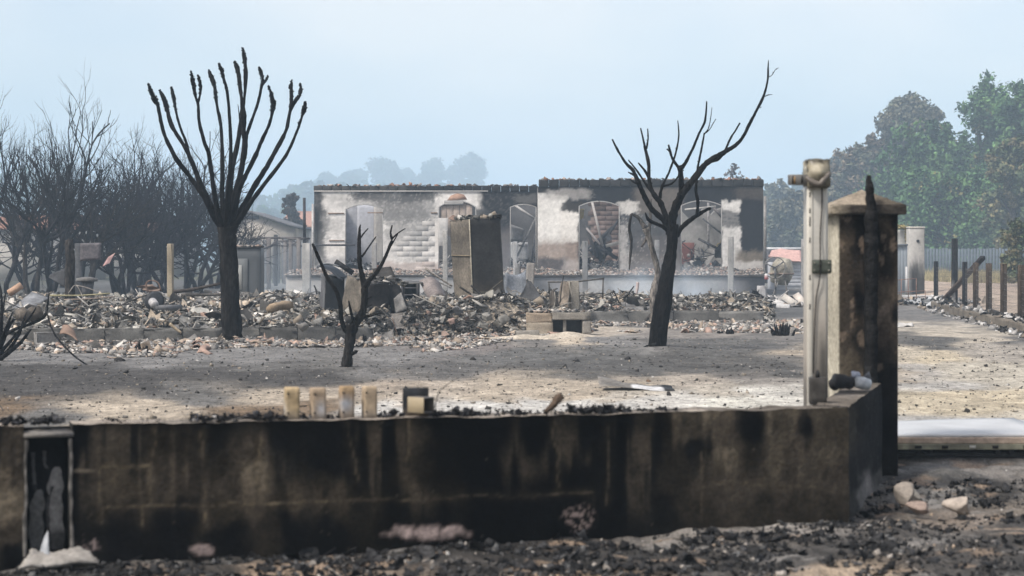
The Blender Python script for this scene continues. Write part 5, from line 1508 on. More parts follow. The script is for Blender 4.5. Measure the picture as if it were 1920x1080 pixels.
beam_thing((996, 500), (1003, 440), 68.6, 69.2, .05, (.08, .08, .085), 'thin charred pole in the narrow arch')
for (quad, D, c, lab) in [([(1104, 470), (1128, 445), (1150, 470), (1125, 490)], 68.6, (.05, .055, .07), 'dark crumpled sheet at the foot of the left wide arch'), ([(1340, 470), (1354, 452), (1354, 484), (1342, 484)], 67.6, (.05, .05, .05), 'black charred panel in the corner of the right wide arch'),
                          ([(1344, 462), (1354, 450), (1354, 456), (1347, 466)], 67.5, (.5, .42, .22), 'torn yellow foam in the right wide arch'), ([(1085, 392), (1096, 393), (1094, 408), (1086, 412)], 67.2, (.5, .42, .25), 'torn yellow foam hanging in the left wide arch'),
                          ([(957, 420), (982, 430), (980, 452), (957, 452)], 69.4, (.3, .3, .31), 'grey sagging sheet hanging in the narrow arch'), ([(957, 455), (990, 455), (990, 490), (957, 490)], 70.5, (.62, .62, .63), 'white slab standing behind the narrow arch')]:
    qd = [P(a, b, D + .25 * (k > 1)) for k, (a, b) in enumerate(quad)]
    mb = MB(); v, f = plate(qd, .03, 6, .08, seed=len(lab)); mb.add(v, f, c); tag(mb.build('fallen_sheet', M_METAL if max(c) < .2 else M_CONC, None, qd[0]), lab, 'sheet', 'sheets in the house openings')

# terrace slab with rubble of roof tiles on it
mb = MB(); v, f = cbox(hx(536, 65), hx(1434, 65), 65.0, HD_L + 9, -.1, .70, 0, None, 0, 24)
px, py = PX(v)
cc = idw(px, np.zeros_like(px), [(540, 0, .42, .40, .38), (640, 0, .5, .485, .47), (700, 0, .42, .41, .4), (780, 0, .6, .59, .58), (900, 0, .3, .3, .3), (1000, 0, .16, .165, .175), (1050, 0, .3, .3, .31), (1120, 0, .48, .475, .47), (1200, 0, .5, .49, .48), (1290, 0, .42, .41, .40), (1350, 0, .3, .295, .295), (1390, 0, .14, .14, .15), (1430, 0, .11, .112, .12)], 1, 1, 1.5)
mb.add(v, f, cc * (.8 + .4 * fbm(v[:, 0] * .9, v[:, 2] * 3, 4, 341))[:, None]); mb.build('terrace', M_FACADE, house)
mb = MB(); v, f = cbox(hx(536, 65), hx(1434, 65), 64.93, 65.1, .702, .775, .012, None, .004, 20); mb.add(v, f, np.array([.10, .095, .092]) * (.5 + 1.2 * fbm(v[:, 0] * 1.5, v[:, 1], 3, 343))[:, None]); mb.build('terrace_edge', M_CONC, house)
n = 9000
xx = rng.uniform(hx(536, 65.5), hx(1434, 65.5), n)
yy = 65.1 + rng.random(n) * np.where(xx < LDx(1008), 2.35, 1.35)
lim = np.where(xx < LDx(1008), 2.4, 1.4)
z = .74 + .24 * (yy - 65.1) / lim * (.6 + .8 * vnoise(xx * 1.3, yy, 51))
mb = MB(); scatter(mb, np.stack([xx, yy, z], -1), rng.uniform(.04, .14, n), {'tile': 1, 'shard': 4, 'chunk': 3}, PAL_TERR, 33, 30, .1)
tag(mb.build('terrace_debris', M_RUB), 'fallen roof tiles and plaster heaped on the house terrace', None, None, 'stuff')
n = 4200
xx = rng.uniform(LDx(600), RDx(1425), n); yy = rng.uniform(67.9, 74.5, n)
z = .82 + .55 * fbm(xx * .6, yy * .6, 3, 53) * sstep(67.5, 69.5, yy)
mb = MB(); scatter(mb, np.stack([xx, yy, z], -1), rng.uniform(.08, .34, n), {'tile': 1, 'shard': 4, 'chunk': 3, 'crumple': 3, 'stick': 1}, [(4, (.12, .12, .125)), (3, (.3, .29, .28)), (2, (.55, .54, .53)), (1, (.05, .05, .05)), (.6, (.34, .2, .15))], 34, 45, .1)
n = 150; ar = rng.choice(5, n); cxa = np.array([RDx(1124), RDx(1315), LDx(982), RDx(1124), RDx(1315)])[ar]
xx = cxa + rng.normal(0, .55, n); yy = rng.uniform(67.9, 71, n); z = .95 + np.abs(rng.normal(0, .45, n))
scatter(mb, np.stack([xx, yy, z], -1), rng.uniform(.12, .42, n), {'stick': 5, 'crumple': 4, 'shard': 2}, [(5, (.04, .042, .048)), (2, (.2, .195, .19)), (1.5, (.5, .48, .46))], 35, 110, .0)
tag(mb.build('indoor_debris', M_RUB), 'grey roof wreckage filling the rooms behind the arches', None, None, 'stuff')

# ---- white pergola posts in front of the terrace
POSTS = [(575, 456, 15, 'white concrete post under the black pole at the left end of the house', (0.409, 0.396, 0.376)), (702, 455, 9, 'slim concrete post in front of the left arch', (0.330, 0.317, 0.304)), (835, 432, 9, 'slim post with a pale board beside the refrigerator', (0.363, 0.350, 0.330)), (966, 453, 8, 'slim concrete post in front of the narrow arch', (0.363, 0.356, 0.350)), (1097, 452, 10, 'grey post in front of the left wide arch', (0.238, 0.238, 0.238)), (1232, 450, 9, 'slim grey post behind the leaning tree', (0.218, 0.218, 0.221)), (1370, 444, 10, 'pale post in front of the right wide arch', (0.363, 0.356, 0.343))]
for (px, ty, wd, lab, c) in POSTS:
    D = 64.2; x = hx(px, D); w_ = wd / FPX * D / 2
    mb = MB(); v, f = cbox(x - w_, x + w_, D - w_, D + w_, -.1, hz_(ty, D), .015, None, .003, 5)
    mb.add(v, f, np.array(c) * (.75 + .45 * fbm(v[:, 0] * 4, v[:, 2] * 2, 3, 345))[:, None]); tag(mb.build('pergola_post', M_CONC, None, (x, D, 0)), lab, 'post', 'posts in front of the house')
D = 64.2
pl = thing('black_pole', 'tall thin black pole with a cross bracket standing above the left white post', 'pole', (hx(570.5, D), D, hz_(456, D)))
mb = MB(); v, f = tube([(hx(571, D), D, hz_(456, D)), (hx(570.5, D), D, hz_(371, D))], .055, 8); mb.add(v, f, (.05, .05, .055)); mb.build('shaft', M_METAL, pl)
mb = MB(); v, f = bar((hx(560, D), D - .08, hz_(447, D)), (hx(582, D), D - .08, hz_(447, D)), .06); mb.add(v, f, (.06, .055, .055)); mb.build('cross_bracket', M_METAL, pl)

# ------------------------------------------------------------------ footings of the fallen building
def footing(name, lab, pa, pb, D0_, D1_, h, n, c, grp=None, z0=-.05, th=.2):
    a = np.array([hx(pa, D0_), D0_]); b = np.array([hx(pb, D1_), D1_])
    t = thing(name, lab, 'footing', ((a[0] + b[0]) / 2, (a[1] + b[1]) / 2, 0), grp)
    u = (b - a); L = np.linalg.norm(u); u /= L
    ang = math.degrees(math.atan2(u[1], u[0]))
    for k in range(n):
        m = a + u * L * (k + .5) / n
        l2 = L / n / 2 - .003
        hh = h * random.uniform(.93, 1.05)
        v, f = cbox(m[0] - l2, m[0] + l2, m[1] - th / 2 + random.uniform(-.008, .008), m[1] + th / 2, z0, hh, .006, rotm(0, 0, ang), .006, 5)
        mb = MB(); mb.add(v, f, np.array(c) * random.uniform(.85, 1.15) * (.45 + 1.1 * fbm(v[:, 0] * 2.2, v[:, 2] * 5, 4, 401))[:, None]); mb.build('block', M_CONC, t)
    return t


footing('footing', 'long low grey block footing at the left of the ruin', 52, 700, 29.6, 30.2, .24, 9, (.14, .137, .13))
footing('footing', 'short low block footing at the right end of the rubble', 1092, 1430, 38.1, 38.3, .27, 4, (.2, .195, .185))
footing('footing', 'pale broken concrete strip lying below the left footing', 66, 108, 28.7, 28.9, .22, 1, (.28, .275, .265))

# ------------------------------------------------------------------ appliances and wreckage in the rubble
def slab_thing(name, lab, cat, quad, Ds, th, c, m=M_METAL, cr=.03, seed=1, grp=None, n=8, bend=None):
    q = [P(a, b, d) for (a, b), d in zip(quad, Ds)]
    mb = MB(); v, f = plate(q, th, n, cr, bend, seed)
    mb.add(v, f, np.array(c) * (.55 + .9 * fbm(v[:, 0] * 5, v[:, 2] * 5, 3, 403 + seed))[:, None])
    return tag(mb.build(name, m, None, q[0]), lab, cat, grp)


def prism_box(name, front, depth, Dn, cols_, m, parent, n=8, seed=1, shear=(0, 0)):
    """box with a drawn front quad (lower-left, lower-right, upper-right, upper-left), going back by depth"""
    q = [P(a, b, Dn) for a, b in front]
    qb = [p + np.array([depth * shear[0], depth, 0]) for p in q]
    faces = {'front': [q[0], q[1], q[2], q[3]], 'left': [qb[0], q[0], q[3], qb[3]], 'right': [q[1], qb[1], qb[2], q[2]], 'top': [q[3], q[2], qb[2], qb[3]], 'back': [qb[1], qb[0], qb[3], qb[2]]}
    out = []
    for k, fq in faces.items():
        if k not in cols_: continue
        mb = MB(); v, f = plate(fq, -.012 if k != 'top' else -.012, n, .012, seed=seed + len(k)); c = np.array(cols_[k])
        mb.add(v, f, c * (.5 + 1.0 * fbm(v[:, 0] * 4 + v[:, 1] * 4, v[:, 2] * 3, 4, 405 + seed))[:, None]); out.append(mb.build(name[k] if isinstance(name, dict) else 'panel', m, parent))
    return out


# refrigerator
DF = 35.0
fr = thing('burnt_refrigerator', 'tall burnt refrigerator with a tan side and dark front standing in the rubble', 'refrigerator', P(905, 590, DF))
sF = DF / FPX
q = dict(fl=(888, 600), fr=(947, 590), tr=(938, 408), tl=(880, 410), bl=(853, 592), tbl=(842, 412))
FLb, FRb, FRt, FLt = P(888, 602, DF), P(948, 596, DF + .1), P(938, 409, DF + .1), P(880, 411, DF)
BLb, BLt = P(855, 594, DF + .5), P(843, 414, DF + .5)
BRb, BRt = FRb + (BLb - FLb), FRt + (BLt - FLt)


def quad_panel(nm, qd, colr, par, n=14, th=-.012, cr=.012, seed=1, m=M_METAL):
    mb = MB(); v, f = plate(qd, th, n, cr, seed=seed)
    mb.add(v, f, colr(v) if callable(colr) else np.array(colr) * (.55 + .9 * fbm(v[:, 0] * 4 + v[:, 1] * 3, v[:, 2] * 3, 4, 411 + seed))[:, None]); return mb.build(nm, m, par)


def tanside(v):
    n = fbm(v[:, 0] * 5 + v[:, 1] * 5, v[:, 2] * 2.5, 4, 413)[:, None]
    return np.array([.15, .128, .10]) * (.15 + 1.5 * n) + np.array([.015, .015, .016])


def darkfront(v):
    n = fbm(v[:, 0] * 3, v[:, 2] * 2, 4, 417)[:, None]; up = sstep(1.0, 2.3, v[:, 2])[:, None]
    return np.array([.030, .028, .027]) * (.5 + 1.0 * n) * (1.1 - .45 * up) + np.array([.05, .036, .02]) * sstep(1.4, .7, v[:, 2])[:, None] * n


quad_panel('door_side', [BLb, FLb, FLt, BLt], tanside, fr, 16)
quad_panel('front', [FLb, FRb, FRt, FLt], darkfront, fr, 16, seed=2)
quad_panel('side', [FRb, BRb, BRt, FRt], (.05, .05, .05), fr, 8, seed=3)
quad_panel('top', [FLt, FRt, BRt, BLt], (.06, .055, .05), fr, 8, seed=4)
quad_panel('back', [BRb, BLb, BLt, BRt], (.05, .05, .05), fr, 8, seed=5)
mb = MB(); v, f = tube([FLb + [0, -.012, 0], FLt + [0, -.012, 0]], .013, 6); mb.add(v, f, (.42, .38, .3)); mb.build('edge_trim', M_METAL, fr)
e0, e1 = BLb * .36 + BLt * .64, FLb * .36 + FLt * .64
mb = MB(); v, f = bar(e0 + [-.01, -.012, 0], e1 + [-.01, -.012, 0], .02); mb.add(v, f, (.26, .21, .14)); mb.build('door_gap', M_METAL, fr)
mb = MB(); n = 70; t = rng.random((n, 2)); tp = FLt + (FRt - FLt) * t[:, :1] + (BLt - FLt) * t[:, 1:]
scatter(mb, tp + [0, 0, .01], rng.uniform(.05, .16, n), {'tile': 2, 'shard': 3, 'chunk': 2}, PAL_RUB, 41, 40, .2)
tag(mb.build('fridge_top_debris', M_RUB, None), 'broken tile bits lying on top of the refrigerator', None, None, 'stuff')

# crushed stove with tan side
st = thing('crushed_stove', 'crushed burnt stove with tan left side behind the small forked tree', 'stove', P(690, 592, 32.8))
a1, a2, a3, a4 = P(684, 594, 32.6), P(726, 590, 32.8), P(733, 530, 32.8), P(690, 531, 32.6)
b1, b4 = P(640, 590, 33.2), P(652, 516, 33.2)
quad_panel('front', [a1, a2, a3, a4], (.034, .03, .028), st, 12, cr=.04, seed=6)
quad_panel('side', [b1, a1, a4, b4], tanside, st, 12, cr=.05, seed=7)
quad_panel('top', [a4, a3, P(715, 515, 33.6), b4], (.10, .095, .09), st, 10, cr=.05, seed=8)
mb = MB(); v, f = bar(P(692, 534, 32.5), P(734, 530, 32.7), .03); mb.add(v, f, (.03, .03, .032)); mb.build('rim', M_METAL, st)
mb = MB(); v, f = bar(P(686, 576, 32.5), P(722, 577, 32.7), .03); mb.add(v, f, (.03, .03, .03)); mb.build('rim', M_METAL, st)
mb = MB(); n = 60; t = rng.random((n, 2)); tp = np.array(b4) + (np.array(a4) - b4) * t[:, :1] + np.array([.75, .15, -.05]) * t[:, 1:]
scatter(mb, tp, rng.uniform(.05, .14, n), {'tile': 1, 'shard': 3, 'crumple': 3}, PAL_RUB, 42, 40, .3); tag(mb.build('stove_top_debris', M_RUB), 'tile and ash scraps heaped on the crushed stove', None, None, 'stuff')
slab_thing('propped_steel_sheet', 'dark steel panel leaning right beside the crushed stove', 'metal panel', [(735, 590), (768, 579), (733, 500), (697, 504)], [32.9, 33.0, 33.5, 33.5], .012, (.035, .032, .030), seed=11)
slab_thing('propped_steel_sheet', 'greyish triangular scrap propped at the foot of the leaning panel', 'metal panel', [(742, 588), (764, 580), (752, 548), (738, 560)], [32.6, 32.6, 32.8, 32.7], .012, (.16, .155, .15), seed=12)
# dark wheelie-bin like hulk
bn = thing('melted_bin', 'dark melted bin with a curved open lid left of the crushed stove', 'bin', P(625, 590, 33.8))
quad_panel('body', [P(608, 592, 33.6), P(645, 592, 33.6), P(646, 520, 33.6), P(610, 515, 33.6)], (.016, .018, .021), bn, 10, cr=.05, seed=13)
quad_panel('body_side', [P(600, 580, 34.2), P(608, 592, 33.6), P(610, 515, 33.6), P(602, 512, 34.2)], (.12, .12, .125), bn, 8, cr=.03, seed=14)
mb = MB(); v, f = plate([P(594, 500, 33.6), P(640, 528, 33.4), P(650, 520, 34.2), P(604, 495, 34.3)], .015, 8, .02, .06, seed=15); mb.add(v, f, (.035, .04, .048)); mb.build('lid', M_METAL, bn)
mb = MB(); v, f = tube(smooth_path([P(595, 502, 33.5), P(602, 497, 33.6), P(614, 495, 33.8), P(628, 497, 33.8), P(636, 500, 33.8)], 4), .018, 7); mb.add(v, f, (.16, .17, .18)); mb.build('lid_rim', M_METAL, bn)
mb = MB(); v, f = bar(P(629, 490, 34.0), P(662, 512, 34.0), .10, .09); mb.add(v, f, (.03, .03, .032)); tag(mb.build('charred_block', M_CHAR, None, P(645, 500, 34)), 'black charred timber end above the melted bin', 'timber')
# low cabinet, pink-grey sheet
lc = thing('low_cabinet', 'low burnt cabinet with open dark shelves left of the refrigerator', 'cabinet', P(770, 566, 36))
for (nm, fq) in (('top', [(752, 532), (792, 531), (794, 526), (756, 527)]),):
    quad_panel(nm, [P(a, b, 36 + (.5 if k > 1 else 0)) for k, (a, b) in enumerate(fq)], (.09, .085, .08), lc, 6, cr=.02, seed=16)
for (xa, xb, ya, yb) in ((752, 756, 531, 572), (781, 785, 531, 572)):
    mb = MB(); v, f = cbox(hx(xa, 36), hx(xb, 36), 36.0, 36.45, hz_(yb, 36), hz_(ya, 36), .004); mb.add(v, f, (.06, .058, .06)); mb.build('upright', M_METAL, lc)
for (ya, yb) in ((539, 541), (552, 554), (570, 573)):
    mb = MB(); v, f = cbox(hx(756.2, 36), hx(780.8, 36), 36.02, 36.42, hz_(yb, 36), hz_(ya, 36), .003); mb.add(v, f, (.10, .1, .11)); mb.build('shelf', M_METAL, lc)
mb = MB(); v, f = cbox(hx(756.2, 36), hx(780.8, 36), 36.43, 36.45, hz_(572, 36), hz_(532, 36), .003); mb.add(v, f, (.015, .015, .017)); mb.build('back', M_METAL, lc)
slab_thing('slanted_sheet', 'pinkish grey curved sheet slanting beside the low cabinet', 'metal sheet', [(806, 566), (838, 560), (825, 530), (786, 529)], [35.5, 35.6, 36.3, 36.3], .012, (.22, .19, .18), seed=18, bend=.12)
slab_thing('curved_sheet', 'blue-grey curved sheet right of the refrigerator', 'metal sheet', [(945, 560), (988, 556), (986, 507), (947, 512)], [36.5, 36.4, 36.6, 36.7], .012, (.16, .175, .20), seed=19, bend=-.2)
slab_thing('triangular_sheet', 'black pointed sheet of metal standing right of the refrigerator', 'metal sheet', [(972, 562), (1026, 572), (996, 528), (990, 527)], [35, 34.6, 35.2, 35.2], .012, (.045, .046, .05), seed=20)
slab_thing('bent_sheet', 'tan bent sheet propped behind the block barbecue', 'metal sheet', [(1044, 580), (1066, 578), (1068, 530), (1052, 540)], [33.6, 33.4, 33.8, 33.9], .012, (.24, .2, .16), seed=21, bend=.1)
slab_thing('bent_sheet', 'dark bent scrap in front of the broken concrete pillar', 'metal sheet', [(1030, 578), (1050, 580), (1040, 545), (1030, 552)], [33.4, 33.4, 33.6, 33.6], .012, (.07, .06, .05), seed=22, bend=.1)
mb = MB(); v, f = cbox(hx(1067, 33.7), hx(1086, 33.7), 33.7, 33.95, hz_(590, 33.7), hz_(527, 33.7), .02, rotm(0, -2, 12), .006, 4); mb.add(v, f, np.array([.30, .275, .235]) * (.6 + .8 * fbm(v[:, 0] * 5, v[:, 2] * 3, 3, 431))[:, None]); tag(mb.build('broken_pillar', M_CONC, None, P(1076, 585, 33.8)), 'broken square concrete pillar standing behind the block barbecue', 'pillar')
mb = MB(); v, f = cbox(hx(985, 37.5), hx(999, 37.5), 37.5, 37.7, hz_(560, 37.5), hz_(493, 37.5), .015, rotm(0, 3, 5), .005, 4); mb.add(v, f, np.array([.32, .30, .28]) * (.6 + .8 * fbm(v[:, 0] * 5, v[:, 2] * 3, 3, 433))[:, None]); tag(mb.build('broken_post', M_CONC, None, P(992, 555, 37.6)), 'short grey broken post above the black pointed sheet', 'post')
mb = MB(); v, f = cbox(hx(966, 39), hx(976, 39), 39, 39.15, hz_(540, 39), hz_(494, 39), .012, None, .004, 3); mb.add(v, f, (.2, .2, .2)); tag(mb.build('broken_post', M_CONC, None, P(971, 545, 39)), 'dark slim broken post left of the grey broken post', 'post')

# steel frame beside it
fm = thing('steel_rack', 'rusty rectangular steel frame standing right of the broken pillar', 'frame', P(1080, 556, 36))
for (a, b) in (((1027, 529), (1086, 528)), ((1084, 528), (1133, 522)), ((1029, 529), (1030, 552)), ((1131, 523), (1130, 560)), ((1086, 554), (1130, 550))):
    mb = MB(); v, f = bar(P(*a, 36), P(*b, 36), .032); mb.add(v, f, (.09, .085, .08)); mb.build('rail', M_METAL, fm)

# block barbecue
DBq = 32.4
bb = thing('block_barbecue', 'low barbecue of concrete blocks with a lintel over a dark opening', 'barbecue', P(1048, 628, DBq))
for (xa, xb, ya, yb, c, k) in ((987, 1037, 604, 630, (.36, .31, .245), 0), (986.5, 1035, 587, 603.4, (.34, .275, .21), 1), (1092, 1108.5, 600.2, 624, (.27, .25, .225), 2)):
    v, f = cbox(hx(xa, DBq), hx(xb, DBq), DBq, DBq + .35, hz_(yb, DBq) - .02, hz_(ya, DBq), .014, None, .004, 4)
    mb = MB(); mb.add(v, f, np.array(c) * (.65 + .7 * fbm(v[:, 0] * 6, v[:, 2] * 6, 3, 441 + k))[:, None]); mb.build('block', M_CONC, bb)
v, f = cbox(hx(1035.6, DBq), hx(1109, DBq), DBq - .02, DBq + .36, hz_(599.8, DBq), hz_(586, DBq), .012, None, .004, 4); mb = MB(); mb.add(v, f, np.array([.27, .25, .22]) * (.65 + .7 * fbm(v[:, 0] * 6, v[:, 2] * 6, 3, 445))[:, None]); mb.build('lintel', M_CONC, bb)
v, f = cbox(hx(1037.4, DBq), hx(1091.6, DBq), DBq + .28, DBq + .34, -.02, hz_(600.2, DBq), .004); mb = MB(); mb.add(v, f, (.05, .048, .045)); mb.build('back_slab', M_CONC, bb)
v, f = cbox(hx(1056, DBq), hx(1062, DBq), DBq + .05, DBq + .275, -.02, hz_(600.4, DBq), .006); mb = MB(); mb.add(v, f, (.28, .26, .23)); mb.build('partition', M_CONC, bb)
mb = MB(); v, f = cbox(hx(966, 32.2), hx(1010, 32.2), 32.0, 32.25, hz_(630, 32.1), hz_(620, 32.1), .01, rotm(0, -1, 4), .003, 3); mb.add(v, f, (.3, .28, .25)); tag(mb.build('loose_slab', M_CONC, None, P(985, 628, 32.1)), 'thin slab lying at the left foot of the block barbecue', 'slab')
mb = MB(); n = 80
scatter(mb, np.stack([rng.uniform(hx(990, DBq), hx(1105, DBq), n), rng.uniform(DBq + .05, DBq + .33, n), np.full(n, hz_(586, DBq))], -1), rng.uniform(.03, .13, n), {'tile': 2, 'shard': 3, 'chunk': 3, 'stick': .5}, PAL_FRONT, 43, 40, .2)
tag(mb.build('barbecue_debris', M_RUB), 'tile and ash bits lying on the block barbecue', None, None, 'stuff')
# sand heaps in front
for (cx_, D, rx, ry, h, lab) in ((1063, 31.9, .55, .3, .085, 'small pale heap of sand in front of the barbecue opening'), (985, 31.3, .9, .35, .07, 'low spread of pale sand left of the barbecue')):
    n_ = 22; u = np.linspace(-1, 1, n_); U, W_ = np.meshgrid(u, u, indexing='ij'); rr = np.sqrt(U ** 2 + W_ ** 2)
    X = hx(cx_, D) + U * rx; Y = D + W_ * ry
    Z = height(X, Y) + h * np.clip(1 - rr, 0, 1) ** .9 * (.8 + .4 * fbm(U * 4, W_ * 4, 3, 451)) - .015 * (rr > .95)
    i = np.arange(n_ - 1)[:, None] * n_ + np.arange(n_ - 1)[None, :]
    mb = MB(); mb.add(np.stack([X, Y, Z], -1).reshape(-1, 3), np.stack([i, i + n_, i + n_ + 1, i + 1], -1).reshape(-1, 4), (.50, .44, .36)); tag(mb.build('sand_heap', M_GROUND, None, (hx(cx_, D), D, 0), smooth=True), lab, 'sand heap', 'sand by the barbecue')

# poles, wires and sticks in the wreckage
def stick(pts, D, r0, c, lab, name='charred_stick', cat='stick', m=M_CHAR, grp='sticks in the rubble', n=6):
    q = [P(a, b, D) for a, b in pts]
    mb = MB(); v, f = tube(smooth_path(q, 4), [r0, r0 * .85, r0 * .7], n, .08); mb.add(v, f, c); tag(mb.build(name, m, None, q[0]), lab, cat, grp)


stick([(862, 538), (884, 552), (906, 562)], 34.4, .024, (.05, .045, .04), 'dark rod slanting down across the refrigerator foot')
stick([(883, 535), (898, 550), (914, 566)], 34.3, .024, (.04, .038, .036), 'second dark rod crossing the refrigerator front')
stick([(900, 562), (925, 540), (943, 525)], 34.2, .02, (.09, .08, .065), 'thin brown rod rising right across the refrigerator')
stick([(875, 572), (905, 556), (935, 560), (962, 545), (974, 549)], 34.0, .012, (.3, .27, .24), 'pale curved wire looping before the refrigerator', 'bent_wire', 'wire')
stick([(905, 560), (930, 562), (940, 572), (938, 582)], 33.9, .02, (.03, .03, .03), 'thick black hose end right of the refrigerator foot', 'burnt_hose', 'hose')
stick([(797, 503), (822, 520), (848, 537)], 38, .03, (.3, .27, .24), 'pale batten leaning toward the refrigerator')
stick([(796, 519), (825, 530), (846, 540)], 38.2, .025, (.33, .31, .29), 'second pale batten below the leaning one')
stick([(1050, 570), (1053, 540), (1057, 516)], 33.5, .014, (.03, .03, .03), 'black rod standing by the broken pillar')
stick([(1036, 586), (1041, 565), (1040, 548)], 33.2, .014, (.28, .26, .23), 'pale bent strip left of the broken pillar')
stick([(1045, 577), (1062, 570), (1074, 568)], 33.1, .018, (.2, .19, .17), 'bent grey pipe on the barbecue')
stick([(1160, 560), (1170, 556), (1179, 549)], 40, .03, (.12, .11, .1), 'charred stick lying right of the steel frame')
stick([(1196, 529), (1195, 540), (1193, 553)], 44, .045, (.5, .42, .4), 'pinkish peg standing in the rubble left of the sapling', 'peg', 'peg', M_CONC)
stick([(94, 554), (150, 554), (206, 550)], 36, .022, (.36, .33, .2), 'yellowish lath lying across the left rubble', 'lath', 'lath', M_CONC)
stick([(120, 562), (170, 560), (216, 556)], 36.5, .016, (.3, .24, .2), 'thin brown lath below the yellowish one', 'lath', 'lath', M_CONC)
stick([(128, 550), (143, 535), (160, 568)], 35.5, .012, (.34, .31, .28), 'bent pale tube frame left of the burnt post', 'tube_frame', 'frame', M_METAL)
stick([(143, 535), (165, 540), (185, 549)], 35.5, .012, (.34, .31, .28), 'pale tube slanting right from the bent tube frame', 'tube_frame', 'frame', M_METAL)
stick([(190, 592), (215, 576), (243, 570), (268, 578)], 34, .014, (.05, .045, .045), 'thin black branch lying over the left rubble')
stick([(252, 565), (262, 575), (275, 583), (284, 577)], 33.6, .013, (.04, .04, .04), 'thin black branch below the boiler')
stick([(180, 600), (215, 580), (240, 566), (290, 548)], 35, .02, (.05, .048, .047), 'long charred pole behind the boiler')
stick([(318, 548), (360, 543), (416, 531)], 38.5, .05, (.06, .05, .045), 'thick charred beam lying left of the pollarded tree', 'charred_beam', 'beam')
stick([(340, 553), (380, 553), (416, 552)], 38.0, .045, (.12, .11, .1), 'grey plank under the thick charred beam', 'charred_plank', 'plank')
stick([(318, 607), (328, 615), (340, 624)], 29.3, .03, (.42, .34, .24), 'short tan plank leaning on the left footing', 'short_plank', 'plank', M_CONC)
stick([(158, 596), (160, 580), (168, 573)], 33, .012, (.08, .075, .07), 'small dark twig rising from the left rubble')
stick([(461, 587), (464, 575), (468, 565)], 35, .02, (.2, .15, .11), 'rusty rod right of the pollarded tree')
stick([(594, 552), (593, 545), (589, 535)], 44, .03, (.05, .05, .05), 'thin black stake left of the melted bin')
stick([(531, 558), (531, 548), (531, 541)], 42, .04, (.05, .05, .05), 'short black stake right of the grey cabinet')

# grey electrical cabinet
DCb = 40.0
cb = thing('grey_cabinet', 'dark grey upright cabinet with tile debris on its roof behind the pollarded tree', 'cabinet', P(460, 560, DCb))
mb = MB(); v, f = cbox(hx(438, DCb), hx(489, DCb), DCb, DCb + .55, hz_(562, DCb), hz_(465, DCb), .01, None, 0, 4); mb.add(v, f, np.array([.095, .105, .115]) * (.75 + .4 * fbm(v[:, 0] * 3, v[:, 2] * 2, 3, 461))[:, None]); mb.build('body', M_PAINT, cb)
mb = MB(); v, f = cbox(hx(436, DCb), hx(465, DCb), DCb - .03, DCb - .004, hz_(556, DCb), hz_(485, DCb), .008, None, 0, 2); mb.add(v, f, (.15, .16, .165)); dr_ = mb.build('door', M_PAINT, cb)
mb = MB(); v, f = cbox(hx(442, DCb), hx(454, DCb), DCb - .045, DCb - .034, hz_(543, DCb), hz_(497, DCb), .004); mb.add(v, f, (.40, .40, .38)); mb.build('label_plate', M_PAINT, dr_)
mb = MB(); v, f = cbox(hx(437, DCb), hx(490, DCb), DCb - .04, DCb + .58, hz_(465, DCb) + .003, hz_(463, DCb), .006); mb.add(v, f, (.03, .032, .035)); mb.build('roof', M_PAINT, cb)
mb = MB(); n = 90
scatter(mb, np.stack([rng.uniform(hx(440, DCb), hx(488, DCb), n), rng.uniform(DCb, DCb + .5, n), np.full(n, hz_(462.5, DCb))], -1), rng.uniform(.03, .09, n), {'shard': 3, 'chunk': 3}, PAL_TERR, 44, 30, .2); tag(mb.build('cabinet_debris', M_RUB), 'tile crumbs on the roof of the grey cabinet', None, None, 'stuff')

# left cluster
mb = MB(); D = 37.5; v, f = cbox(hx(313, D), hx(324, D), D, D + .13, -.05, hz_(457, D), .012, None, .003, 6); mb.add(v, f, np.array([.40, .345, .26]) * (.7 + .5 * fbm(v[:, 0] * 6, v[:, 2] * 2, 3, 463))[:, None]); tag(mb.build('concrete_post', M_CONC, None, (hx(318, D), D, 0)), 'tan concrete post standing alone left of the pollarded tree', 'post')
bt = thing('burnt_stump_post', 'thick burnt tree stump standing upright in the left wreckage', 'stump', P(131, 555, 38))
q = [P(131, 560, 38), P(131, 530, 38), P(132, 490, 38), P(130, 465, 38), P(129, 450, 38)]
mb = MB(); v, f = tube(smooth_path(q, 5), np.array([10, 9, 9, 8, 7.5]) * 38 / FPX, 12, .12); mb.add(v, f, np.array([.05, .045, .042]) * (.5 + 1.1 * fbm(v[:, 0] * 8, v[:, 2] * 3, 3, 465))[:, None]); mb.build('stem', M_BARK, bt)
gp = thing('scorched_notice_board', 'grey scorched panel on a post in the left wreckage', 'panel', P(148, 550, 39))
mb = MB(); v, f = cbox(hx(140, 39), hx(152, 39), 39, 39.12, .1, hz_(456, 39), .008); mb.add(v, f, (.09, .095, .105)); mb.build('post', M_METAL, gp)
mb = MB(); v, f = plate([P(150, 490, 39), P(189, 487, 39), P(190, 455, 39), P(151, 456, 39)], .03, 6, .02, seed=4); mb.add(v, f, (.13, .12, .13)); mb.build('board', M_METAL, gp)
rt = thing('round_drum_table', 'round grey drum top on a stand in the left wreckage', 'table', P(164, 556, 37.5))
mb = MB(); v, f = lathe([(.02, -.02), (.23, -.02), (.24, 0), (.23, .05), (.05, .08)], 18, P(163, 526, 37.5)); mb.add(v, f, (.15, .145, .14)); mb.build('top', M_METAL, rt, smooth=True)
mb = MB(); v, f = lathe([(.14, 0), (.12, .2), (.13, .36)], 14, P(164, 556, 37.5)); mb.add(v, f, (.12, .12, .125)); mb.build('stand', M_METAL, rt, smooth=True)
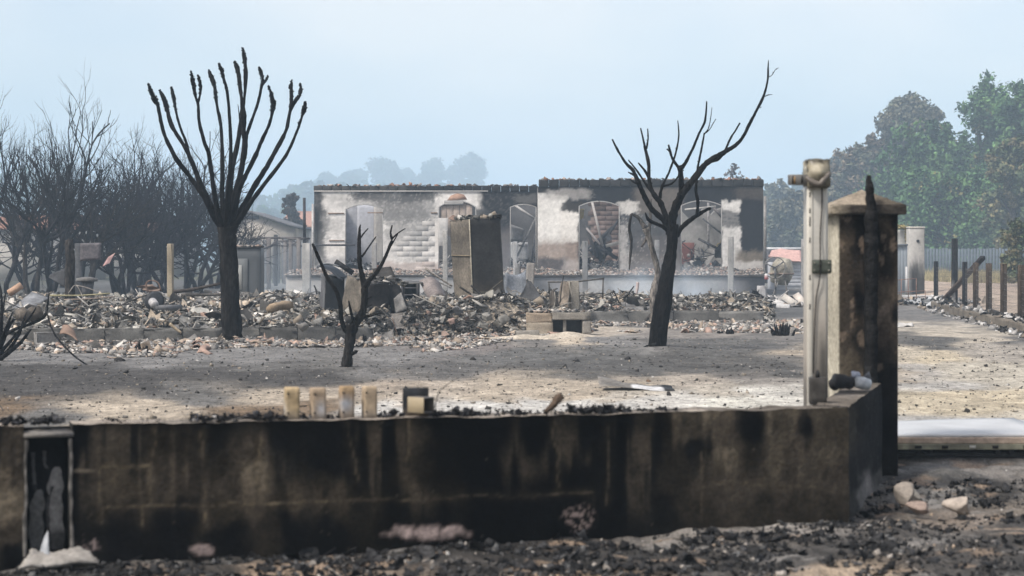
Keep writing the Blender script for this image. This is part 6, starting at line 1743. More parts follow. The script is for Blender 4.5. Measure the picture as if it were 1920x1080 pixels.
slab_thing('striped_awning', 'small pink and white striped scrap hanging among the burnt trees', 'scrap', [(192, 500), (206, 493), (216, 474), (203, 482)], [52, 52, 52, 52], .02, (.62, .40, .38), M_FAR, .02, 31)
bo = thing('fallen_boiler', 'fallen water heater with black rings and pale core lying in the rubble', 'water heater', P(287, 575, 33.8))
mb = MB(); v, f = lathe([(.10, -.35), (.17, -.33), (.18, -.1), (.165, -.08), (.185, -.06), (.185, .0), (.12, .01)], 20, (0, 0, 0), 'Y'); v[:, 1] *= -1; v = v @ rotm(-8, 0, 20).T; mb.add(v + P(291, 563, 34), f, (.045, .048, .055)); mb.build('tank', M_METAL, bo, smooth=True)
mb = MB(); v, f = lathe([(.085, 0), (.085, .22), (.06, .26)], 14, (0, 0, 0), 'Y'); v[:, 1] *= -1; v = v @ rotm(12, 0, 22).T; mb.add(v + P(286, 566, 33.6), f, (.38, .37, .37)); mb.build('core', M_METAL, bo, smooth=True)
slab_thing('twisted_foil', 'brownish twisted sheet of foil above the fallen water heater', 'metal sheet', [(256, 537), (285, 533), (304, 545), (280, 549)], [34.5, 34.4, 34.3, 34.4], .01, (.27, .2, .165), M_CLAY, .12, 33)
stick([(278, 548), (274, 533), (282, 526), (296, 530), (302, 545)], 34.3, .02, (.22, .15, .12), 'curled rusty strap over the fallen water heater', 'rusty_strap', 'strap', M_CLAY)
mb = MB(); v, f = bar(P(290, 577, 33.4), P(340, 576, 33.8), .10, .08); mb.add(v, f, (.22, .22, .225)); tag(mb.build('grey_beam', M_CONC, None, P(315, 578, 33.6)), 'grey concrete beam lying right of the fallen water heater', 'beam')
cp = [P(17, 550, 35), P(28, 543, 35), P(40, 535, 35)]
mb = MB(); v, f = tube(cp, .075, 12); mb.add(v, f, (.46, .31, .22)); tag(mb.build('clay_pipe', M_CLAY, None, cp[0]), 'terracotta pipe lying at the far left of the rubble', 'pipe')
slab_thing('grey_sheet', 'grey metal sheet lying at the far left of the rubble', 'metal sheet', [(22, 578), (62, 578), (92, 560), (60, 548)], [34.5, 34.4, 35, 35.2], .012, (.20, .205, .215), seed=35)
slab_thing('dark_sheet', 'dark tilted sheet in front of the burnt stump', 'metal sheet', [(92, 520), (122, 540), (123, 502), (94, 515)], [38.6, 38.4, 38.5, 38.6], .012, (.06, .062, .068), seed=36)
dm = [P(32, 590, 29.0), P(74, 586, 29.3)]
mb = MB(); v, f = tube(smooth_path([dm[0], (dm[0] + dm[1]) / 2 + [0, 0, -.02], dm[1]], 4), [.09, .13, .10, .13, .11], 9, .16); mb.add(v, f, np.array([.10, .085, .07]) * (.5 + 1.1 * fbm(v[:, 0] * 6, v[:, 2] * 6, 3, 467))[:, None]); tag(mb.build('crushed_drum', M_METAL, None, dm[0]), 'crushed rusty drum behind the burnt shrub at the left', 'drum')
slab_thing('clay_gutter', 'curved terracotta sheet propped on the ground before the left footing', 'clay sheet', [(112, 628), (146, 640), (140, 622), (118, 612)], [28.6, 28.2, 28.9, 29.0], .02, (.25, .175, .135), M_CLAY, .02, 37, bend=.06)
mb = MB(); v, f = rock((0, 0, 0), (.14, .13, .12), 61, 3); mb.add(v + P(566, 612, 29.4), f, (.33, .31, .28)); tag(mb.build('round_boulder', M_STONE, None, P(566, 620, 29.4)), 'rounded pale boulder on the left footing', 'boulder')
tb2 = [P(505, 580, 32.5), P(524, 574, 32.8), P(543, 572, 33.2)]
mb = MB(); v, f = tube(smooth_path(tb2, 4), [.075, .095, .07, .09, .085], 9, .16); mb.add(v, f, np.array([.34, .26, .18]) * (.6 + .8 * fbm(v[:, 0] * 8, v[:, 2] * 8, 3, 469))[:, None]); tag(mb.build('flue_liner', M_CLAY, None, tb2[0]), 'tan broken clay flue lying on the mid-left heap', 'flue')
for k, (px, py, D, s, c, lab) in enumerate([(858, 581, 32.6, .14, (.20, .20, .205), 'round grey lump at the foot of the refrigerator'), (833, 585, 32.8, .11, (.26, .25, .23), 'rough chunk left of the round lump'), (888, 590, 32.2, .10, (.24, .23, .21), 'small chunk right of the round lump'), (914, 594, 32.0, .13, (.26, .25, .23), 'tall broken chunk in the middle heap'), (945, 600, 31.9, .17, (.22, .21, .19), 'wide brown-grey chunk left of the barbecue'), (905, 610, 31.5, .12, (.25, .24, .22), 'low chunk in front of the middle heap'), (848, 602, 31.7, .10, (.38, .27, .23), 'pinkish chunk in front of the middle heap')]):
    v, f = (rock((0, 0, 0), (s * .8, s * .8, s * .75), 70, 3) if k == 0 else cbox(-s, s, -s * .7, s * .7, -s * .6, s * .6, s * .12, rotm(random.uniform(-35, 35), random.uniform(-35, 35), random.uniform(0, 180)), s * .13, 2)); v = v * (1 if k == 0 else .72); p_ = P(px, py, D); mb = MB(); mb.add(v + p_, f, np.array(c) * (.7 + .6 * fbm(v[:, 0] * 14, v[:, 2] * 14, 3, 471))[:, None]); tag(mb.build('concrete_chunk', M_STONE, None, p_), lab, 'chunk', 'chunks in the middle heap')

# pieces of pink roof tile by the pollarded tree
v0, f0_ = TM['tile'][0]
tp_ = None
for k, (px, py) in enumerate([(372, 653), (378, 658), (385, 655), (392, 652), (388, 660), (380, 650), (366, 650), (305, 652), (312, 655), (182, 645), (190, 650), (250, 648), (1040, 626), (1330, 622), (1420, 618), (1285, 622)]):
    b = G(px, py, .02)
    if tp_ is None:
        mb = MB(); mb.add(v0 * [.16, .20, .16], [tuple(t) for t in f0_], (.40, .285, .235)); o = mb.build('roof_tile', M_CLAY); tp_ = o
    else:
        o = tp_.copy(); col.objects.link(o)
    o.location = (b[0], b[1], gz(b[0], b[1]) + .03); o.rotation_euler = (random.uniform(-.5, .5), random.uniform(-.5, .5), random.uniform(0, 6.28)); s = random.uniform(.6, 1.2); o.scale = (s, s, s)
    tag(o, 'broken terracotta roof tile lying on the ground before the footings', 'roof tile', 'roof tiles before the footings')

# ------------------------------------------------------------------ right side: mixer, shed, pillars, fence
DM = 60.0
mx_ = thing('concrete_mixer', 'old concrete mixer with a large ring wheel and pale rusty drum right of the house', 'concrete mixer', P(1462, 560, DM))
mb = MB(); v, f = lathe([(.12, -.42), (.30, -.38), (.40, -.1), (.42, .1), (.36, .3), (.24, .52), (.20, .54)], 20); v = v @ rotm(0, 12, 0).T; mb.add(v + P(1465, 512, DM), f, np.array([.36, .33, .27]) * (.35 + 1.2 * fbm(v[:, 0] * 4, v[:, 2] * 4, 4, 481))[:, None]); dr2 = mb.build('drum', M_METAL, mx_, smooth=True)
mb = MB(); an = np.linspace(0, 2 * math.pi, 36); c0 = P(1453, 502, DM - .5); q = np.stack([c0[0] + .37 * np.cos(an), np.full(36, c0[1]), c0[2] + .37 * np.sin(an)], -1); v, f = tube(q, .02, 7, cap=False); mb.add(v, f, (.22, .21, .2)); wh = mb.build('wheel', M_METAL, mx_)
for a in (0.6, 2.7, 4.75):
    mb = MB(); v, f = bar(c0, c0 + np.array([math.cos(a), 0, math.sin(a)]) * .37, .045, .03); mb.add(v, f, (.14, .14, .145)); mb.build('spoke', M_METAL, wh)
mb = MB(); v, f = tube([c0 + [0, .05, 0], c0 + [0, .5, 0]], .05, 8); mb.add(v, f, (.2, .19, .18)); mb.build('axle', M_METAL, mx_)
mb = MB(); v, f = tube(np.stack([P(1465, 513, DM)[0] + .43 * np.cos(an), DM + .43 * np.sin(an), np.full(36, P(0, 513, DM)[2])], -1), .03, 6, cap=False); mb.add(v, f, (.25, .19, .15)); mb.build('gear_ring', M_METAL, mx_)
for (a, b) in (((1454, 505), (1454, 565)), ((1472, 525), (1478, 565)), ((1458, 530), (1446, 565))):
    mb = MB(); v, f = bar(P(*a, DM - .3), P(*b, DM - .3), .05); mb.add(v, f, (.2, .19, .18)); mb.build('leg', M_METAL, mx_)
rc = P(1437, 524, DM - 1); mb = MB(); v, f = lathe([(.05, 0), (.075, .01), (.06, .18), (.05, .2)], 12, rc); mb.add(v, f, np.where((v[:, 2] > rc[2] + .15)[:, None], np.array([.7, .7, .7]), np.array([.55, .08, .07]))); tag(mb.build('red_can', M_PAINT, None, rc), 'small red and white can hanging beside the concrete mixer', 'can')
DSH = 76.0
sh = thing('garden_shed', 'small white shed with a pink collapsed roof behind the concrete mixer', 'shed', P(1470, 543, DSH))
mb = MB(); v, f = cbox(hx(1452, DSH), hx(1506, DSH), DSH, DSH + 2, -.05, hz_(492, DSH), .01, None, 0, 4); mb.add(v, f, (.62, .63, .66)); wl2 = mb.build('wall', M_FAR, sh)
for k in range(7):
    z = .15 + k * .16; mb = MB(); v, f = cbox(hx(1452, DSH) + .01, hx(1506, DSH) - .01, DSH - .03, DSH - .003, z, z + .145, .006); mb.add(v, f, (.64, .65, .68)); mb.build('board', M_FAR, wl2)
slabq = [P(1440, 484, DSH - .4), P(1506, 492, DSH - .4), P(1500, 470, DSH + 1), P(1448, 470, DSH + 1)]
mb = MB(); v, f = plate(slabq, .05, 10, .09, seed=41); mb.add(v, f, (.62, .40, .36)); mb.build('roof', M_CLAY, sh)
mb = MB(); v, f = cbox(hx(1438, 95), hx(1512, 95), 95, 95.1, hz_(467.5, 95), hz_(464, 95), .01); mb.add(v, f, (.75, .75, .76)); wb = tag(mb.build('white_beam', M_FAR, None, (hx(1475, 95), 95, 0)), 'long white roof edge behind the shed', 'roof edge')
mb = MB(); v, f = cbox(hx(1438, 95), hx(1512, 95), 95.2, 98, -.1, hz_(468, 95), .0); mb.add(v, f, (.10, .10, .11)); tag(mb.build('dark_outbuilding', M_FAR, None, (hx(1475, 95), 96, 0)), 'dark low outbuilding under the white roof edge', 'outbuilding')
for (px, ty, by, wd, D, c, lab) in [(1506, 448, 567, 7, 55, (.30, .295, .29), 'tall grey concrete post left of the cream column'), (1428, 536, 569, 16, 54, (.42, .41, .41), 'short pale block post at the right end of the rubble')]:
    x = hx(px, D); w_ = wd / FPX * D / 2; mb = MB(); v, f = cbox(x - w_, x + w_, D - w_, D + w_, -.05, hz_(ty, D), .012, None, .003, 4); mb.add(v, f, np.array(c) * (.8 + .4 * fbm(v[:, 0] * 4, v[:, 2] * 2, 3, 483))[:, None]); tag(mb.build('concrete_post', M_CONC, None, (x, D, 0)), lab, 'post')
# broken white slabs at the right
for k, (a, b, D, c, lab) in enumerate([((1440, 566), (1470, 572), 52, (.55, .54, .53), 'pale broken slab below the concrete mixer'), ((1468, 556), (1495, 574), 51, (.5, .47, .43), 'pale board leaning right of the concrete mixer'), ((1492, 552), (1508, 570), 52, (.55, .5, .45), 'tan-white board leaning against the tall grey post'), ((1455, 575), (1480, 578), 50, (.5, .5, .5), 'flat pale slab lying before the mixer')]):
    mb = MB(); v, f = bar(P(*a, D), P(*b, D - .5), .22, .05); mb.add(v, f, c); tag(mb.build('broken_slab', M_CONC, None, P(*a, D)), lab, 'slab', 'slabs by the mixer')
n = 260; xx = rng.uniform(hx(1432, 54), hx(1508, 54), n); yy = rng.uniform(50, 58, n)
mb = MB(); scatter(mb, on_ground(xx, yy), rng.uniform(.08, .3, n), {'shard': 4, 'chunk': 3, 'crumple': 2, 'stick': 1}, [(3, (.3, .29, .28)), (3, (.5, .48, .46)), (2, (.08, .08, .085)), (1, (.36, .3, .25))], 45, 40, .2); tag(mb.build('mixer_debris', M_RUB), 'broken boards and blocks heaped around the concrete mixer', None, None, 'stuff')

# far white gate pillar, grey gate leaf, ivy, low wall
DP = 66.0
gp2 = thing('white_pillar', 'tall white gate pillar scorched grey at its foot beyond the driveway', 'pillar', (hx(1720, DP), DP, 0))
mb = MB(); v, f = cbox(hx(1705.5, DP), hx(1734, DP), DP, DP + .6, -.05, hz_(428, DP), .05, None, 0, 12, 3)
px, py = PX(v); cc = np.tile(np.array([.60, .58, .55]), (len(v), 1)) * (.8 + .3 * fbm(v[:, 0] * 5, v[:, 2] * 3, 3, 485))[:, None]
k_ = (sstep(470, 520, py + (fbm(px * .2, py * .1, 3, 487) - .5) * 40) * sstep(1704, 1712, px))[:, None]; cc = cc * (1 - .82 * k_); cc = cc * (1 - .35 * sstep(1716, 1734, px)[:, None])  # scorched foot, then side shading painted onto the right flank
mb.add(v, f, cc); mb.build('shaft', M_FACADE, gp2)
mb = MB(); v, f = cbox(hx(1704.5, DP), hx(1735, DP), DP - .03, DP + .63, hz_(428, DP) + .003, hz_(425, DP), .02); mb.add(v, f, (.6, .57, .52)); mb.build('cap', M_FACADE, gp2)
mb = MB(); v, f = lathe([(.06, 0), (.055, .03), (.02, .04)], 10, (0, 0, 0), 'Y'); v[:, 1] *= -1; mb.add(v + P(1721, 452, DP - .005), f, (.03, .03, .035)); mb.build('burnt_lamp', M_METAL, gp2)
mb = MB(); v, f = cbox(hx(1660, 67), hx(1704, 67), 67.0, 67.25, -.05, hz_(431, 67), .02, None, 0, 3); mb.add(v, f, (.66, .65, .62)); tag(mb.build('white_garden_wall', M_FACADE, None, (hx(1690, 67), 67, 0)), 'white wall top behind the gate pillar beside the white pillar', 'wall')
mb = MB(); n = 700; xx = rng.normal(hx(1699, 66.8), .22, n); zz = hz_(428, 66.8) + .05 - np.abs(rng.normal(0, .35, n)) * (xx > hx(1696, 66.8)) + rng.normal(0, .04, n)
scatter(mb, np.stack([xx, np.full(n, 66.75) + rng.normal(0, .1, n), zz], -1), rng.uniform(.03, .07, n), {'shard': 1}, [(3, (.30, .25, .1)), (2, (.16, .13, .08)), (1, (.42, .36, .18))], 46, 80, 0); tag(mb.build('dry_ivy', M_LEAF, None, (hx(1699, 66.8), 66.8, 0)), 'dried yellow ivy hanging over the white wall top', 'ivy')
gl = thing('grey_gate_leaf', 'blue-grey sheet metal gate leaf left of the white pillar', 'gate', (hx(1690, 65.6), 65.6, 0))
for k in range(4):
    a = 1676 + k * 6.4; mb = MB(); v, f = cbox(hx(a, 65.6), hx(a + 6.1, 65.6), 65.6, 65.64, .05, hz_(460, 65.6), .006); mb.add(v, f, (.24, .27, .30)); mb.build('board', M_PAINT, gl)
mb = MB(); v, f = bar((hx(1674, 65.55), 65.55, hz_(459, 65.55)), (hx(1702, 65.55), 65.55, hz_(459, 65.55)), .07); mb.add(v, f, (.17, .19, .21)); mb.build('top_rail', M_PAINT, gl)
mb = MB(); v, f = tube([(hx(1700, 65.5), 65.5, 0), (hx(1700, 65.5), 65.5, hz_(500, 65.5))], .05, 8); mb.add(v, f, (.5, .5, .5)); mb.build('hinge_post', M_PAINT, gl)
mb = MB(); v, f = cbox(hx(1670, 61), hx(1782, 61), 61, 61.2, -.05, hz_(554, 61), .01, None, 0, 6); mb.add(v, f, np.array([.5, .5, .5]) * (.8 + .4 * fbm(v[:, 0] * 3, v[:, 2] * 3, 3, 489))[:, None]); tag(mb.build('low_kerb_wall', M_CONC, None, (hx(1725, 61), 61, 0)), 'low pale kerb wall at the foot of the white pillar', 'kerb wall')
rb = thing('rebar_cage', 'rusty bent rebar frame in front of the grey gate leaf', 'frame', P(1705, 565, 58))
for (a, b) in (((1684, 525), (1718, 522)), ((1718, 522), (1718, 568)), ((1690, 523), (1690, 570)), ((1684, 548), (1735, 545)), ((1735, 545), (1735, 567)), ((1684, 560), (1735, 556)), ((1703, 525), (1703, 560))):
    mb = MB(); v, f = tube([P(*a, 58), P(*b, 58)], .014, 5); mb.add(v, f, (.24, .15, .12)); mb.build('rod', M_METAL, rb)

# burnt wire fence on its kerb
kerb = thing('fence_kerb', 'long concrete kerb under the burnt wire fence along the driveway', 'kerb', (11, 42, 0))
KP = [(1752, 49.5), (1770, 46.5), (1795, 43.5), (1825, 40.5), (1860, 37.5), (1900, 34.8), (1945, 32.0), (1990, 29.5)]
for k, ((pa, da), (pb_, db)) in enumerate(zip(KP[:-1], KP[1:])):
    a = np.array([hx(pa, da), da]); b = np.array([hx(pb_, db), db]); m = (a + b) / 2; u = b - a; L = np.linalg.norm(u); ang = math.degrees(math.atan2(u[1], u[0]))
    v, f = cbox(m[0] - L / 2 + .006, m[0] + L / 2 - .006, m[1] - .1, m[1] + .1, -.05, .19, .012, rotm(0, 0, ang), .004, 5)
    mb = MB(); mb.add(v, f, np.array([.19, .165, .135]) * (.6 + .8 * fbm(v[:, 0] * 3 + v[:, 1] * 3, v[:, 2] * 6, 3, 491))[:, None]); mb.build('kerb_block', M_CONC, kerb)
FP = [(1748, 490, 56, 'b'), (1781, 491, 52.5, 't'), (1801, 491, 48.6, 'b'), (1821, 492.5, 45.2, 't'), (1845, 493.5, 42, 't'), (1872, 494.5, 39, 't'), (1904, 497, 35.6, 't'), (1945, 500, 32.3, 't')]
fe = thing('wire_fence', 'burnt wire fence with short dark timber posts along the driveway', 'fence', (11.5, 44, 0))
tops = []
for (px, ty, D, kd) in FP:
    x = hx(px, D) + .12; w_ = .058
    mb = MB(); v, f = cbox(x - w_, x + w_, D - w_, D + w_, -.05, hz_(ty, D), .01, rotm(0, 0, 10), .004, 5)
    c = (.025, .025, .028) if kd == 'b' else (.085, .066, .052)
    zt = (v[:, 2]) / 1.3
    mb.add(v, f, np.array(c) * (.5 + 1.0 * fbm(v[:, 0] * 8, v[:, 2] * 3, 3, 493))[:, None] * (.45 + .75 * np.clip(zt, 0, 1))[:, None]); mb.build('post', M_CHAR, fe); tops.append((x, D, hz_(ty, D)))
mb = MB()
for (a, b) in zip(tops[:-1], tops[1:]):
    a = np.array(a); b = np.array(b); L = np.linalg.norm(b - a)
    for t in np.linspace(.03, .97, 8):
        z0_ = .2 + t * .95
        q = [(a[0], a[1], z0_), tuple(((a + b) / 2)[:2]) + (z0_ - .02,), (b[0], b[1], z0_)]
        v, f = tube(np.array(q), .0035, 3, cap=False); mb.add(v, f, (.12, .11, .105))
    for t in np.linspace(0, 1, int(L / .16)):
        p_ = a + (b - a) * t; v, f = tube(np.array([(p_[0], p_[1], .2), (p_[0], p_[1], 1.16)]), .003, 3, cap=False); mb.add(v, f, (.14, .13, .125))
tag(mb.build('wire_mesh', M_METAL, fe), None, None, None, 'stuff')
D = 50; x = hx(1790, D); mb = MB(); v, f = cbox(x - .07, x + .07, D - .07, D + .07, -.05, hz_(447, D), .01, rotm(0, 0, 8), .004, 6); zt = v[:, 2]
mb.add(v, f, np.where((zt < .8)[:, None] & (v[:, 0] < x)[:, None], np.array([.3, .29, .28]), np.array([.025, .026, .029]))); tag(mb.build('tall_black_post', M_CHAR, None, (x, D, 0)), 'tall black charred post rising above the wire fence', 'post')
p0, p1 = P(1772, 560, 50.5), P(1843, 483, 47.5)
mb = MB(); v, f = bar(p0, p1, .13, .1); mb.add(v, f, np.array([(.13, .09, .07)] * 4 + [(.02, .02, .022)] * 4)); tag(mb.build('leaning_beam', M_CHAR, None, p0), 'charred beam leaning diagonally across the wire fence', 'beam')
n = 420; t = rng.random(n); D = 30 + 24 * t; pxk = np.interp(D, [k[1] for k in KP[::-1]], [k[0] for k in KP[::-1]])
xx = hx(pxk, D) + rng.uniform(-.5, .35, n)
mb = MB(); scatter(mb, np.stack([xx, D, np.where(xx > hx(pxk, D) - .1, .19, 0)], -1), rng.uniform(.03, .16, n), {'shard': 3, 'chunk': 3, 'crumple': 3}, [(3, (.3, .29, .28)), (2, (.5, .49, .48)), (3, (.05, .05, .052)), (1, (.2, .17, .14))], 47, 40, .2); tag(mb.build('kerb_debris', M_RUB), 'ash and melted scraps along the fence kerb', None, None, 'stuff')
n = 200; mb = MB(); scatter(mb, on_ground(rng.normal(hx(1737, 52), .7, n), rng.normal(52, .8, n), .05), rng.uniform(.06, .25, n), {'shard': 3, 'crumple': 5, 'chunk': 2}, [(3, (.36, .37, .38)), (2, (.55, .55, .55)), (3, (.06, .06, .065)), (1, (.3, .25, .2))], 48, 45, .2); tag(mb.build('melted_scraps', M_RUB), 'pale melted scraps heaped at the far end of the driveway', None, None, 'stuff')
slab_thing('white_strip', 'white bent strip lying on the driveway beyond the gate pillar', 'strip', [(1682, 613), (1712, 612), (1711, 607), (1682, 609)], [35.6, 35.8, 36.8, 36.8], .02, (.6, .58, .55), M_CONC, .05, 51)
slab_thing('white_flake', 'small white flake at the kerb on the right', 'flake', [(1891, 624), (1898, 625), (1896, 620), (1891, 619)], [33, 33, 33.2, 33.2], .01, (.7, .7, .7), M_CONC, .02, 52)

# paling fence beyond the lane
DFk = 96.0
pf = thing('paling_fence', 'long grey-blue vertical paling fence beyond the lane', 'fence', (hx(1830, DFk), DFk, 0))
pr = None
for k in range(40):
    px = 1722 + k * 5.9
    x = hx(px, DFk)
    if pr is None:
        mb = MB(); v, f = cbox(x - .07, x + .07, DFk, DFk + .03, .1, 1.92, .008); mb.add(v, f, (.15, .18, .21)); pr = mb.build('pale', M_FAR, pf); pr0 = x
    else:
        o = pr.copy(); col.objects.link(o); o.location.x = x - pr0; o.location.z = random.uniform(-.03, .03)
for z in (.55, 1.5):
    mb = MB(); v, f = cbox(hx(1720, DFk), hx(1945, DFk), DFk + .035, DFk + .08, z, z + .09, .005); mb.add(v, f, (.2, .22, .24)); mb.build('rail', M_FAR, pf)
n = 9000; xx = rng.uniform(hx(1725, 90), hx(1950, 90), n); yy = rng.uniform(80, 95, n); h = rng.uniform(.15, .55, n) * (.5 + vnoise(xx, yy * .4, 61)); hb = height(xx, yy)
dx = rng.normal(0, .08, (n, 2)); w_ = .02
V = np.stack([np.stack([xx - w_, yy, hb], -1), np.stack([xx + w_, yy, hb], -1), np.stack([xx + dx[:, 0], yy + dx[:, 1], hb + h], -1)], 1).reshape(-1, 3)
mb = MB(); mb.add(V, np.arange(3 * n).reshape(-1, 3), np.repeat(np.array([.30, .26, .15]) * rng.uniform(.6, 1.3, (n, 1)), 3, 0)); tag(mb.build('dry_grass', M_LEAF), 'dry yellow grass growing in front of the paling fence', None, None, 'stuff')

# ------------------------------------------------------------------ neighbours' houses
def gable_house(px0, px1, D, wall_top_y, ridge_y, wallc, roofc, lab, ridge_px=None, depth=8, front_gable=True, win=()):
    x0, x1 = hx(px0, D), hx(px1, D); zw = hz_(wall_top_y, D); zr = hz_(ridge_y, D); xr = hx(ridge_px, D) if ridge_px else (x0 + x1) / 2
    t = thing('neighbour_house', lab, 'house', ((x0 + x1) / 2, D, 0))
    mb = MB()
    if front_gable:
        q = [(x0, D, -.1), (x1, D, -.1), (x1, D, zw), (xr, D, zr), (x0, D, zw)]
    else:
        q = [(x0, D, -.1), (x1, D, -.1), (x1, D, zw), (x0, D, zw)]
    n = len(q); V = np.array(q + [(a, D + depth, c) for a, b, c in q])
    F = [tuple(range(n)), tuple(range(2 * n - 1, n - 1, -1))] + [(i, i + n, (i + 1) % n + n, (i + 1) % n) for i in range(n)]
    mb.add(V, F, wallc); mb.build('wall', M_FAR, t)
    mb = MB()
    if front_gable:
        for (xa, xe) in ((x0, x1),):
            v, f = plate([(x0 - .3, D - .3, zw - .12), (xr, D - .3, zr + .03), (xr, D + depth, zr + .03), (x0 - .3, D + depth, zw - .12)], .12, 6, 0); mb.add(v, f, roofc)
            v, f = plate([(xr, D - .3, zr + .03), (x1 + .3, D - .3, zw - .12), (x1 + .3, D + depth, zw - .12), (xr, D + depth, zr + .03)], .12, 6, 0); mb.add(v, f, roofc)
    else:
        v, f = plate([(x0 - .3, D - .4, zw - .05), (x1 + .3, D - .4, zw - .05), (x1 - .4, D + depth / 2, zr), (x0 + .4, D + depth / 2, zr)], .12, 6, 0); mb.add(v, f, roofc)
        v, f = plate([(x0 + .4, D + depth / 2, zr), (x1 - .4, D + depth / 2, zr), (x1 + .3, D + depth, zw), (x0 - .3, D + depth, zw)], .12, 6, 0); mb.add(v, f, roofc)
    mb.build('roof', M_CLAY, t)
    for (a, b, ya, yb, c) in win:
        mb = MB(); v, f = cbox(hx(a, D), hx(b, D), D - .04, D - .003, hz_(yb, D), hz_(ya, D), .005); mb.add(v, f, c); mb.build('window', M_FAR, t)
    return t


gable_house(430, 552, 112, 426, 398, (.46, .42, .37), (.16, .16, .17), 'cream house with a dark low gable roof behind the pollarded tree', 462, win=((458, 486, 405, 411, (.10, .10, .12)),))
gable_house(524, 596, 135, 426, 396, (.50, .47, .44), (.40, .24, .19), 'house with a faded terracotta hip roof left of the ruin', front_gable=False, win=((545, 563, 414, 424, (.28, .14, .12)),))
gable_house(-40, 140, 105, 430, 404, (.50, .47, .43), (.42, .23, .17), 'pale house with red tiled roof half hidden behind the left burnt trees', front_gable=False, win=((20, 34, 445, 470, (.08, .08, .1)), (80, 95, 445, 470, (.08, .08, .1))))
gable_house(150, 330, 120, 436, 408, (.42, .40, .38), (.36, .22, .18), 'low house with faded red roof behind the dense burnt trees', front_gable=False)

# T-shaped burnt posts and scorched screen in the left yard
for k, (px, D, ty) in enumerate(((504, 76, 446), (545, 80, 446), (517, 84, 440), (560, 78, 448), (535, 90, 452))):
    x = hx(px, D)
    t = thing('trellis_post', ['grey T-topped post left of the scorched screen', 'grey T-topped post in the middle of the left yard', 'thick burnt post between the T-topped posts', 'slim T-topped post beside the ruin', 'farthest slim post of the left yard'][k], 'post', (x, D, 0), 'posts of the left yard')
    mb = MB(); v, f = cbox(x - .09, x + .09, D - .08, D + .08, -.05, hz_(ty, D), .01); mb.add(v, f, (.22, .20, .19) if k != 2 else (.08, .08, .085)); mb.build('post', M_CONC, t)
    if k != 2:
        mb = MB(); v, f = bar((x - .5, D, hz_(ty, D)), (x + .5, D, hz_(ty, D)), .09); mb.add(v, f, (.14, .13, .13)); mb.build('crossbar', M_CONC, t)
        for s in (-1, 1):
            mb = MB(); v, f = bar((x + s * .4, D, hz_(ty, D) - .05), (x, D, hz_(ty, D) - .45), .06); mb.add(v, f, (.14, .13, .13)); mb.build('brace', M_CONC, t)
sc_ = thing('scorched_screen', 'row of scorched vertical boards across the left yard', 'fence', (hx(510, 92), 92, 0))
for k in range(34):
    px = 462 + k * 3.6; x = hx(px, 92); h = hz_(448 + random.uniform(-3, 6), 92)
    if random.random() < .15: continue
    mb = MB(); v, f = cbox(x - .045, x + .045, 92, 92.03, -.05, h, .004); mb.add(v, f, np.array([.13, .135, .145]) * random.uniform(.5, 1.7)); mb.build('board', M_FAR, sc_)
n = 900; xx = rng.uniform(-22, -9.5, n); yy = rng.uniform(50, 62, n)
mb = MB(); scatter(mb, on_ground(xx, yy), rng.uniform(.08, .35, n), {'shard': 3, 'chunk': 3, 'crumple': 3, 'stick': 2}, PAL_RUB, 49, 45, .2); tag(mb.build('far_debris', M_RUB), 'grey wreckage spread below the burnt trees at the left', None, None, 'stuff')
n = 500; xx = rng.uniform(-13, -8, n); yy = rng.uniform(54, 66, n)
mb = MB(); scatter(mb, on_ground(xx, yy), rng.uniform(.08, .3, n), {'shard': 3, 'chunk': 3, 'crumple': 3, 'tile': 2}, PAL_FRONT, 50, 45, .2); tag(mb.build('pale_far_debris', M_RUB), 'pale wreckage between the grey cabinet and the ruin', None, None, 'stuff')

# ------------------------------------------------------------------ bare burnt trees
def bare_tree(seed, H, spread, ntw, c):
    """trunk polyline tubes plus a mass of fine twigs; returns two mesh objects' builders"""
    r = random.Random(seed)
    mt, mbx = MB(), MB()

    def grow(p, d, L, rad, lev):
        n = 5 if lev < 2 else 4
        pts = [Vector(p)]; dd = Vector(d).normalized(); q = Vector(p)
        for k in range(n):
            dd = (dd + Vector((r.gauss(0, .16), r.gauss(0, .16), r.gauss(.05, .10)))).normalized()
            q = q + dd * L / n; pts.append(q.copy())
        sides = 7 if lev == 0 else (4 if lev < 3 else 3)
        v, f = tube(np.array([x[:] for x in pts]), np.linspace(rad, rad * (.55 if lev < 4 else .4), n + 1), sides, 0, cap=False)
        (mt if lev < 2 else mbx).add(v, f, np.array(c) * r.uniform(.7, 1.4))
        if lev >= 5: return
        kids = [5, 5, 4, 4, 3][lev] if lev else 6
        for _ in range(kids):
            if lev >= 2 and r.random() > ntw: continue
            t = r.uniform(.35, 1.0) if lev else r.uniform(.3, 1.0)
            i = min(n - 1, int(t * n)); fr = t * n - i
            o = pts[i].lerp(pts[i + 1], fr)
            sd = Vector((r.gauss(0, 1), r.gauss(0, 1), r.gauss(.12, .6))).normalized()
            nd = (dd * (1.0 if lev else .7) + sd * spread).normalized()
            grow(o, nd, L * r.uniform(.5, .75), rad * r.uniform(.42, .6), lev + 1)
    nst = r.choice((2, 3, 3))
    for s in range(nst):
        a = r.uniform(0, 6.28)
        grow((math.cos(a) * .15, math.sin(a) * .15, -.1), (math.cos(a) * .38, math.sin(a) * .38, 1), H * .52, .085 + .01 * H * .5, 0)
    return mt, mbx


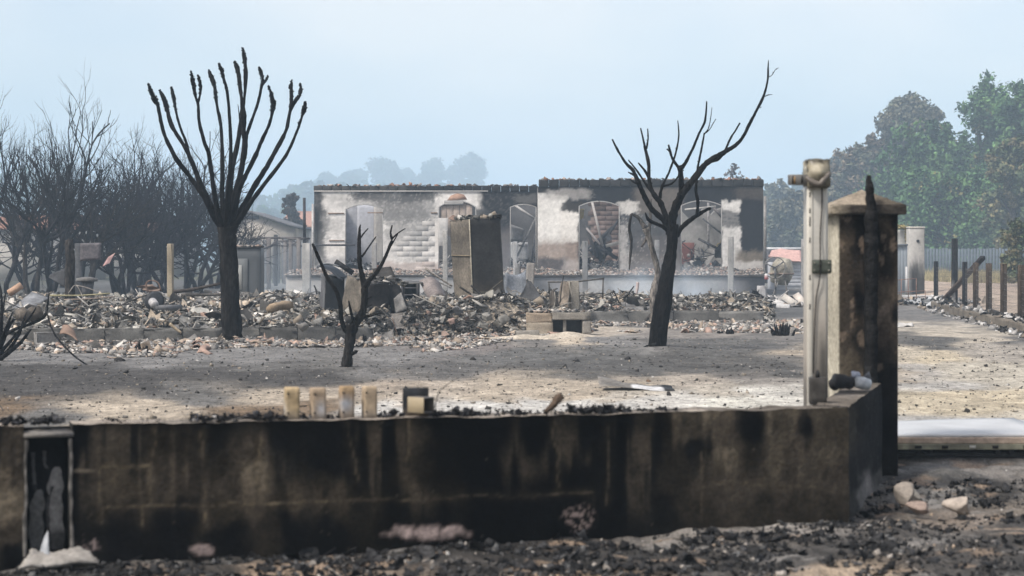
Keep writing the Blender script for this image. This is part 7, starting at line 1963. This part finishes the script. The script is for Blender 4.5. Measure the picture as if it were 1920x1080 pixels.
PROTO = []
for k, (H, sp, tw, c) in enumerate([(6.6, .6, .54, (.022, .021, .023)), (6.2, .75, .52, (.024, .023, .026)), (5.8, .85, .53, (.022, .021, .026)), (6.4, .66, .48, (.032, .027, .024)), (5.6, .9, .52, (.024, .024, .032))]):
    mt, mbx = bare_tree(200 + k, H, sp, tw, c)
    root = thing('burnt_tree', 'x', 'tree', (0, 0, 0), 'bare burnt trees at the left')
    mt.build('trunk', M_BARK, root); tag(mbx.build('branches', M_BARK, root), None, None, None, 'stuff')
    PROTO.append(root)
SP = [(0, 10, 60, 1.12, 'tall bare burnt tree at the far left edge'), (3, 62, 63, 1.0, 'bare burnt tree second from the left edge'), (0, 85, 58, 1.05, 'tall bare burnt tree with upright twigs behind the burnt stump'), (1, 140, 66, 1.0, 'spreading burnt tree behind the scorched panel'), (3, 168, 60, .92, 'thin burnt tree right of the scorched panel'), (1, 215, 70, 1.12, 'dense burnt tree left of the concrete post'), (2, 236, 62, 1.0, 'low dense burnt tree before the taller one'), (4, 262, 68, 1.12, 'round twiggy burnt tree behind the boiler'), (2, 290, 74, 1.25, 'tall dense burnt tree left of the concrete post'), (4, 318, 66, 1.0, 'low twiggy burnt tree behind the concrete post'), (1, 345, 76, 1.0, 'burnt tree right of the concrete post'), (2, 372, 70, .95, 'dense burnt tree left of the pollarded trunk'), (4, 398, 78, 1.1, 'burnt tree just behind the pollarded trunk'), (2, 110, 80, 1.1, 'farther burnt tree behind the burnt stump'), (4, 440, 84, .75, 'small burnt tree right of the pollarded trunk'), (4, 60, 70, .9, 'low burnt tree between the left edge and the stump'), (2, 255, 80, 1.15, 'farther twiggy tree behind the boiler')]
used = set()
for i, (k, px, D, s, lab) in enumerate(SP):
    o = PROTO[k] if k not in used else copy_tree(PROTO[k]); used.add(k)
    o.location = (hx(px, D), D, 0); o.rotation_euler = (0, 0, random.uniform(0, 6.28)); q_ = random.uniform(.72, 1.0); o.scale = (s * q_, s * q_, s * random.uniform(.85, 1.22)); o['label'] = lab

gF = 'green and scorched trees beyond the driveway'
# ------------------------------------------------------------------ leafy trees
def leaves(mb, centers, nper, rad, size, pal, r, flat=1.0):
    n = len(centers) * nper
    C = np.repeat(centers, nper, 0)
    d = r.normal(0, 1, (n, 3)); d /= np.linalg.norm(d, axis=1)[:, None]
    rr = r.random(n) ** .5
    pos = C + d * (rr * np.repeat(rad, nper))[:, None] * np.array([1, 1, flat])
    nrm = d * .5 + r.normal(0, .6, (n, 3)) + [0, 0, .35]; nrm /= np.linalg.norm(nrm, axis=1)[:, None]
    a = np.cross(nrm, r.normal(0, 1, (n, 3))); a /= np.linalg.norm(a, axis=1)[:, None]; b = np.cross(nrm, a)
    s = size * r.uniform(.6, 1.4, n)[:, None]
    V = np.stack([pos - a * s, pos - b * s * .55, pos + a * s, pos + b * s * .55], 1).reshape(-1, 3)
    p = np.array([x[1] for x in pal]); w_ = np.array([x[0] for x in pal], float); w_ /= w_.sum()
    ci = np.repeat(r.choice(len(pal), len(centers), p=w_), nper)
    col_ = p[ci] * r.uniform(.7, 1.3, (n, 1))
    mb.add(V, np.arange(4 * n).reshape(-1, 4), np.repeat(col_, 4, 0))


def leafy_tree(name, lab, px, D, top_y, wpx, base_z, kind, pal, seed, grp, ncl=70, nper=130, trunk_c=(.07, .06, .055), lsize=None, lobes=None):
    r = np.random.default_rng(seed); rr = random.Random(seed)
    x = hx(px, D); H = hz_(top_y, D); W_ = wpx / FPX * D / 2 * (1.25 if grp == gF else 1.0)
    t = thing(name, lab, 'tree', (x, D, 0), grp)
    cz0 = base_z * H
    if kind == 'pine':
        cc_ = []
        nl = lobes or 8
        for k in range(nl):
            a = rr.uniform(0, 6.28); q = rr.uniform(.15, .78) * W_; zf = rr.uniform(0, 1)
            cc_.append((q * math.cos(a) * (1.05 - .55 * zf), q * math.sin(a) * (1.05 - .55 * zf), cz0 + (H - cz0) * (.12 + .70 * zf), W_ * rr.uniform(.28, .46)))
        cc_.append((0, 0, H - (H - cz0) * .22, W_ * .42))
        cen, rad = [], []
        for (a, b, c, s) in cc_:
            for _ in range(max(3, ncl * 3 // len(cc_))):
                d = r.normal(0, 1, 3); d /= np.linalg.norm(d); q = s * r.uniform(.45, 1.0)
                cen.append((a + d[0] * q, b + d[1] * q, c + d[2] * q * .62 + abs(d[2]) * .1)); rad.append(s * .42)
    else:
        nl = lobes or 14
        cc_ = []
        for k in range(nl):
            a = rr.uniform(0, 6.28); zf = (k + rr.random()) / nl
            prof = math.sin(math.pi * (.18 + .74 * zf)) ** .8
            q = rr.uniform(.25, .68) * W_ * prof
            cc_.append((q * math.cos(a), q * math.sin(a), cz0 + (H - cz0) * (.06 + .82 * zf), W_ * rr.uniform(.34, .52) * (.6 + .4 * prof)))
        cen, rad = [], []
        for (a, b, c, s) in cc_:
            for _ in range(max(3, ncl * 3 // nl)):
                d = r.normal(0, 1, 3); d /= np.linalg.norm(d); q = s * r.uniform(.3, 1.3)
                cen.append((a + d[0] * q, b + d[1] * q, c + d[2] * q * .9)); rad.append(s * r.uniform(.25, .5))
    cen = np.array(cen) + [x, D, 0]; rad = np.array(rad)
    cen[:, 2] = np.minimum(cen[:, 2], H - rad * .5)
    mb = MB(); leaves(mb, cen, max(6, int(nper * .42)), rad, lsize or D * .0014, pal, r)
    tag(mb.build('crown', M_LEAF, t), None, None, None, 'stuff')
    mb = MB(); lean = rr.uniform(-.05, .05) * H
    v, f = tube(smooth_path([(x, D, -.2), (x + lean * .4, D, H * .35), (x + lean, D, H * .82)], 4), np.array([.026, .02, .008]) * H * .8, 8); mb.add(v, f, trunk_c); mb.build('trunk', M_BARK, t)
    mb = MB()
    for (a, b, c, s) in cc_:
        z0_ = max(H * .2, c - (abs(a) + abs(b)) * .7 - s * .3)
        v, f = tube(smooth_path([(x + lean * .5, D, z0_), (x + a * .55, D + b * .55, (z0_ + c) / 2 + .02 * H), (x + a, D + b, c)], 3), np.array([.010, .007, .003]) * H, 5, cap=False); mb.add(v, f, trunk_c)
    mb.build('limbs', M_BARK, t)
    return t



GRN = [(4, (.044, .095, .036)), (3, (.068, .13, .044)), (2, (.028, .06, .03)), (.5, (.12, .11, .04))]
GRY_ = [(3, (.085, .085, .06)), (3, (.11, .10, .065)), (2, (.07, .08, .05))]
BRNL = [(3, (.10, .082, .058)), (2, (.12, .095, .066)), (2, (.07, .075, .05))]
BLU = [(3, (.05, .08, .05)), (2, (.07, .09, .06)), (1, (.09, .085, .07))]
SCOR = [(3, (.085, .095, .05)), (2, (.13, .115, .06)), (3, (.06, .085, .04))]

leafy_tree('oak_tree', 'tallest green oak at the right behind the lane', 1850, 167, 140, 190, .10, 'oak', GRN, 1, gF, 120, 150)
leafy_tree('oak_tree', 'green oak cut by the right edge of the view', 1935, 156, 148, 150, .10, 'oak', GRN, 2, gF, 110, 140)
leafy_tree('oak_tree', 'rounded green oak behind the gate pillar', 1745, 161, 232, 190, .05, 'oak', GRN, 3, gF, 120, 150)
leafy_tree('oak_tree', 'low spreading green tree above the paling fence', 1790, 143, 318, 230, .0, 'oak', GRN, 4, gF, 140, 140)
leafy_tree('pine_tree', 'tall pine with grey-brown scorched crown', 1704, 195, 166, 150, .38, 'pine', GRY_, 5, gF, 130, 120)
leafy_tree('oak_tree', 'brown scorched tree left of the tall pine', 1628, 184, 248, 130, .05, 'oak', BRNL, 6, gF, 110, 140)
leafy_tree('oak_tree', 'grey scorched tree behind the cream column', 1590, 213, 278, 110, .05, 'oak', GRY_, 7, gF, 100, 130)
leafy_tree('oak_tree', 'yellow-brown scorched tree above the right end of the paling fence', 1900, 130, 232, 110, .0, 'oak', SCOR, 8, gF, 100, 130)
leafy_tree('oak_tree', 'dark green tree behind the gate pillar cap', 1668, 167, 330, 150, .0, 'oak', GRN, 9, gF, 110, 130)
leafy_tree('oak_tree', 'pale scorched bush over the right end of the wire fence', 1918, 73, 402, 70, .12, 'oak', SCOR, 10, gF, 80, 70, lsize=.09)
leafy_tree('pine_tree', 'bluish pine behind the head of the cream column', 1515, 301, 292, 90, .1, 'oak', BLU, 11, gF, 90, 120)
leafy_tree('oak_tree', 'hazy grey tree right of the ruined house', 1460, 219, 335, 100, .05, 'oak', GRY_, 12, gF, 90, 130)
leafy_tree('oak_tree', 'hazy scorched tree between the house and the cream column', 1490, 190, 352, 100, .0, 'oak', GRY_, 13, gF, 90, 130)
leafy_tree('oak_tree', 'low hazy tree behind the cream column', 1560, 185, 345, 120, .0, 'oak', GRY_, 14, gF, 90, 130)
leafy_tree('oak_tree', 'dark hazy tree low behind the white pillar', 1720, 151, 390, 150, .0, 'oak', GRN, 15, gF, 90, 120)
leafy_tree('oak_tree', 'broad dark tree low at the right edge', 1880, 151, 300, 200, .0, 'oak', GRN, 16, gF, 130, 130)
leafy_tree('thin_pine', 'thin burnt pine top showing above the right wing of the house', 1378, 120, 296, 62, .45, 'oak', [(1, (.10, .10, .11)), (1, (.13, .12, .12))], 17, None, 40, 16, lsize=.11)
leafy_tree('thin_pine', 'small burnt tree tip above the house beside the sweeping branch', 1340, 125, 322, 24, .5, 'oak', [(1, (.10, .10, .11))], 18, None, 12, 14, lsize=.11)
leafy_tree('dark_conifer', 'dark conifer rising behind the terracotta roof house', 549, 128, 347, 48, .2, 'oak', [(2, (.045, .045, .045)), (1, (.07, .06, .05))], 19, None, 70, 90, lsize=.13)

# far pines and wood, pale blue with distance
DSC = 1.33
gP = 'far pines behind the house'
FARP = [(715, 385, 294, 92, 'broad flat-topped far pine left of centre'), (812, 390, 291, 72, 'rounded far pine in the middle behind the house'), (880, 395, 281, 80, 'tallest far pine, right of the middle'), (612, 380, 317, 52, 'small far pine left of the broad one'), (650, 370, 320, 60, 'low far pine just left of the broad one'), (760, 400, 308, 60, 'far pine between the broad and the rounded ones'), (850, 400, 304, 60, 'far pine between the rounded and the tallest'), (675, 405, 308, 50, 'far pine behind the broad one')]
for k, (px, D, ty, wd, lab) in enumerate(FARP):
    leafy_tree('far_pine', lab, px, D * DSC, ty, wd * 1.35, .50, 'pine', BLU, 40 + k, gP, 150, 60, lsize=.5)
# continuous wood farther off: separate trees, copied
wp = []
for k in range(4):
    t = leafy_tree('wood_tree', 'x', 960, 300, 350, 70, .05, 'oak', GRN if k % 2 else BLU, 60 + k, 'far wood along the horizon', 70, 60, lsize=.42)
    wp.append(t)
H0 = hz_(350, 300)
used = set(); r2 = random.Random(5)
spots = []
for px in list(range(-20, 130, 24)):
    spots.append((px, 420 + r2.uniform(-20, 20), 300 + r2.uniform(-6, 14)))
for px in list(range(140, 470, 34)):
    spots.append((px, 430 + r2.uniform(-20, 20), 345 + r2.uniform(-10, 14)))
for px in list(range(474, 640, 20)):
    spots.append((px, 410 + r2.uniform(-20, 20), np.interp(px, [470, 540, 600, 640], [352, 345, 330, 335]) + r2.uniform(-6, 10)))
for px in list(range(640, 930, 26)):
    spots.append((px, 450 + r2.uniform(-20, 20), 340 + r2.uniform(-6, 10)))
for px in list(range(1440, 1700, 26)):
    spots.append((px, 420 + r2.uniform(-20, 20), 350 + r2.uniform(-14, 14)))
for px in list(range(470, 590, 24)):
    spots.append((px, 330 + r2.uniform(-10, 10), 385 + r2.uniform(-8, 8)))
for i, (px, D, ty) in enumerate(spots):
    k = i % 4
    o = wp[k] if k not in used else copy_tree(wp[k]); used.add(k)
    s = hz_(ty, D) / H0
    o.location = (hx(px, D), D, 0); o.scale = (s * 1.05, s * 1.05, s); o.rotation_euler = (0, 0, r2.uniform(0, 6.28))
    o['label'] = 'hazy blue-green tree of the far wood along the horizon'

# ------------------------------------------------------------------ smoky air
def volume_box(name, x0, x1, y0, y1, z0, z1, dens, color, lab, noise=None):
    mb = MB(); v, f = box(x0, x1, y0, y1, z0, z1); mb.add(v, f, (1, 1, 1))
    m = bpy.data.materials.new(name + '_air'); m.use_nodes = True
    nt_ = m.node_tree
    for n in list(nt_.nodes):
        if n.type != 'OUTPUT_MATERIAL': nt_.nodes.remove(n)
    out = [n for n in nt_.nodes if n.type == 'OUTPUT_MATERIAL'][0]
    pv = nt_.nodes.new('ShaderNodeVolumePrincipled')
    pv.inputs['Color'].default_value = (*color, 1); pv.inputs['Density'].default_value = dens; pv.inputs['Anisotropy'].default_value = 0.0
    if noise:
        tcn = nt_.nodes.new('ShaderNodeTexCoord'); nz = nt_.nodes.new('ShaderNodeTexNoise'); nz.inputs['Scale'].default_value = noise; nz.inputs['Detail'].default_value = 3
        nt_.links.new(tcn.outputs['Object'], nz.inputs['Vector'])
        sp = nt_.nodes.new('ShaderNodeSeparateXYZ'); nt_.links.new(tcn.outputs['Generated'], sp.inputs[0])
        ms = []
        for k, ch in enumerate('XYZ'):        # thins out towards the faces of its box
            a = nt_.nodes.new('ShaderNodeMath'); a.operation = 'SUBTRACT'; a.inputs[1].default_value = .5 if k < 2 else 0.0; nt_.links.new(sp.outputs[k], a.inputs[0])
            b = nt_.nodes.new('ShaderNodeMath'); b.operation = 'ABSOLUTE'; nt_.links.new(a.outputs[0], b.inputs[0])
            c_ = nt_.nodes.new('ShaderNodeMapRange'); c_.interpolation_type = 'SMOOTHSTEP'; c_.inputs[1].default_value = .5 if k < 2 else 1.0; c_.inputs[2].default_value = .1 if k < 2 else .15; c_.inputs[3].default_value = 0; c_.inputs[4].default_value = 1
            nt_.links.new(b.outputs[0], c_.inputs[0]); ms.append(c_)
        nr = nt_.nodes.new('ShaderNodeMapRange'); nr.inputs[1].default_value = .42; nr.inputs[2].default_value = .70; nr.inputs[3].default_value = 0; nr.inputs[4].default_value = dens; nt_.links.new(nz.outputs['Fac'], nr.inputs[0])
        last = nr
        for c_ in ms:
            m_ = nt_.nodes.new('ShaderNodeMath'); m_.operation = 'MULTIPLY'; nt_.links.new(last.outputs[0], m_.inputs[0]); nt_.links.new(c_.outputs[0], m_.inputs[1]); last = m_
        nt_.links.new(last.outputs[0], pv.inputs['Density'])
    nt_.links.new(pv.outputs[0], out.inputs['Volume'])
    o = mb.build(name, m)
    tag(o, lab, None, None, 'stuff')
    return o


volume_box('haze', -905, 905, -35, 1005, -1.3, 46, .0014, (.64, .82, 1.0), 'thin blue smoke haze filling the air')
volume_box('smoke_bank', -900, 900, 205, 1000, -1.2, 45.5, .0022, (.66, .85, 1.0), 'bank of blue smoke hanging over the land beyond the house')

volume_box('smoke_wisp', hx(1080, 62), hx(1400, 62), 56, 64.8, -.1, 1.5, .22, (.72, .86, 1.0), 'thin blue smoke wisps drifting low before the terrace', .9)
volume_box('smoke_wisp', hx(430, 55), hx(640, 55), 44, 63, -.1, 2.2, .06, (.74, .87, 1.0), 'thin pale smoke rising by the left end of the house', .6)
volume_box('smoke_wisp', hx(880, 37), hx(1010, 37), 35.7, 39.5, .2, 2.4, .16, (.74, .87, 1.0), 'thin blue smoke right of the refrigerator', .9)
